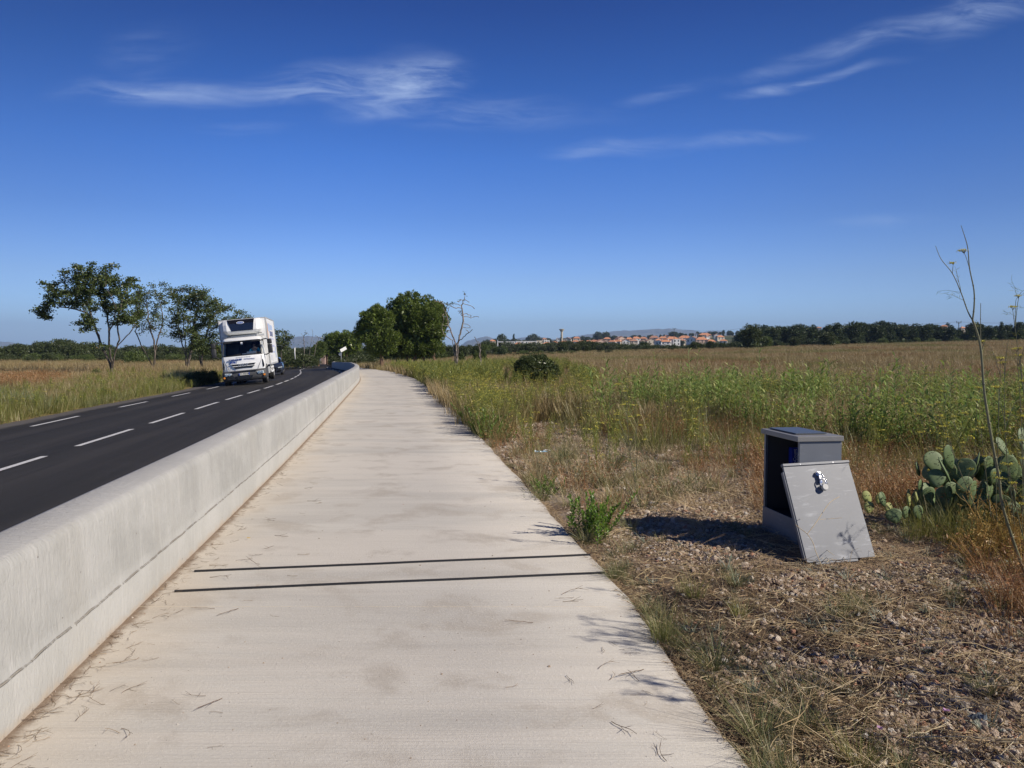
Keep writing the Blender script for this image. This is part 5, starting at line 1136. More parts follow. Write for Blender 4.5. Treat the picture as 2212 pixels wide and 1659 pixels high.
# left side
LG = [(-400, 1000), (-400, 900), (120, 850), (200, 815), (300, 800), (480, 770), (640, 768), (640, 800), (480, 835), (330, 870), (150, 912), (0, 945)]
P = pts_in(22000, 14, 95, -1.1, -.25, 75, 1.1, 'left', poly=LG); scatter('verge_grass', 'greenfar', P, U_(.45, .85, len(P), 76), 77, 'green grass on the verge left of the road', 'grass')
P = pts_in(3200, 14, 70, -1.1, -.25, 78, 1.1, 'left', poly=LG); scatter('wild_fennel', 'fennelfar', P, U_(.5, .85, len(P), 79), 80, 'green fennel mixed into the left verge', 'fennel')
P = pts_in(3000, 15, 42, -1.1, -.3, 81, 1.1, 'left', dens=lambda x, y: (x - xw(y) > -RL - 2.0) * 1.0); scatter('verge_grass', 'dry', P, U_(.3, .6, len(P), 82), 83, 'short dry grass at the left edge of the asphalt', 'grass')
P = pts_in(12000, 18, 60, -1.2, -.3, 84, .9, 'left', dens=lambda x, y: (x - xw(y) < -RL - 1.2) * 1.0); scatter('dry_field', 'dryfar', P, U_(.5, .9, len(P), 85), 86, 'dry straw-coloured grass field left of the road, nearer part', 'grass')
P = pts_in(16000, 55, 190, -1.2, -.25, 87, .9, 'left', dens=lambda x, y: (x - xw(y) < -RL - .4) * 1.0); scatter('dry_field', 'dryfar', P, U_(.7, 1.4, len(P), 88), 89, 'dry golden grass field left of the road reaching the tree line', 'grass')
P = pts_in(1200, 26, 46, -.9, -.5, 90, .6, 'left', poly=[(-300, 850), (-300, 812), (130, 812), (150, 832), (60, 850)]); scatter('dry_grass', 'rust', P, U_(1.4, 2.2, len(P), 91), 92, 'reddish-brown dock patch in the left field', 'grass')
P = pts_in(260, 18, 30, -1.0, -.55, 93, .6, 'left', poly=[(-300, 980), (-300, 870), (60, 872), (110, 895), (60, 918)]); scatter('verge_grass', 'bluegreen', P, U_(.7, 1.1, len(P), 94), 95, 'tall blue-green grass clump at the left end of the verge', 'grass')
# ------------------------------------------------------------------ trees grown towards their crown clumps
def colonize(attr, start_nodes, parents, D=.25, di=3.0, dk=.45, iters=160, seed=0, jitter=.25):
    r = np.random.default_rng(seed); N = [np.array(p, float) for p in start_nodes]; Pn = list(parents); A = np.asarray(attr, float); alive = np.ones(len(A), bool)
    nn = np.array(N); d = np.linalg.norm(A[:, None] - nn[None], axis=2); best = d.argmin(1); bd = d.min(1)
    for it in range(iters):
        m = alive & (bd < di)
        if not m.any():
            if alive.any() and it < 60: di *= 1.6; continue
            break
        idx = best[m]; dirs = unit(A[m] - np.array(N)[idx]); u, inv = np.unique(idx, return_inverse=True); s = np.zeros((len(u), 3)); np.add.at(s, inv, dirs); s = unit(unit(s) + r.normal(0, jitter, s.shape))
        new = np.array(N)[u] + s * D; k0 = len(N)
        # avoid growing the same node again and again
        ok = []
        exist = np.array(N)
        for i in range(len(u)):
            if np.min(np.linalg.norm(exist - new[i], axis=1)) > D * .35: ok.append(i)
        if not ok: break
        for i in ok: N.append(new[i]); Pn.append(int(u[i]))
        nw = new[ok]; dd = np.linalg.norm(A[:, None] - nw[None], axis=2); b2 = dd.argmin(1); m2 = dd.min(1); c = m2 < bd; bd[c] = m2[c]; best[c] = k0 + b2[c]; alive &= bd > dk
    return np.array(N), np.array(Pn)
def branch_mesh(name, N, Pn, r0, rmax, mat, expo=2.3, sides=6, wobble=0):
    k = len(N); w = np.zeros(k); child = np.zeros(k, int)
    for i in range(k - 1, 0, -1):
        if Pn[i] >= 0: child[Pn[i]] += 1
    rr = np.where(child == 0, r0 ** expo, 0.0)
    for i in range(k - 1, 0, -1):
        if rr[i] == 0: rr[i] = r0 ** expo
        if Pn[i] >= 0: rr[Pn[i]] += rr[i]
    R_ = np.maximum(rr, r0 ** expo) ** (1 / expo); R_ = R_ * min(1, rmax / R_.max()) if R_.max() > rmax else R_; R_ = np.maximum(R_, r0)
    e = np.array([i for i in range(k) if Pn[i] >= 0]); a = N[Pn[e]]; b = N[e]; ra = np.minimum(R_[Pn[e]], R_[e] * 1.25); rb = R_[e]; d = unit(b - a); a = a - d * ra[:, None] * .3
    s = unit(np.cross(d, np.where(np.abs(d[:, 2:3]) > .9, np.array([[1., 0, 0]]), np.array([[0, 0, 1.]])))); t_ = np.cross(d, s); ang = np.arange(sides) * 2 * np.pi / sides
    ca, sa = np.cos(ang)[None, :, None], np.sin(ang)[None, :, None]; ring = s[:, None] * ca + t_[:, None] * sa
    V = np.concatenate([a[:, None] + ring * ra[:, None, None], b[:, None] + ring * rb[:, None, None]], 1).reshape(-1, 3); o = np.arange(len(e))[:, None] * 2 * sides; i = np.arange(sides)[None]; j = (i + 1) % sides
    Fq = np.stack([o + i, o + j, o + sides + j, o + sides + i], -1).reshape(-1, 4)
    return np_mesh(name, V, Fq, mat, smooth=True), R_, child
def clumps_to_attr(cl, base, y, dens, seed, deep=.8):
    """clumps (u, v, ru, rv) in picture units at distance y -> points round the base; depth of a clump drawn at random"""
    r = np.random.default_rng(seed); out = []; C_ = []
    for (u, v, ru, rv) in cl:
        dy = r.uniform(-1, 1) * deep; yy_ = y + dy; p = np.array(PT(u, v, yy_)) - base; R3 = np.array([ru * yy_ / F, (ru + rv) * .5 * yy_ / F, rv * yy_ / F]); k = max(4, int(dens * R3[0] * R3[1] * R3[2] * 4)); q = unit(r.normal(0, 1, (k, 3))) * (r.random((k, 1)) ** .4) * R3; out.append(p + q); C_.append((p, R3))
    return np.concatenate(out), C_
def tree_obj(name, base, label, cat, group=None): return empty(name, base, 0, label, cat, group)
def leaf_cloud(name, N, child, idx, per, size, mat, seed, sp=.22, up=.4, flat=.5):
    r = np.random.default_rng(seed); P = np.repeat(N[idx], per, 0) + r.normal(0, sp, (len(idx) * per, 3)) * [1, 1, flat]; D = r.normal(0, 1, P.shape) * [1, 1, .6]; V, Fq = leaves(P, D, r.uniform(size * .7, size * 1.4, len(P)), size * .62, r, .1, up); return np_mesh(name, V, Fq, mat)
def grown_tree(name, cl, trunks, y, base_uv, label, cat='tree', seed=0, dens=9, leaf=('locust_leaf', 5, .15), bark='bark_grey', r0=.014, rmax=.2, D=.22, dk=.4, deep=1.6, keep=1.0, sp=.22, sparse=None, group=None):
    b = PT(base_uv[0], base_uv[1], y); b.z = ground(b.x, y) - .05; base = np.array(b); A, CL = clumps_to_attr(cl, base, y, dens, seed, deep)
    nodes = [np.array([0, 0, -.3])]; par = [-1]; r = np.random.default_rng(seed + 5)
    for tr in trunks:                       # list of (u, v) points, first one near the base
        prev = 0; last = nodes[0]; dy = 0; q = r.uniform(-.35, .35)
        for (u, v) in tr:
            dy += q; p = np.array(PT(u, v, y + dy)) - base; L = np.linalg.norm(p - last); n = max(1, int(L / D))
            for i in range(1, n + 1): nodes.append(last + (p - last) * i / n + r.normal(0, .018, 3)); par.append(prev); prev = len(nodes) - 1
            last = p
    N, Pn = colonize(A, nodes, par, D, 3.5, dk, 170, seed); t = tree_obj(name, b, label, cat, group)
    me, R_, ch = branch_mesh('trunk', N, Pn, r0, rmax, MATS[bark]); mesh_obj('trunk', me, None, t)
    if leaf:
        mat, per, size = leaf; tips = np.nonzero((R_ < r0 * 2.2) & (np.arange(len(N)) > len(nodes) - 1))[0]
        if keep < 1: tips = tips[r.random(len(tips)) < keep]
        if sparse is not None: tips = tips[[sparse(*proj(N[i][0] + base[0], N[i][1] + base[1], N[i][2] + base[2])) > r.random() for i in tips]]
        mesh_obj('crown', leaf_cloud('crown', N, ch, tips, per, size, MATS[mat], seed + 9, sp), None, t)
    return t
# --- the big locust tree, left
big = [(165, 575, 22, 14), (205, 572, 22, 12), (245, 580, 22, 12), (190, 600, 34, 16), (235, 605, 32, 16), (285, 603, 22, 12), (305, 620, 12, 6), (135, 600, 16, 8), (100, 611, 20, 7), (120, 630, 26, 12), (155, 632, 30, 14), (85, 668, 16, 8), (108, 676, 12, 8), (100, 690, 6, 8), (72, 676, 10, 5), (265, 635, 26, 12), (290, 650, 24, 12), (215, 655, 30, 12), (250, 665, 26, 10), (190, 690, 18, 12), (180, 712, 12, 8), (165, 700, 12, 6), (275, 690, 24, 14), (300, 680, 20, 14), (250, 700, 14, 8), (200, 742, 16, 6), (145, 655, 20, 6), (225, 630, 30, 10), (168, 590, 20, 8)]
bigt = [[(239, 795), (236, 783), (222, 752), (213, 725), (199, 690), (190, 678), (165, 668), (140, 664), (118, 663)], [(240, 795), (241, 780), (236, 752), (236, 715), (231, 680), (222, 655), (212, 635)], [(243, 795), (246, 775), (251, 750), (258, 735), (254, 700), (256, 680), (262, 660)], [(251, 750), (262, 738), (280, 720), (290, 705)], [(199, 690), (190, 660), (172, 640), (160, 632)], [(236, 715), (246, 695), (250, 665), (240, 640), (228, 620)]]
def pad_tr(L): return L
grown_tree('locust_tree', big, [bigt[0], bigt[1], bigt[2], [(243, 795), (246, 775), (251, 750)] + bigt[3][1:], bigt[0][:5] + bigt[4][1:], bigt[1][:4] + bigt[5][1:]], 52, (240, 806), 'tallest spreading locust tree with forked trunks and open crown, leftmost by the road', seed=3, dens=40, leaf=('locust_leaf', 42, .15), r0=.018, rmax=.32, sp=.16, deep=1.9)
second = [(300, 640, 26, 16), (330, 632, 24, 14), (345, 655, 24, 14), (315, 665, 26, 14), (290, 690, 16, 14), (345, 690, 22, 18), (310, 705, 22, 14), (365, 640, 14, 12), (330, 612, 16, 8), (325, 680, 26, 14), (350, 720, 18, 10)]
grown_tree('locust_tree', second, [[(332, 790), (335, 765), (332, 735), (325, 710), (320, 690)], [(330, 792), (318, 768), (305, 745), (292, 715)], [(335, 765), (340, 735), (350, 705), (352, 680)]], 64, (332, 797), 'half-bare locust tree with yellowing leaves, second from the left', seed=13, dens=22, leaf=('locust_leaf', 18, .15), r0=.016, rmax=.19, sp=.2, keep=.85)
third = [(385, 625, 18, 10), (410, 622, 20, 10), (435, 632, 20, 12), (455, 650, 18, 12), (400, 650, 28, 14), (430, 665, 30, 14), (380, 665, 20, 14), (460, 680, 20, 14), (400, 690, 24, 14), (440, 700, 22, 12), (375, 700, 16, 14), (370, 640, 14, 10), (350, 612, 10, 6), (475, 660, 12, 10), (420, 645, 24, 10), (385, 725, 16, 12), (430, 735, 18, 12), (410, 718, 18, 12)]
grown_tree('locust_tree', third, [[(401, 790), (402, 765), (400, 735), (396, 705), (395, 680)], [(406, 790), (412, 760), (418, 725), (420, 695), (428, 660)], [(402, 770), (392, 740), (385, 700)]], 70, (402, 797), 'dense dark locust tree with pale trunks, third from the left', seed=23, dens=26, leaf=('locust_leaf', 26, .17), r0=.02, rmax=.24, sp=.26, deep=2)
fourth = [(440, 640, 16, 10), (465, 655, 18, 12), (480, 668, 16, 12), (455, 690, 20, 14), (480, 700, 14, 14), (497, 663, 12, 8), (505, 668, 10, 6), (430, 705, 14, 10), (470, 725, 16, 12), (490, 690, 14, 12), (455, 750, 18, 12), (475, 755, 14, 12), (430, 755, 16, 10)]
grown_tree('locust_tree', fourth, [[(436, 785), (437, 765), (440, 740), (448, 715), (455, 690)], [(432, 780), (428, 750), (424, 720)]], 76, (436, 792), 'locust tree just left of the truck, fourth from the left', seed=33, dens=22, leaf=('locust_leaf', 22, .18), r0=.02, rmax=.22, sp=.28)
fifth = [(515, 672, 14, 6), (530, 676, 10, 5), (505, 690, 16, 10), (540, 690, 12, 8)]
grown_tree('locust_tree', fifth, [[(515, 770), (514, 735), (512, 705)]], 95, (515, 782), 'treetop showing just above the truck roof on its left', seed=43, dens=18, leaf=('locust_leaf', 20, .2), r0=.02, rmax=.15, sp=.25)
rt = [(600, 715, 10, 5), (615, 718, 12, 6), (628, 728, 10, 6), (605, 732, 16, 8), (595, 745, 12, 8), (622, 742, 12, 7)]
grown_tree('locust_tree', rt, [[(608, 775), (607, 755), (606, 738)], [(607, 755), (618, 742), (624, 734)]], 105, (608, 782), 'round-headed dark tree just right of the truck', seed=53, dens=24, leaf=('locust_leaf', 24, .2), r0=.02, rmax=.15, sp=.25)
# --- bare trees
dead = [(1000, 636, 14, 7), (985, 655, 10, 8), (1018, 655, 14, 10), (1028, 668, 9, 9), (1035, 686, 5, 5), (970, 655, 12, 14), (950, 655, 10, 8), (960, 680, 12, 10), (965, 705, 12, 12), (955, 720, 10, 6), (1010, 680, 14, 12), (1020, 705, 12, 8), (1005, 712, 10, 6), (990, 680, 10, 12), (940, 650, 6, 6)]
grown_tree('bare_tree', dead, [[(987, 790), (986, 765), (985, 745), (990, 738), (996, 715), (1001, 690), (998, 660), (1003, 640)], [(985, 745), (978, 725), (970, 705), (965, 685), (958, 665)], [(990, 738), (1008, 722), (1020, 712)], [(978, 735), (968, 728), (958, 722)]], 44, (987, 806), 'tall leafless grey tree with a few green leaves at its tip, right of the pines', seed=63, dens=60, leaf=('locust_leaf', 6, .10), bark='bark_dead', r0=.017, rmax=.15, D=.13, dk=.19, deep=.8, sp=.10, sparse=lambda u, v: .75 if (v < 648 and u > 975) else (.5 if (v < 660 and 960 < u < 985) else .0))
small = [(1024, 727, 3, 3), (1032, 735, 4, 4), (1038, 745, 3, 4)]
grown_tree('bare_tree', small, [[(1040, 805), (1040, 780), (1037, 760), (1034, 745), (1026, 729)], [(1036, 752), (1039, 742)]], 38, (1040, 812), 'short leafless snag right of the tall bare tree', seed=73, dens=60, leaf=None, bark='bark_dead', r0=.014, rmax=.055, D=.12, dk=.2, deep=.1)
bare_ = [(650, 722, 4, 10), (662, 722, 8, 12), (675, 720, 6, 12), (690, 728, 6, 8), (655, 740, 6, 8), (672, 738, 8, 8)]
grown_tree('bare_tree', bare_, [[(658, 775), (657, 750), (656, 730)], [(668, 770), (671, 745), (674, 728)], [(680, 765), (683, 745), (688, 733)]], 125, (668, 785), 'group of thin leafless stems rising from the scrub past the truck', seed=83, dens=12, leaf=('locust_leaf', 2, .2), bark='bark_dead', r0=.022, rmax=.10, D=.3, dk=.5, deep=1.5, keep=.35)

# ------------------------------------------------------------------ puff crowns: pines, bushes, conifers
def puff_cloud(centers, radii, per, size, r, updraft=.6, shell=.75, thin=.35):
    n = len(centers); C_ = np.repeat(centers, per, 0); R_ = np.repeat(radii, per)[:, None]; d = unit(r.normal(0, 1, (n * per, 3)) + [0, 0, .15]); P = C_ + d * R_ * (shell + (1 - shell) * r.random((n * per, 1))) * r.uniform(.5, 1.0, (n * per, 1)) ** .5; D = d + np.array([0, 0, updraft]) + r.normal(0, .3, d.shape)
    return leaves(P, D, r.uniform(size * .7, size * 1.4, n * per), size * thin, r, 0, 0)
def pine_tree(name, ell, trunk, y, base_uv, label, seed, npuff=230, pr=.42, per=70, size=.24, mat='pine_needle', cat='pine tree', bark='bark_pine', group=None, rt_=.22):
    """ell: list of crown ellipses (u, v, ru, rv)"""
    r = np.random.default_rng(seed); b = PT(*base_uv, y); b.z = ground(b.x, y) - .05; base = np.array(b); t = tree_obj(name, b, label, cat, group); Cn = []; Rn = []
    tot = sum(e_[2] * e_[3] for e_ in ell)
    for (u, v, ru, rv) in ell:
        c = np.array(PT(u, v, y + r.uniform(-.8, .8))) - base; R3 = np.array([ru, (ru + rv) / 2, rv]) * y / F; k = int(npuff * ru * rv / tot); nl = max(14, k // 6); ld = unit(r.normal(0, 1, (nl, 3)) + [0, -.15, .3]); lr = R3.mean() * r.uniform(.17, .30, nl); lc = c + ld * (R3 - lr[:, None] * .75); j = r.integers(0, nl, k); d = unit(ld[j] * .7 + r.normal(0, .8, (k, 3))); q_ = lc[j] + d * lr[j][:, None] * r.uniform(.75, 1.05, (k, 1)); d2 = unit(r.normal(0, 1, (k, 3)) + [0, -.15, .25]); q_ = np.where(r.random((k, 1)) < .45, c + d2 * R3 * r.uniform(.84, .96, (k, 1)), q_); Cn.append(q_); Rn.append(pr * r.uniform(.6, 1.15, k))
    Cn = np.concatenate(Cn); Rn = np.concatenate(Rn); V, Fq = puff_cloud(Cn, Rn, per, size, r)
    # dark inner foliage keeps the light out as in a real crown
    for (u, v, ru, rv) in ell:
        c = np.array(PT(u, v, y)) - base; k = int(len(Cn) * per * .12 * ru * rv / tot); P = c + unit(r.normal(0, 1, (k, 3))) * (r.random((k, 1)) ** .33) * np.array([ru, (ru + rv) / 2, rv]) * y / F * .86; V2, F2 = leaves(P, r.normal(0, 1, (k, 3)), size * 2.2, size * 1.1, r); Fq = np.concatenate([Fq, F2 + len(V)]); V = np.concatenate([V, V2])
    mesh_obj('crown', np_mesh('crown', V, Fq, MATS[mat]), None, t)
    nb = NB()
    for tr in trunk:
        pts = np.array([np.array(PT(u, v, y + (i * .12))) - base for i, (u, v) in enumerate(tr)]); pts[0, 2] = min(pts[0, 2], -.3); tt = np.linspace(0, len(pts) - 1, 9); q = np.stack([np.interp(tt, np.arange(len(pts)), pts[:, i]) for i in range(3)], -1); q += r.normal(0, .02, q.shape); nb.tube(q, np.linspace(rt_, rt_ * .55, 9), 8)
        for _ in range(7):
            e_ = ell[r.integers(0, len(ell))]; c = np.array(PT(e_[0], e_[1], y)) - base + r.normal(0, 1, 3) * np.array([e_[2], e_[2], e_[3]]) * y / F * .2; nb.tube([q[-3], (q[-1] + c) / 2 + r.normal(0, .15, 3), c], [rt_ * .5, rt_ * .3, .04], 5)
    mesh_obj('trunk', nb.mesh('trunk', MATS[bark]), None, t); return t
pine_tree('pine_tree', [(893, 682, 60, 50), (865, 705, 48, 42), (925, 700, 40, 42), (905, 724, 52, 36), (885, 746, 44, 22), (925, 748, 34, 22), (900, 757, 50, 14)], [[(898, 782), (896, 765), (890, 740), (885, 715)], [(912, 780), (915, 760), (922, 735)]], 82, (900, 783), 'largest round umbrella pine with dense green crown beside the bare tree', 5, 620, .34, 80, .22)
pine_tree('pine_tree', [(815, 702, 36, 38), (800, 715, 30, 30), (824, 732, 38, 28), (822, 752, 34, 16)], [[(825, 782), (823, 765), (820, 740)]], 76, (824, 784), 'smaller umbrella pine left of the largest one, nearest to the path', 6, 330, .32, 75, .21)
pine_tree('pine_tree', [(872, 742, 28, 26), (850, 744, 26, 26), (843, 718, 30, 38)], [[(862, 782), (858, 760), (855, 745)], [(885, 781), (880, 762), (876, 745)]], 84, (866, 783), 'low hanging pine in front between the two umbrella pines', 7, 200, .33, 75, .22)
pine_tree('pine_tree', [(940, 690, 24, 34), (935, 715, 26, 26)], [[(938, 780), (936, 750), (934, 730)]], 92, (938, 780), 'umbrella pine partly hidden behind the bare tree', 8, 130, .5, 75, .28)
pine_tree('pine_tree', [(745, 735, 34, 18), (720, 740, 20, 16), (762, 745, 20, 18), (735, 752, 30, 14)], [[(735, 778), (737, 760)], [(752, 778), (748, 758)]], 132, (742, 782), 'irregular broad pine behind the white plate sign', 9, 170, .62, 60, .36)
pine_tree('pine_tree', [(700, 757, 12, 12), (712, 750, 10, 14)], [[(706, 780), (706, 765)]], 140, (706, 782), 'small dark pine between the round bush and the broad pine', 10, 50, .6, 60, .36)
pine_tree('green_bush', [(685, 761, 11, 12), (693, 752, 10, 10)], [[(687, 778), (688, 768)]], 128, (687, 779), 'bright green rounded bush left of the triangular sign', 11, 60, .5, 70, .3, mat='scrub_leaf_light', cat='bush')
# bush in the field on the right
pine_tree('dark_bush', [(1138, 806, 30, 31), (1176, 805, 31, 29), (1157, 795, 36, 27), (1157, 815, 46, 24)], [[(1150, 842), (1152, 815)], [(1165, 842), (1168, 818)]], 28.5, (1155, 845), 'round dense green bush standing alone in the dry field', 12, 420, .12, 90, .055, mat='scrub_leaf', cat='bush', bark='bark_grey', rt_=.03)
# ------------------------------------------------------------------ background trees: a few kinds, each placed as a tree of its own
def kind_mesh(kind, seed):
    r = np.random.default_rng(seed)
    if kind == 'round':     # holm oak / stone pine, 1 m high unit
        d = unit(r.normal(0, 1, (60, 3)) + [0, 0, .4]); Cn = np.array([0, 0, .55]) + d * [.42, .42, .36] * r.uniform(.75, 1.05, (60, 1)); V, Fq = puff_cloud(Cn, r.uniform(.08, .15, 60), 42, .075, r, .4)
        k = 260; P = np.array([0, 0, .5]) + unit(r.normal(0, 1, (k, 3))) * r.random((k, 1)) ** .4 * [.38, .38, .36]; V2, F2 = leaves(P, r.normal(0, 1, (k, 3)), .18, .1, r); V3, F3 = leaves(np.array([0, 0, .14]) + r.normal(0, 1, (300, 3)) * [.2, .2, .07], r.normal(0, 1, (300, 3)) + [0, 0, 1], .12, .06, r)
        V = np.concatenate([V, V2, V3]); Fq = np.concatenate([Fq, F2 + len(V) - len(V2) - len(V3), F3 + len(V) - len(V3)])
        nb = NB(); nb.tube([[0, 0, -.1], [.01, 0, .2], [0, .01, .5]], [.035, .03, .02], 6)
    elif kind == 'cone':    # cedar / fir
        Cn = []; Rn = []
        for z in np.linspace(.12, .97, 13):
            R_ = .30 * (1 - z) ** .75 + .015; k = max(2, int(15 * (1 - z) + 3))
            for a in r.uniform(0, 6.28, k): q = R_ * r.uniform(.45, 1.1); Cn.append([q * math.cos(a), q * math.sin(a), z + r.normal(0, .02) - .10 * q]); Rn.append(.055 * (1.15 - z * .7) + .012)
        V, Fq = puff_cloud(np.array(Cn), np.array(Rn), 34, .06, r, -.1); k = 300; z = r.uniform(.08, .8, k); P = np.stack([r.normal(0, .09, k) * (1 - z), r.normal(0, .09, k) * (1 - z), z], -1); V2, F2 = leaves(P, r.normal(0, 1, (k, 3)), .12, .06, r); Fq = np.concatenate([Fq, F2 + len(V)]); V = np.concatenate([V, V2])
        nb = NB(); nb.tube([[0, 0, -.1], [.0, 0, .4], [0, 0, .95]], [.022, .016, .005], 6)
    elif kind == 'pinecol': # tall narrow-crowned pine with bare stem
        d = unit(r.normal(0, 1, (60, 3))); Cn = np.array([0, 0, .62]) + d * [.25, .25, .36] * r.uniform(.6, 1.05, (60, 1)); V, Fq = puff_cloud(Cn, r.uniform(.06, .12, 60), 40, .07, r, .5); k = 220; P = np.array([0, 0, .55]) + unit(r.normal(0, 1, (k, 3))) * r.random((k, 1)) ** .4 * [.2, .2, .38]; V2, F2 = leaves(P, r.normal(0, 1, (k, 3)), .15, .08, r); Fq = np.concatenate([Fq, F2 + len(V)]); V = np.concatenate([V, V2])
        nb = NB(); nb.tube([[0, 0, -.1], [.02, 0, .35], [0, .01, .8]], [.022, .018, .01], 6)
    elif kind == 'cypress':
        z = r.uniform(.03, 1, 50); a = r.uniform(0, 6.28, 50); R_ = .07 * (1 - z) ** .5 + .01; Cn = np.stack([R_ * np.cos(a), R_ * np.sin(a), z], -1); V, Fq = puff_cloud(Cn, np.full(50, .05), 40, .05, r, 1.2); nb = NB(); nb.tube([[0, 0, -.1], [0, 0, .2], [0, 0, .8]], [.02, .018, .008], 6)
    elif kind == 'shrub':
        d = unit(r.normal(0, 1, (50, 3)) + [0, 0, .5]); d[:, 2] = np.abs(d[:, 2]); Cn = np.array([0, 0, .15]) + d * [.62, .62, .72] * r.uniform(.6, 1.0, (50, 1)); V, Fq = puff_cloud(Cn, r.uniform(.10, .2, 50), 44, .10, r, .6); nb = NB(); nb.tube([[0, 0, -.1], [.02, 0, .3], [0, .01, .6]], [.03, .025, .01], 6)
    return V, Fq, nb
KM = {}
def kind(k, mat, seed, bark='bark_grey'):
    key = (k, mat, seed)
    if key not in KM: V, Fq, nb = kind_mesh(k, seed); KM[key] = (np_mesh('crown', V, Fq, MATS[mat]), nb.mesh('trunk', MATS[bark]))
    return KM[key]
KR = random.Random(5)
KW = {'round': 'rounded', 'shrub': 'bushy', 'pinecol': 'upright', 'cone': 'pointed', 'cypress': 'slim'}
def where(u):
    for lim, tx_ in ((60, 'at the left border'), (140, 'left of the tallest locust tree'), (230, 'behind the tallest locust tree'), (330, 'behind the half-bare locust tree'), (430, 'behind the third locust tree'), (590, 'behind the truck'), (660, 'just right of the truck'), (720, 'around the triangular sign'), (790, 'behind the white plate sign'), (860, 'under the smaller umbrella pine'), (940, 'under the largest umbrella pine'), (1050, 'around the tall bare tree'), (1110, 'by the white street lamp'), (1195, 'left of the water tower'), (1240, 'below the water tower'), (1330, 'right of the water tower'), (1430, 'left of the white houses'), (1510, 'by the row of white houses'), (1600, 'at the right end of the village'), (1690, 'near the tall bushy field tree'), (1770, 'left of the dark broad tree'), (1880, 'right of the dark broad tree'), (1990, 'above the leaning cabinet door'), (2080, 'near the forked pole'), (2150, 'behind the tallest fennel'), (2230, 'at the right border')):
        if u < lim: return tx_
    return 'beyond the right border'
def wl(k, u, text): return '%s %s, %s' % (KW[k], text, where(u))
def bgtree(name, k, mat, u, vtop, vbase, y, label, cat, group=None, wide=1.0, seed=None, h=None):
    if group and len(label.split()) < 12 and 'shade' not in label and 'fir ' not in label: label = wl(k, u, label)
    b = PT(u, vbase, y); g_ = ground(b.x, y); top = PT(u, vtop, y).z; H_ = max(top - g_, .5) if h is None else h; cm, tm = kind(k, mat, seed if seed is not None else KR.randrange(4))
    t = empty(name, (b.x, y, g_), KR.uniform(0, 6.28), label, cat, group); t.scale = (H_ * wide, H_ * wide, H_)
    mesh_obj('crown', cm, None, t); mesh_obj('trunk', tm, None, t); return t
# left tree line
R_ = random.Random(9)
lt_v = lambda u: float(np.interp(u, [-250, 0, 40, 100, 140, 175, 215, 250, 300, 400, 480, 560], [738, 748, 740, 738, 732, 742, 742, 748, 748, 745, 745, 750]))
for i, u in enumerate(np.linspace(-230, 560, 46)):
    u = u + R_.uniform(-7, 7); y = R_.uniform(168, 200); bgtree('oak_tree', 'round', 'scrub_leaf', u, lt_v(u) + R_.uniform(-3, 5), 778, y, 'evergreen tree in the far left wood', 'tree', 'evergreen trees across the left field', R_.uniform(.85, 1.25))
for i, u in enumerate(np.linspace(-230, 600, 44)):
    u = u + R_.uniform(-8, 8); bgtree('low_shrub', 'shrub', R_.choice(['scrub_leaf', 'scrub_leaf', 'scrub_leaf_light']), u, 762 + R_.uniform(-4, 5), 782, R_.uniform(150, 166), 'low shrub before the far left wood', 'shrub', 'shrubs along the left field edge', R_.uniform(.9, 1.5))
# scrub behind the road bend and under the pines
for i, u in enumerate(np.linspace(600, 1090, 62)):
    u = u + R_.uniform(-6, 6); y = R_.uniform(150, 190); vt = float(np.interp(u, [600, 640, 700, 760, 820, 1000, 1090], [748, 752, 750, 752, 748, 745, 746])) + R_.uniform(-3, 6)
    bgtree('scrub_tree', R_.choice(['round', 'shrub', 'pinecol', 'round']), R_.choice(['scrub_leaf', 'scrub_leaf', 'conifer_leaf', 'scrub_leaf_light']), u, vt, 775, y, 'scrubby tree in the thicket', 'tree', 'thicket behind the road bend', R_.uniform(.8, 1.3))
for i, (u, v, w_) in enumerate([(588, 762, 1.3), (604, 760, 1.4), (622, 757, 1.2), (640, 760, 1.5), (655, 763, 1.4), (672, 766, 1.2), (724, 768, 1.2), (748, 769, 1.3), (775, 766, 1.4), (796, 764, 1.3)]):
    bgtree('low_shrub', 'shrub', 'scrub_leaf', u, v, 778, 112 + 3 * (i % 4), 'shrub on the bend verge', 'shrub', 'shrubs on the verge of the road bend', w_)
# dark reed bush left of the truck
for i, (u, v) in enumerate([(408, 806), (425, 800), (442, 797), (458, 798)]):
    bgtree('roadside_shrub', 'shrub', 'scrub_leaf', u, v, 830, 43.5 + i * .7, ['dark shrub in the shade farthest left of the truck', 'dark shrub in the shade second from the left by the truck', 'dark shrub in the shade third from the left by the truck', 'dark shrub in the shade right against the truck'][i], 'shrub', 'roadside shrubs beside the truck', .9)
bgtree('roadside_shrub', 'shrub', 'scrub_leaf_light', 208, 797, 815, 50, 'light green bramble bush at the foot of the tallest locust tree', 'shrub', None, 1.6, 1)
bgtree('roadside_shrub', 'shrub', 'scrub_leaf_light', 290, 753, 775, 130, 'small bright green bush standing out before the left wood', 'shrub', None, 1.0, 2)
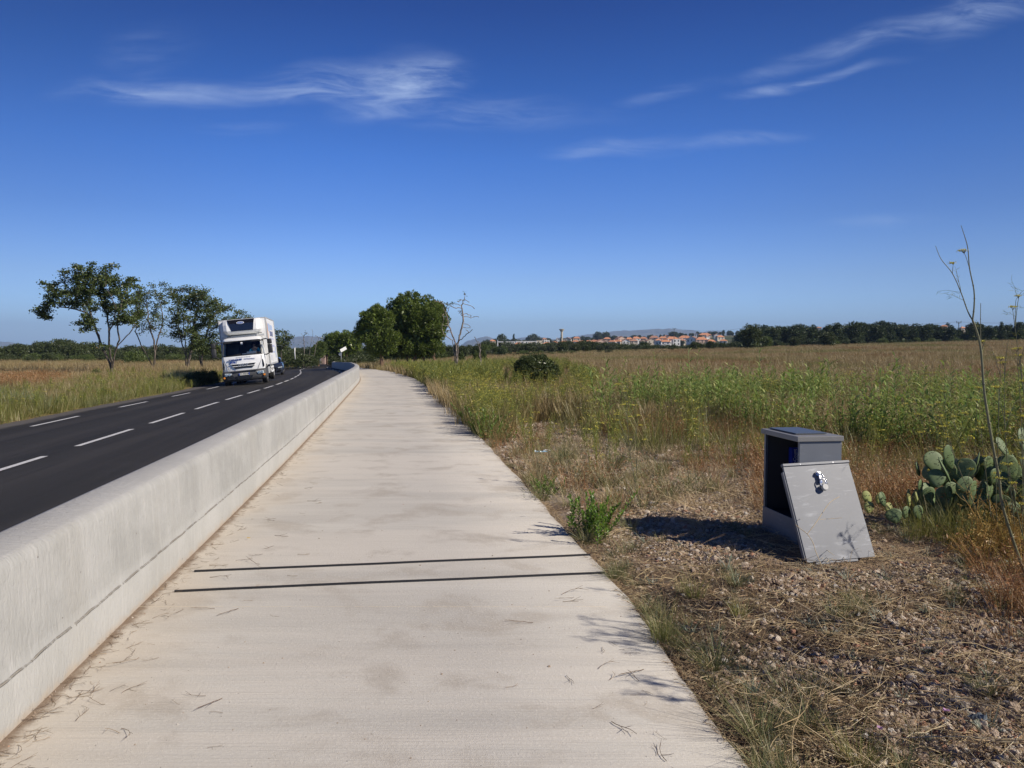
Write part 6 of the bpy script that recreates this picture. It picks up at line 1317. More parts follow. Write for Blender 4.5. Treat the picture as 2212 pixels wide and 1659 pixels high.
# right of the pines, towards the village
for (u, vt, lb) in ((1028, 758, 'bright green small conifer left of the snag'), (1045, 757, 'bright green small conifer right of the snag'), (902 + 95, 760, 'small green conifer behind the bare tree')):
    bgtree('small_conifer', 'cone', 'scrub_leaf_light', u, vt, 776, 100, lb, 'conifer', None, 1.2)
def vband(us, vs): return lambda u: float(np.interp(u, us, vs))
top1 = vband([1040, 1100, 1200, 1290, 1400, 1500, 1600], [742, 741, 741, 739, 742, 742, 740])
for i, u in enumerate(np.linspace(1050, 1600, 80)):
    u = u + R_.uniform(-5, 5); y = R_.uniform(190, 300); vt = top1(u) + R_.uniform(-4, 6); bgtree('field_tree', R_.choice(['round', 'shrub']), R_.choice(['scrub_leaf', 'scrub_leaf', 'grey_bush_leaf']), u, vt, 765, y, 'dark tree of the field-edge belt', 'tree', 'tree belt before the village', R_.uniform(.9, 1.4))
for (u, vt, y, w_, lb) in ((1215, 737, 175, 1.0, 'rounded olive-green bush at the field edge below the water tower'), (1192, 744, 170, 1.1, 'grey-green bush left of the rounded one below the water tower'), (1243, 743, 180, 1.2, 'dark bush right of the one below the water tower'), (1268, 745, 172, 1.2, 'broad bush at the field edge left of the white houses'), (1296, 745, 176, 1.1, 'greyish olive bush at the field edge under the tall dark pole'), (1318, 744, 178, 1.2, 'greyish olive bush right of the tall dark pole'), (1500, 738, 170, 1.1, 'bushy dark tree before the right end of the village'), (1535, 736, 178, .9, 'round-topped green tree at the right end of the village'), (1450, 750, 172, 1.3, 'low bush before the white houses')):
    bgtree('field_bush', 'round', 'grey_bush_leaf' if 'grey' in lb else 'scrub_leaf', u, vt, 762, y, lb, 'bush', None, w_)
for i, u in enumerate(np.linspace(1060, 1640, 44)):
    bgtree('low_shrub', 'shrub', R_.choice(['scrub_leaf', 'grey_bush_leaf', 'scrub_leaf_light']), u + R_.uniform(-5, 5), 757 + R_.uniform(-3, 4), 768, R_.uniform(150, 172), 'low shrub on the far field edge', 'shrub', 'shrubs along the far field edge', R_.uniform(1.1, 1.8))
# conifer belt on the right
def conlab(k, u): return '%s in the conifer belt, %s' % ('dark pine' if k == 'pinecol' else 'pointed fir', 'left of the dark broad tree' if u < 1760 else 'between the broad tree and the pinkish house' if u < 1960 else 'between the gap and the forked pole' if u < 2070 else 'right of the forked pole')
top2 = vband([1590, 1650, 1700, 1760, 1830, 1900, 1960, 2040, 2100, 2212, 2500], [710, 708, 708, 705, 701, 699, 706, 706, 703, 700, 698])
for i, u in enumerate(np.linspace(1600, 2480, 112)):
    u = u + R_.uniform(-6, 6); y = R_.uniform(235, 300); k = R_.choice(['pinecol', 'cone', 'pinecol']) if u < 1900 else R_.choice(['cone', 'cone', 'pinecol']); bgtree('conifer', k, 'conifer_leaf', u, top2(u) + R_.uniform(-5, 11), 742, y, '%s conifer of the dark belt' % ('pine-like' if k == 'pinecol' else 'fir-like'), 'conifer', 'conifer belt on the right', R_.uniform(1.2, 1.8))
for i, u in enumerate(np.linspace(1600, 2480, 50)):
    bgtree('low_shrub', R_.choice(['shrub', 'round']), R_.choice(['scrub_leaf', 'conifer_leaf', 'scrub_leaf_light']), u + R_.uniform(-8, 8), float(np.interp(u, [1600, 1800, 2212], [738, 733, 732])) + R_.uniform(-4, 5), 745, R_.uniform(206, 228), 'low shrub before the conifers', 'shrub', 'shrubs before the conifer belt', R_.uniform(1.1, 1.7))
for (u, vt, y, w_, k, lb) in ((1622, 700, 176, .95, 'round', 'tall bushy tree at the left end of the conifer belt'), (1716, 727, 185, 1.1, 'round', 'round dark bush before the conifers'), (1789, 716, 180, 1.0, 'round', 'dark broad tree standing before the conifer belt'), (1655, 726, 190, 1.1, 'round', 'light green bush right of the tall bushy tree')):
    bgtree('field_tree', k, 'scrub_leaf_light' if 'light' in lb else 'scrub_leaf', u, vt, 752, y, lb, 'tree', None, w_, 1)
for (u, vt) in ((2100, 698), (2109, 697), (2162, 697), (2202, 697), (1856, 704), (2245, 696)):
    bgtree('fir_tree', 'cone', 'conifer_leaf', u, vt, 745, 240, 'pointed fir topping the right conifer belt, %s' % where(u), 'fir', 'pointed firs above the conifer belt', .95)
# trees among the houses
for i in range(110):
    u = R_.uniform(1040, 1640) if i < 88 else R_.uniform(1640, 2300); y = R_.uniform(620, 1280); base_v = float(proj(PT(u, 740, y).x, y, ground(PT(u, 740, y).x, y))[1]); bgtree('village_tree', R_.choice(['round', 'round', 'pinecol']), 'scrub_leaf', u, base_v - R_.uniform(7, 12) * 900 / y, 742, y, 'green tree among the houses', 'tree', 'trees among the village houses', R_.uniform(1.0, 1.7))
for i, u in enumerate(np.linspace(1040, 1660, 84)):
    u = u + R_.uniform(-4, 4); y = R_.uniform(1120, 1260); bgtree('skyline_tree', R_.choice(['round', 'round', 'pinecol']), 'scrub_leaf', u, float(np.interp(u, [1040, 1120, 1200, 1270, 1400, 1480, 1560, 1660], [735, 730, 732, 727, 724, 719, 716, 714])) + R_.uniform(-2, 4), 742, y, 'dark tree on the village skyline', 'tree', 'trees on the village skyline', R_.uniform(1.0, 1.5))
for (u, vt, y, k, w_, lb) in ((1110, 722, 900, 'cypress', .9, 'thin dark cypress left of the water tower'), (1083, 721, 700, 'round', .7, 'pale tall tree above the left end of the village'), (1152, 722, 950, 'round', 1.2, 'large dark dome tree left of the water tower'), (1292, 717, 1150, 'round', 1.0, 'ball-shaped tree left of the hill summit'), (1309, 717, 1150, 'round', 1.0, 'round tree on the village skyline below the hills'), (1455, 716, 1100, 'round', 1.6, 'broad green tree mass on the village skyline'), (1470, 719, 1120, 'round', 1.5, 'dark tree right of the broad mass on the village skyline'), (1545, 716, 1100, 'round', 1.4, 'dark tree group at the right of the skyline'), (1563, 713, 1060, 'cypress', 1.2, 'dark cypress on the skyline at the right of the village'), (2003, 702, 900, 'round', 1.7, 'wide dome-shaped tree mass above the right conifers'), (2047, 698, 880, 'cypress', 1.3, 'pointed cypress beside the upper house on the right')):
    bgtree('skyline_tree', k, 'scrub_leaf', u, vt, 735, y, lb, 'tree', None, w_)
# ------------------------------------------------------------------ village houses
def house(u, vtop, wpx, y, wall, roof, storeys, label, rot=0.0, group=None, flat=False, depth=.8):
    sc_ = y / F; x = PT(u, vtop, y).x; top = PT(u, vtop, y).z; w_ = wpx * sc_; d_ = w_ * depth; H_ = 2.6 * storeys; rh = 0 if flat else min(w_ * .24, 2.8); g_ = top - H_ - rh
    h = empty('village_house', (x, y, g_), rot, label, 'house', group)
    MB().box(-w_ / 2, w_ / 2, -d_ / 2, d_ / 2, -6, H_).build('wall', MATS[wall], h)
    if flat: MB().box(-w_ / 2 - .1, w_ / 2 + .1, -d_ / 2 - .1, d_ / 2 + .1, H_, H_ + .35).build('roof', MATS[wall], h)
    else:
        e = .45; mb = MB(); mb.prism([(-w_ / 2, H_), (w_ / 2, H_), (0, H_ + rh * .96)], -d_ / 2 + .01, d_ / 2 - .01) if R_.random() < .35 else None
        if mb.v: 
            mb.build('gable', MATS[wall], h); rb = MB()
            for s in (-1, 1): rb.add([(s * (w_ / 2 + e), -d_ / 2 - e, H_ - .12), (s * (w_ / 2 + e), d_ / 2 + e, H_ - .12), (0, d_ / 2 + e, H_ + rh), (0, -d_ / 2 - e, H_ + rh), (s * (w_ / 2 + e), -d_ / 2 - e, H_ + .08), (s * (w_ / 2 + e), d_ / 2 + e, H_ + .08), (0, d_ / 2 + e, H_ + rh + .2), (0, -d_ / 2 - e, H_ + rh + .2)], [(0, 1, 2, 3), (4, 7, 6, 5), (0, 4, 5, 1), (0, 3, 7, 4), (1, 5, 6, 2)])
            ro = rb.build('roof', MATS[roof], h)
        else:
            rb = MB(); xx, yy_ = w_ / 2 + e, d_ / 2 + e; rx = w_ * .22; rb.add([(-xx, -yy_, H_), (xx, -yy_, H_), (xx, yy_, H_), (-xx, yy_, H_), (-rx, 0, H_ + rh), (rx, 0, H_ + rh)], [(3, 2, 1, 0), (0, 1, 5, 4), (1, 2, 5), (2, 3, 4, 5), (3, 0, 4)]); ro = rb.build('roof', MATS[roof], h)
        MB().box(-.35, .35, -.35, .35, 0, 1.3).build('chimney', MATS[wall], ro).location = (w_ * R_.uniform(-.3, .3), d_ * .1, H_ + rh * .6)
    n = max(2, int(w_ / 3.4))
    for s_ in range(storeys):
        for i in range(n):
            xw_ = -w_ / 2 + w_ * (i + .5) / n + R_.uniform(-.3, .3); dz = R_.choice([0, 0, .9]) if s_ == 0 else 0
            MB().box(-.55, .55, -.04, .06, -.65 - dz, .65).build('window', MATS['window_dark'], h).location = (xw_, -d_ / 2 - .02, 1.5 + 2.55 * s_)
    return h
HW, HC, HP, RT, RO = 'house_white', 'house_cream', 'house_pink', 'roof_tile', 'roof_tile_old'
def r5(x, y): return ((2400 + x / 4.424) / 1.8228, (1250 + y / 4.424) / 1.8228)
def r6(x, y): return ((1900 + x / 4.424) / 1.8228, (1250 + y / 4.424) / 1.8228)
def r7(x, y): return ((2900 + x / 1.954) / 1.8228, (1200 + y / 1.954) / 1.8228)
HL = [(r5, 858, 398, 92, 640, HW, RT, 2, 'white two-storey house with orange roof, leftmost of the white row'), (r5, 968, 385, 150, 650, HW, RT, 2, 'white house with a wide orange roof, second of the white row'), (r5, 1060, 392, 110, 660, HW, RT, 2, 'white house with dark windows, third of the white row'), (r5, 1155, 385, 115, 650, HW, RT, 2, 'large plain white flat-roofed house, rightmost of the white row'),
      (r5, 930, 330, 130, 860, HC, RT, 1, 'cream house with bright orange roof above the white row'), (r5, 1090, 333, 200, 840, HW, RT, 1, 'long white house with bright orange roof above the white row'), (r5, 1310, 316, 200, 850, HW, RT, 2, 'white house with a large orange roof and shaded porch at upper right'), (r5, 1240, 368, 130, 740, HC, RO, 1, 'cream house with dark roof right of the white row'), (r5, 1450, 332, 170, 800, HW, RO, 1, 'low house with a greyish roof right of the shaded porch house'), (r5, 1600, 340, 190, 760, HP, RT, 1, 'wide orange-roofed house at the right of the village'), (r5, 1760, 385, 130, 620, HP, RT, 1, 'low orange roof by the trees at the right end'), (r5, 1985, 380, 110, 600, HW, RT, 1, 'white house half hidden by trees at the far right end'),
      (r5, 1660, 270, 190, 1050, HC, RT, 2, 'cream house on the rise at the right of the village'), (r5, 1510, 275, 60, 1150, HW, RT, 1, 'small white house on the skyline right of the tree mass'), (r5, 1870, 285, 90, 1000, HW, RT, 2, 'white house on the rise near the right trees'), (r5, 1920, 310, 120, 900, HC, RT, 1, 'cream house below the white one on the right rise'), (r5, 1700, 310, 60, 950, HW, RT, 2, 'narrow white house on the right rise'),
      (r5, 720, 368, 150, 780, HC, RT, 1, 'long orange roof left of the white row'), (r5, 850, 370, 110, 760, HW, RT, 1, 'orange-roofed house just above the first white house'), (r5, 600, 378, 130, 800, HP, RO, 1, 'pinkish house in the middle of the village'), (r5, 460, 334, 130, 900, HW, RT, 1, 'white-walled house with pale roof right of the tall pole'), (r5, 590, 338, 110, 900, HC, RT, 1, 'cream house right of the white-walled one'), (r5, 340, 348, 110, 900, HP, RT, 1, 'low house just right of the tall pole'), (r5, 190, 334, 140, 950, HP, RO, 1, 'brownish house left of the tall pole'), (r5, 140, 385, 130, 780, HC, RT, 1, 'cream house below the brownish one'), (r5, 280, 380, 120, 780, HW, RT, 1, 'white house behind the tall pole'), (r5, 50, 395, 110, 740, HW, RT, 1, 'house with white wall left of the brownish one'), (r5, 420, 378, 120, 790, HC, RO, 1, 'dark-roofed house right of the tall pole'), (r5, 780, 318, 150, 1000, HC, RO, 1, 'roofs behind the bright orange ones'), (r5, 1000, 305, 100, 1100, HC, RO, 1, 'low roof on the skyline before the tree mass'),
      (r6, 480, 424, 150, 700, HW, RT, 1, 'long white flat-roofed building at the left of the village'), (r6, 760, 418, 330, 720, HW, RT, 1, 'very long low white building left of the water tower'), (r6, 1110, 402, 90, 800, HW, RT, 1, 'white flat building just left of the water tower'), (r6, 1000, 408, 130, 800, HC, RT, 1, 'cream flat building beside the white one near the tower'), (r6, 620, 436, 110, 680, HP, RT, 1, 'orange roof before the long white building'), (r6, 850, 436, 90, 680, HC, RT, 1, 'small orange roof before the very long building'), (r6, 360, 450, 80, 640, HW, RT, 1, 'small white gabled house beside the street lamp'), (r6, 170, 388, 90, 900, HC, RT, 1, 'pale house left of the pale tall tree'), (r6, 940, 350, 40, 1150, HW, RT, 1, 'tiny white house among the trees left of the tower'), (r6, 1075, 356, 70, 1100, HP, RO, 1, 'grey-brown house among the trees left of the tower'), (r6, 1310, 358, 50, 1100, HW, RT, 1, 'tiny white house beside the tower shaft'),
      (r6, 1250, 415, 140, 760, HP, RT, 1, 'orange roof at the foot of the water tower'), (r6, 1120, 428, 120, 720, HC, RT, 1, 'orange roof left of the foot of the tower'), (r6, 1420, 405, 150, 760, HC, RT, 1, 'orange roof right of the foot of the tower'), (r6, 1480, 345, 120, 1000, HC, RO, 1, 'pale roof right of the tower shaft'), (r6, 1640, 335, 110, 1100, HC, RT, 1, 'cream house on the skyline right of the tower'), (r6, 1620, 395, 110, 800, HW, RT, 1, 'white-gabled orange roof right of the tower'), (r6, 1730, 400, 130, 770, HC, RT, 1, 'cream house with orange roof further right of the tower'), (r6, 1850, 398, 130, 780, HW, RT, 1, 'white house with carport in the left half of the village'), (r6, 1950, 390, 130, 800, HC, RT, 1, 'orange roof between the carport house and the pole'), (r6, 2050, 385, 130, 780, HP, RT, 1, 'orange roof in the middle of the village front row'), (r6, 2170, 345, 110, 950, HP, RT, 1, 'pinkish house above the middle of the front row'), (r6, 2180, 400, 110, 760, HC, RT, 1, 'orange roof at the middle of the front row'),
      (r7, 245, 197, 30, 700, HW, RT, 1, 'white house glimpsed above the left conifers'), (r7, 300, 190, 22, 650, HW, RT, 2, 'narrow white wall glimpsed between the left conifers'), (r7, 595, 180, 50, 700, HP, RT, 1, 'pinkish roof above the conifers'), (r7, 635, 170, 30, 760, HW, RT, 1, 'white house above the conifers'), (r7, 1335, 166, 50, 760, HW, RT, 1, 'red-roofed house at the gap in the conifers'), (r7, 1355, 186, 55, 600, HP, RT, 1, 'pinkish house showing in the gap of the conifers'), (r7, 1410, 176, 40, 700, HC, RT, 1, 'red roof right of the gap in the conifers'), (r7, 1596, 156, 42, 760, HC, RT, 1, 'cream house with red roof beside the right cypress'), (r7, 1590, 176, 56, 650, HP, RT, 1, 'pinkish house below the cream one at the right'), (r7, 1740, 170, 40, 700, HC, RT, 1, 'cream house left of the forked pole'), (r7, 1850, 160, 30, 700, HP, RO, 1, 'small dark roof right of the forked pole')]
for i, (fn, x_, yt, wz, y, wl, rf_, st_, lb) in enumerate(HL):
    u, v = fn(x_, yt); zoom = 1.954 if fn is r7 else 4.424; house(u, v, wz * 1.12 / zoom / 1.8228, y, wl, rf_, st_, lb, R_.uniform(-.5, .5) if 'long' not in lb else .1, flat=('flat' in lb or 'very long' in lb), depth=.7 if wz < 180 else .35)
# ------------------------------------------------------------------ prickly pear
pp_b = hit(2060, 1168)
pear = empty('prickly_pear', pp_b, 0, 'prickly pear cactus with broad spiny pads behind the leaning door', 'cactus')
def pad_mesh(w_, h_, seed):
    r = random.Random(seed); bm = bmesh.new(); bmesh.ops.create_uvsphere(bm, u_segments=20, v_segments=14, radius=1)
    for v in bm.verts:
        x, y, z = v.co; k = .80 + .24 * z - .10 * z * z; x = x * w_ / 2 * k * 1.08; zz = (z + 1) / 2 * h_; y = y * .011 * (1.25 - .4 * z) + .012 * math.sin(x * 9 + seed) * (zz / h_) ; v.co = (x, y, zz)
    n0 = len(bm.faces)
    for i in range(26):
        a = r.uniform(-.85, .85); b_ = r.uniform(.12, .95); 
        if a * a + (2 * b_ - 1) ** 2 > .86: continue
        s = r.choice((-1, 1)); m_ = Matrix.Translation((a * w_ / 2 * (.8 + .24 * (2 * b_ - 1)), s * .0115 + .012 * math.sin(a * w_ / 2 * 9 + seed) * b_, b_ * h_)); bmesh.ops.create_cone(bm, segments=5, radius1=.0035, radius2=.0008, depth=.012, matrix=m_ @ Matrix.Rotation(rad(90 * s), 4, 'X'))
    me = bpy.data.meshes.new('pad'); bm.to_mesh(me); bm.free()
    me.polygons.foreach_set('material_index', [0 if i < n0 else 1 for i in range(len(me.polygons))]); me.polygons.foreach_set('use_smooth', [True] * len(me.polygons)); return me
def zz7(x, y): return ((3400 + x / 1.144) / 1.8228, (850 + y / 1.144) / 1.8228)
PADS = [(400, 1140, 70, 115, -28, 6.6, 20), (335, 1160, 95, 95, -12, 6.7, 5), (252, 1172, 42, 72, -30, 6.8, 60), (332, 1225, 78, 80, 4, 6.45, -10), (265, 1215, 50, 90, -78, 6.6, 40), (440, 1205, 95, 80, 20, 6.7, 10), (500, 1160, 50, 92, 8, 6.9, 55), (560, 1165, 70, 80, -10, 6.9, 20), (655, 1090, 60, 95, -15, 7.0, 35), (625, 1160, 75, 80, 12, 6.8, -20), (690, 1165, 45, 80, 10, 7.0, 50), (705, 1285, 60, 90, -18, 6.3, 40), (575, 1210, 80, 70, 25, 6.6, 20), (480, 1250, 85, 75, -30, 6.5, 0), (735, 1080, 80, 120, 10, 6.6, 20), (760, 1180, 80, 100, 0, 6.4, 10),
        (380, 1270, 80, 70, 30, 6.6, 10), (560, 1280, 90, 80, 5, 6.6, 30), (640, 1250, 80, 90, -12, 6.5, 10), (300, 1290, 70, 70, -20, 6.7, 0), (430, 1330, 90, 80, 10, 6.6, 15), (520, 1350, 80, 80, -10, 6.7, 20), (610, 1340, 90, 80, 12, 6.6, -15), (690, 1370, 80, 80, 0, 6.5, 15)]
for _ in range(46):
    PADS.append((R_.uniform(300, 800), R_.uniform(1180, 1420), R_.uniform(75, 110), R_.uniform(85, 120), R_.uniform(-45, 45), R_.uniform(6.5, 7.3), R_.uniform(-85, 85)))
for i, (x, y, w_, h_, tl_, yy_, yaw) in enumerate(PADS):
    u, v = zz7(x, y); p = PT(u, v, yy_) - pp_b; k = yy_ / F / 1.144 / 1.8228; o = mesh_obj('pad', pad_mesh(w_ * k * 1.1, h_ * k * 1.1, i), [M['cactus_green'], M['cactus_spine']], pear); o.location = p; o.rotation_euler = Euler((rad(R_.uniform(-26, 14)), rad(tl_), rad(yaw)), 'XYZ')
LOW = [(95, 1310, 55, 70, -12, 6.5, 30), (62, 1300, 45, 60, 25, 6.6, 0), (205, 1310, 42, 80, 5, 6.5, 45), (150, 1385, 85, 68, -15, 6.3, 0), (240, 1290, 34, 60, 12, 6.5, 50), (30, 1300, 50, 65, -20, 6.6, 10), (185, 1365, 60, 60, 20, 6.4, 20), (120, 1350, 60, 60, 5, 6.5, 20), (20, 1340, 55, 55, 15, 6.5, 0), (250, 1370, 60, 70, -10, 6.4, 15)]
pb2 = hit(1970, 1180); pr2 = empty('prickly_pear', pb2, 0, 'low yellowing prickly pear cluster between the door and the big cactus', 'cactus')
for i, (x, y, w_, h_, tl_, yy_, yaw) in enumerate(LOW):
    u, v = zz7(x, y); p = PT(u, v, yy_) - pb2; k = yy_ / F / 1.144 / 1.8228; o = mesh_obj('pad', pad_mesh(w_ * k, h_ * k, i + 50), [M['cactus_yellowed' if i % 3 else 'cactus_green'], M['cactus_spine']], pr2); o.location = p; o.rotation_euler = Euler((rad(R_.uniform(-20, 10)), rad(tl_), rad(yaw)), 'XYZ')
# ------------------------------------------------------------------ tall fennel plants
def smooth_path(P, n=5):
    P = np.array(P, float); out = []; k = len(P)
    for i in range(k - 1):
        p0, p1, p2, p3 = P[max(i - 1, 0)], P[i], P[i + 1], P[min(i + 2, k - 1)]
        for t in np.linspace(0, 1, n, endpoint=False): out.append(.5 * ((2 * p1) + (-p0 + p2) * t + (2 * p0 - 5 * p1 + 4 * p2 - p3) * t * t + (-p0 + 3 * p1 - 3 * p2 + p3) * t ** 3))
    out.append(P[-1]); return np.array(out)
def umbel(nb, p, R0, d, r, mi=1, th=.0012):
    for i in range(11):
        a = r.uniform(0, 6.28); q = p + (d + np.array([math.cos(a), math.sin(a), 0]) * r.uniform(.2, .95)) * R0 * r.uniform(.8, 1.1); nb.tube([p, (p + q) / 2 + [0, 0, .004], q], th, 3, 0); k = 7; P = q + r.normal(0, .006, (k, 3)) * [1, 1, .4]; V, Fq = leaves(P, r.normal(0, 1, (k, 3)), .008, .006, r); nb.add(V, Fq, mi)
def tall_fennel(label, base, stems, seed, th=1.0, feath=60, umbels=(), name='tall_fennel'):
    """stems: lists of world points relative to base, with (r0, r1)"""
    t = empty(name, base, 0, label, 'fennel'); r = np.random.default_rng(seed); nb = NB()
    for (pts, r0, r1) in stems:
        q = smooth_path(pts); n = len(q); rr = np.linspace(r0, r1, n) * th; nb.tube(q, rr, 7, 0)
        for i in range(3, n - 1, 4): nb.tube(np.stack([q[i] - (q[i + 1] - q[i]) * .12, q[i], q[i] + (q[i + 1] - q[i]) * .12]), [rr[i], rr[i] * 1.5, rr[i]], 7, 0)
    mesh_obj('stem', nb.mesh('stem', [M['fennel_stem'], M['umbel_yellow']]), None, t, True)
    nl = NB()
    for (pts, r0, r1) in stems:
        q = smooth_path(pts); n = len(q); k = feath
        for j in range(max(2, n // 4)):
            if name == 'tall_fennel' and feath == 20 and (j % 3 or r.random() < .5): continue
            i = r.integers(1, n - 1); a = r.uniform(0, 6.28); d = np.array([math.cos(a), math.sin(a), r.uniform(.1, .9)]); L = r.uniform(.06, .20); c = q[i] + d * L; nl.tube([q[i], q[i] + d * L * .6 + [0, 0, .01], c], [.0016 * th, .0010, .0006], 3); P = q[i] + d * L * r.uniform(.2, 1, (10, 1)); V, Fq = leaves(P, d + r.normal(0, .6, (10, 3)), r.uniform(.02, .06, 10), .0022, r); nl.add(V, Fq)
    mesh_obj('foliage', nl.mesh('foliage', MATS['fennel_green']), None, t)
    for (p, R0) in umbels:
        u_ = NB(); umbel(u_, np.array(p), R0, np.array([-.2, 0, .7]), r); mesh_obj('umbel', u_.mesh('umbel', [M['fennel_stem'], M['umbel_yellow']]), None, t)
    return t
fb = hit(2216, 1264); B_ = np.array(fb)
def W_(L, d0, d1): n = len(L); return [np.array(PT(u, v, d0 + (d1 - d0) * i / max(1, n - 1))) - B_ for i, (u, v) in enumerate(L)]
main = W_([(2216, 1266), (2209, 1225), (2191.4, 1176), (2165, 1089.8), (2157.8, 1032), (2143.4, 955.5), (2126.6, 850), (2119.4, 759), (2111, 720), (2101, 691.8)], fb.y, fb.y + .02)
d_ = fb.y + .02
rb_ = W_([(2101, 691.8), (2104.5, 658), (2103.6, 624.6), (2094.4, 579), (2090.6, 536), (2083, 508), (2076, 487)], d_, d_)
lb_ = W_([(2101, 691.8), (2090.6, 672.5), (2076, 631.7), (2057, 590), (2033, 559.9), (2021, 531)], d_, d_ + .1)
tw = W_([(2119, 759), (2118, 715), (2118.5, 655)], d_, d_ + .05); tw2 = W_([(2094, 579), (2087, 556), (2083, 548)], d_, d_ - .03); tw3 = W_([(2057, 590), (2059, 572)], d_, d_); tw4 = W_([(2076, 631), (2072, 612), (2066, 600)], d_, d_)
tw5 = W_([(2119, 762), (2128, 735), (2130, 730)], d_, d_); 
tall_fennel('tallest fennel stalk, rising bare and forked against the sky at the right', fb, [(main, .0105, .0065), (rb_, .0055, .0016), (lb_, .0045, .0015), (tw, .0032, .0018), (tw2, .002, .0012), (tw3, .002, .0012), (tw4, .002, .001), (tw5, .003, .001)], 1, feath=20, umbels=[(W_([(2083, 548)], d_, d_)[0], .035), (W_([(2059, 572)], d_, d_)[0], .02)])
# more stems beside it
RF = np.random.default_rng(17)
def side_fennel(u0, v0, tops, label, seed, th=.8, umb=True, dd=0, name='tall_fennel', feath=60):
    global B_
    b = hit(u0, v0); 
    if dd: b = Vector((b.x * (b.y + dd) / b.y, b.y + dd, 0)); b.z = float(gz(b.x, b.y))
    B_ = np.array(b); st = []; um = []
    for (u1, v1) in tops:
        bw = RF.uniform(-12, 12); n = 5; L = [(u0 + (u1 - u0) * t + bw * math.sin(t * 3.1), v0 + (v1 - v0) * t) for t in np.linspace(0, 1, n)]; P = W_(L, b.y, b.y + RF.uniform(-.15, .15)); P[0] = np.array([RF.uniform(-.04, .04), RF.uniform(-.04, .04), -.02]); st.append((P, .006, .002)); 
        for _ in range(3):
            i = RF.integers(2, n); q = P[i] + np.array([RF.uniform(-.16, .16), RF.uniform(-.1, .1), RF.uniform(.08, .2)]); st.append(([P[i - 1] * .3 + P[i] * .7, (P[i] + q) / 2 + [0, 0, .02], q], .003, .0012)); 
            if umb and RF.random() < .6: um.append((q, .03))
        if umb: um.append((P[-1], .04))
    return tall_fennel(label, b, st, seed, th, feath, um, name)
side_fennel(2205, 1200, [(2196, 760), (2170, 790), (2212, 830)], 'green fennel with yellow umbels at the right edge beside the tallest stalk', 2)
side_fennel(2150, 1190, [(2030, 905), (2120, 930), (2162, 780)], 'slender grey-green fennel with an arching stem left of the tallest stalk', 3, .7)
side_fennel(2090, 1160, [(2060, 905), (1990, 940), (2110, 870)], 'thin fennel stems standing among the cactus pads', 4, .6, dd=.5)
side_fennel(2270, 1180, [(2188, 670), (2230, 700), (2260, 760)], 'tall fennel at the right border with only one bare tip in view', 5, .9)
side_fennel(2240, 1260, [(2212, 960), (2180, 1010), (2260, 940)], 'low feathery fennel in the right border corner', 6, .8)
side_fennel(2060, 1130, [(2010, 880), (2040, 850), (1985, 900)], 'fine fennel behind the cactus on its left', 7, .6, dd=1.2)
side_fennel(1372, 1058, [(1352, 850), (1370, 880), (1335, 900)], 'single green fennel standing in the gravel between path and cabinet', 8, .7, dd=.0)
# stems outside the frame whose shadows fall on the path
for i, (x, y, h_) in enumerate([(2.85, 3.6, 1.85), (2.65, 3.2, 1.65), (3.15, 3.95, 2.0), (2.45, 2.8, 1.5), (3.1, 3.3, 2.1)]):
    b = Vector((x, y, float(gz(x, y)))); st = []; um = []
    for k in range(3):
        a = RF.uniform(0, 6.28); ln = RF.uniform(.03, .16); P = [np.array([ln * math.cos(a) * t ** 1.5, ln * math.sin(a) * t ** 1.5, t * h_ * RF.uniform(.9, 1.0)]) for t in np.linspace(0, 1, 5)]; st.append((P, .010, .004)); um.append((P[-1], .07))
        for _ in range(6): q0 = P[RF.integers(1, 4)]; q = q0 + np.array([RF.uniform(-.12, .25), RF.uniform(-.2, .2), RF.uniform(.1, .3)]); st.append(([q0, (q0 + q) / 2 + [0, 0, .03], q], .004, .0015)); um.append((q, .05))
    tall_fennel(['tall fennel outside the right border', 'tallest fennel outside the right border', 'fennel outside the right border nearest the path', 'farther fennel outside the right border', 'lowest fennel outside the right border'][i], b, st, 40 + i, 1, 60, um)
for i, (x, y, h_, w_, lb) in enumerate([(5.75, 5.75, 1.5, .9, 'dense green shrub outside the right border beside the cactus'), (5.5, 4.7, 1.15, .9, 'lower green shrub outside the right border'), (6.3, 6.8, 1.6, .9, 'farther green shrub outside the right border')]):
    cm, tm = kind('shrub', 'scrub_leaf', i); t = empty('roadside_shrub', (x, y, float(gz(x, y))), i, lb, 'shrub'); t.scale = (h_ * w_, h_ * w_, h_); mesh_obj('crown', cm, None, t); mesh_obj('trunk', tm, None, t)
# orange withered tangle under the cactus
def zone_pts(n, poly, seed):
    r = np.random.default_rng(seed); us = [p[0] for p in poly]; vs = [p[1] for p in poly]; out = []
    while len(out) < n:
        u, v = r.uniform(min(us), max(us)), r.uniform(min(vs), max(vs))
        if inpoly(np.array([u]), np.array([v]), poly)[0]: h_ = hit(u, v); out.append((h_.x, h_.y, float(gz(h_.x, h_.y))))
    return np.array(out)
P = zone_pts(30, [(1990, 1170), (2060, 1190), (2230, 1170), (2260, 1260), (2100, 1235)], 5); scatter('withered_fennel', 'orange', P, U_(.35, .75, 30, 1), 2, 'orange-brown withered fennel tangle at the foot of the tall stalks', 'fennel', tilt=.5)
P = zone_pts(34, [(2120, 1240), (2330, 1200), (2350, 1420), (2150, 1380)], 6); scatter('dry_grass', 'rust', P, U_(.5, .95, 34, 3), 4, 'rust-brown dried plant at the right border below the fennel', 'weeds')
P = zone_pts(120, [(1960, 1120), (2250, 1090), (2300, 1190), (1960, 1180)], 7); scatter('tall_grass', 'green', P, U_(.3, .7, 120, 5), 6, 'green weeds growing in the shade under the cactus', 'weeds')
proto('stalk', 'bent_dry_stalk', [twig(i + 60, .6, 'straw', .0030, 4, .5) for i in range(5)])
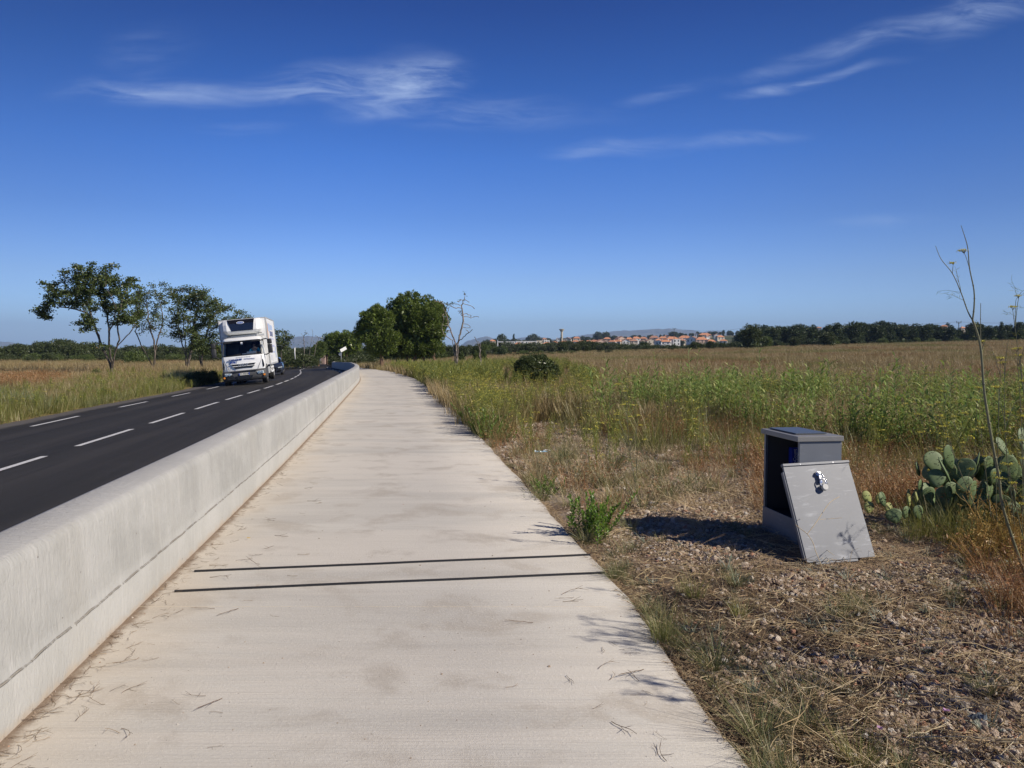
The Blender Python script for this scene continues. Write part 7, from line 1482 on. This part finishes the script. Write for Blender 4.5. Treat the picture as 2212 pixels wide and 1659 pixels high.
P = zone_pts(120, [(1560, 1260), (2260, 1230), (2320, 1560), (1700, 1700), (1600, 1400)], 8); P[:, 2] += .01; scatter('dry_stalks', 'stalk', P, U_(.4, 1.0, 120, 7), 8, 'bent pale dry stalks arching over the near soil', 'dry stalks', tilt=.25)
P = zone_pts(26, [(1250, 1090), (1640, 1010), (1640, 1140), (1450, 1200)], 9); P[:, 2] += .01; scatter('dry_stalks', 'stalk', P, U_(.5, 1.0, 26, 9), 10, 'bent pale dry stalks lying left of the cabinet', 'dry stalks', tilt=.2)
# dry stalk in front of the door
def z6(x, y): return ((2900 + x / 2.37) / 1.8228, (1600 + y / 2.37) / 1.8228)
b = hit(*z6(860, 1650)); B_ = np.array(b); nb = NB()
nb.tube(smooth_path(W_([z6(860, 1650), z6(800, 1500), z6(742, 1360), z6(712, 1270), z6(660, 1192), z6(600, 1145), z6(552, 1106)], b.y, b.y + .32)), .0022, 5); nb.tube(smooth_path([W_([z6(660, 1192)], b.y + .21, 0)[0], W_([z6(745, 1080)], b.y + .26, 0)[0], W_([z6(820, 965)], b.y + .36, 0)[0], W_([z6(880, 890)], b.y + .42, 0)[0], W_([z6(960, 843)], b.y + .47, 0)[0]]), .0022, 5); nb.tube(smooth_path([W_([z6(770, 1055)], b.y + .28, 0)[0], W_([z6(860, 1050)], b.y + .33, 0)[0], W_([z6(985, 1040)], b.y + .33, 0)[0]]), .0015, 4)
o = mesh_obj('dry_stalk', nb.mesh('dry_stalk', M['straw']), None, None, True); o.location = b; tag(o, 'forked pale dry stalk standing in front of the leaning door', 'dry stalk')
# ------------------------------------------------------------------ single plants near the path
LEAFY = [leafy(700, .40, 34, .24, leafL=.06, leafW=.022, per=34), leafy(701, .40, 22, .26, leafL=.06, leafW=.022, per=28)]
def plant(name, me, u, v, s, label, cat, rz=0, group=None, y=None):
    p = hit(u, v) if y is None else PT(u, v, y); p.z = float(gz(p.x, p.y)); o = mesh_obj(name, me, None, None); o.location = p; o.scale = (s,) * 3; o.rotation_euler = (0, 0, rz); tag(o, label, cat, group); return o
plant('leafy_weed', LEAFY[0], 1283, 1157, .88, 'bright green leafy weed at the path edge, nearest to the two tubes', 'weed')
for i, (u, v, s, lb) in enumerate([(1048, 938, 1.15, 'leafy green weed at the path edge beside the gravel patch'), (1066, 948, .8, 'smaller leafy weed right of the one at the gravel patch'), (1020, 915, 1.0, 'leafy weed where the path edge meets the fennel'), (1185, 1068, .5, 'small leafy sprout at the path edge below the gravel patch')]): plant('leafy_weed', LEAFY[i % 2], u, v, s, lb, 'weed', i * 1.3)
TUS = [dry_tuft(800, 150, (.10, .24), 'dark_tuft', .0042, False, .07, .9, ), dry_tuft(801, 90, (.12, .32), 'green_grass', .005, False, .08, .5), dry_tuft(802, 110, (.1, .28), 'dark_tuft', .0045, True, .07, .45)]
for i, (k, u, v, s, lb) in enumerate([(0, 1545, 1437, .95, 'dark green grass tussock spreading by the path edge, largest of the foreground'), (1, 1432, 1388, .8, 'light green grass tuft by the path edge above the dark tussock'), (1, 1500, 1292, .7, 'green grass tuft left of the light flat stone'), (0, 1590, 1268, .7, 'low tussock just below the door shadow'), (2, 1095, 950, .95, 'dark tussock at the left of the gravel patch'), (2, 1137, 938, .9, 'dark tussock in the middle of the gravel patch'), (2, 1192, 952, .85, 'dark tussock at the right of the gravel patch'), (2, 1235, 985, .9, 'tussock right below the pale wrapper'), (1, 1162, 1050, 1.0, 'grey-green tuft at the path edge below the gravel patch'), (2, 1172, 1078, .8, 'yellowish tuft at the path edge above the leafy weed'), (2, 1445, 1072, 1.1, 'brown-green tussock between the fennel stem and the cabinet'), (2, 1330, 1010, 1.1, 'brown-green tussock above the fennel stem'), (2, 1290, 1045, .9, 'brownish tussock left of the fennel stem'), (1, 1600, 1330, .6, 'small green tuft amid the litter under the light stone'), (0, 1745, 1560, .7, 'dark low tuft amid the gravel at the bottom'), (0, 1640, 1600, .8, 'dark tuft in the bottom soil by the path corner'), (1, 1850, 1640, .7, 'leafy tuft at the bottom border'), (0, 2130, 1470, .6, 'dark tuft among the coarse stones at the right')]):
    plant('grass_tussock', TUS[k], u, v, s, lb, 'grass', i * 1.1, 'single tussocks beside the path')
PF = flower_mesh('flower_pink', .018, 12, 1)
for i, (u, v, h_) in enumerate([(1899, 1592, .05), (2044, 1553, .05)]):
    p = hit(u, v + 8); nb = NB(); nb.tube([[0, 0, 0], [.004, 0, h_ * .6], [0, 0, h_]], .0012, 4, 0); r = np.random.default_rng(i); a = r.uniform(0, 6.28, 16); V, Fq = leaves(np.tile([0, 0, h_], (16, 1)), np.stack([np.cos(a), np.sin(a), r.uniform(.1, .7, 16)], -1), .018, .010, r, 0, 4); nb.add(V, Fq, 1); o = mesh_obj('pink_flower', nb.mesh('pink_flower', [M['fennel_stem'], M['flower_pink']])); o.location = p; tag(o, ['small pink flower near the bottom border', 'small pale pink flower above and right of the other'][i], 'flower')
# ------------------------------------------------------------------ single stones
SM = [rocks(90 + i) for i in range(5)]
for i, (u, v, s, lb) in enumerate([(1607, 1236, .040, 'flat pale angular stone below the cabinet shadow'), (1996, 1240, .038, 'orange-brown stone right of the door foot'), (1732, 1408, .034, 'pale pointed stone in the middle of the foreground'), (1440, 1252, .030, 'white rounded stone by the grass below the shadow'), (1860, 1285, .030, 'white stone below the door'), (2085, 1265, .036, 'large pale stone below the fennel foot'), (2060, 1590, .040, 'grey stone at the bottom right among gravel'), (2120, 1470, .044, 'coarse grey stone at the right'), (2190, 1500, .046, 'coarse pinkish stone at the right border'), (2075, 1490, .030, 'pale square stone left of the coarse ones'), (1930, 1270, .028, 'rust-coloured stone right below the door'), (2150, 1380, .03, 'pale stone under the rust-brown plant'), (1580, 1220, .028, 'pinkish stone at the end of the cabinet shadow'), (2180, 1440, .03, 'light stone above the coarse pinkish one'), (1700, 1245, .026, 'reddish stone left of the door foot')]):
    p = hit(u, v); p.z = float(gz(p.x, p.y)) + s * .25; o = mesh_obj('stone', SM[i % 5].copy() if False else SM[i % 5]); o.location = p; o.scale = (s * 1.1, s, s * .8); o.rotation_euler = (R_.uniform(-.3, .3), R_.uniform(-.3, .3), i * 1.7); tag(o, lb, 'stone', 'single larger stones on the soil')
P = pts_in(5200, 2.3, 7.2, .2, 1.5, 300, .4, dens=lambda x, y: np.clip(.06 + 1.6 * vnoise(x, y, .7, 301) + .5 * (x / y > .56), 0, 1)); P = cabclear(P); S = LN(.017, .38, len(P), 302, .01, .036); P[:, 2] += S * .2; scatter('gravel', 'rock', P, S, 303, 'coarser pale stones strewn over the near soil', 'gravel', tilt=.5)
# ------------------------------------------------------------------ litter on the path and the gravel
def crumple(name, u, v, s, mat, label, cat, h_=.3, seed=0, on=None):
    p = hit(u, v) if on is None else hit(u, v, on); r = random.Random(seed); bm = bmesh.new(); bmesh.ops.create_grid(bm, x_segments=7, y_segments=5, size=1)
    for q in bm.verts: q.co = Vector((q.co.x * s + r.uniform(-.1, .1) * s, q.co.y * s * .45 + r.uniform(-.1, .1) * s, abs(r.gauss(0, .16)) * s * h_ * 3 + .004))
    me = bpy.data.meshes.new(name); bm.to_mesh(me); bm.free(); me.materials.append(mat); o = mesh_obj(name, me); o.modifiers.new('t', 'SOLIDIFY').thickness = .0015; p.z = max(p.z, float(gz(p.x, p.y))) + .01; o.location = p; tag(o, label, cat); return o
pmat('wrap_blue', (.25, .45, .62), .3); pmat('petal_yellow', (.75, .50, .05), .6); pmat('shard_grey', (.10, .12, .14), .35)
crumple('plastic_wrapper', 1168, 979, .10, M['wrap_blue'], 'crumpled pale blue wrapper on the gravel patch', 'wrapper')
crumple('paper_scrap', 1118, 888, .12, M['paper_white'], 'white paper scrap in the grass beyond the gravel patch', 'paper', seed=3)
crumple('paper_scrap', 1133, 895, .07, M['paper_white'], 'smaller white scrap below the paper scrap', 'paper', seed=4)
crumple('paper_scrap', 1183, 975, .06, M['paper_white'], 'white scrap just right of the pale blue wrapper', 'paper', seed=6)
crumple('plastic_shard', 2113, 1560, .035, M['shard_grey'], 'dark grey plastic shard among the stones at the bottom right', 'plastic shard', .6, 5)
crumple('yellow_petal', 537, 1166, .012, M['petal_yellow'], 'tiny yellow petal on the path by the wall', 'petal', .5, 8, .012)
proto('pathtwig', 'path_twig', [twig(i + 80, .16, 'dark_twig', .0017, 2, .05) for i in range(4)] + [twig(i + 90, .10, 'litter', .0014, 1, .05) for i in range(2)])
proto('crumb', 'soil_crumb', [rocks(i + 40) for i in range(3)])
r = np.random.default_rng(61); n = 420; y = 2.4 * (18 / 2.4) ** r.random(n); off = np.abs(r.normal(0, .10, n)) + .01; x = xw(y) + off; P = np.stack([x, y, np.interp(y, PY, PZ) + .014], -1); scatter('path_debris', 'pathtwig', P, U_(.25, .9, n, 62), 63, 'dry twigs blown against the foot of the wall', 'litter', tilt=.03)
n = 46; y = 2.6 * (9 / 2.6) ** r.random(n); off = r.uniform(.15, .9, n); P = np.stack([xw(y) + off, y, np.interp(y, PY, PZ) + .014], -1); scatter('path_debris', 'pathtwig', P, U_(.4, 1.2, n, 64), 65, 'scattered curled twigs on the left part of the path', 'litter', tilt=.02)
n = 26; y = 2.6 * (5 / 2.6) ** r.random(n); off = 2.85 - np.abs(r.normal(0, .25, n)); P = np.stack([xw(y) + off, y, np.interp(y, PY, PZ) + .014], -1); scatter('path_debris', 'pathtwig', P, U_(.4, 1.3, n, 66), 67, 'scattered twigs along the right edge of the path', 'litter', tilt=.02)
n = 500; y = 2.4 * (16 / 2.4) ** r.random(n); off = np.where(r.random(n) < .45, np.abs(r.normal(0, .06, n)), r.uniform(0, 3, n)); P = np.stack([xw(y) + off, y, np.interp(y, PY, PZ) + .013], -1); scatter('path_debris', 'crumb', P, LN(.0028, .5, n, 68, .001, .010), 69, 'small crumbs of soil and stone on the path', 'litter', tilt=.5)
n = 3800; y = 2.3 * (14 / 2.3) ** r.random(n); off = 3.04 - .12 * (1 - sst(2.6, 5.2, y)) + np.abs(r.normal(0, .09, n)); P = np.stack([xw(y) + off, y, gz(xw(y) + off, y)], -1); P[:, 2] += .004; scatter('dry_litter', 'litter', P, U_(.3, 1.0, n, 70), 71, 'dark plant litter gathered along the right path edge', 'litter', tilt=.3)
n = 420; y = 2.6 * (30 / 2.6) ** r.random(n); off = 3.08 - .12 * (1 - sst(2.6, 5.2, y)) + np.abs(r.normal(0, .10, n)); kk = vnoise(y, y * 0, .45, 88) > .12; y = y[kk]; off = off[kk]; n = len(y); P = np.stack([xw(y) + off, y, gz(xw(y) + off, y)], -1); scatter('low_grass', 'tussock', P, U_(.2, .65, n, 72), 73, 'ragged low grass fringe along the right path edge', 'grass', tilt=.3)
# ------------------------------------------------------------------ haze
hz = MB().box(-5200, 5200, -120, 7200, -60, 200).build('haze', [], None) if False else None
bmh = MB().box(-9500, 9500, -120, 12700, -90, 420); me = bpy.data.meshes.new('haze'); me.from_pydata(bmh.v, [], bmh.f); mh = bpy.data.materials.new('haze'); mh.use_nodes = True; t_ = NT(mh.node_tree); out = t_.n('ShaderNodeOutputMaterial'); pv_ = t_.n('ShaderNodeVolumePrincipled'); pv_.inputs['Color'].default_value = (.48, .68, 1.0, 1); pv_.inputs['Density'].default_value = HAZE; pv_.inputs['Anisotropy'].default_value = .0; t_.t.links.new(pv_.outputs[0], out.inputs['Volume']); me.materials.append(mh)
o = bpy.data.objects.new('haze', me); C.objects.link(o); o['kind'] = 'stuff'; o['label'] = 'thin blue summer haze over the plain'
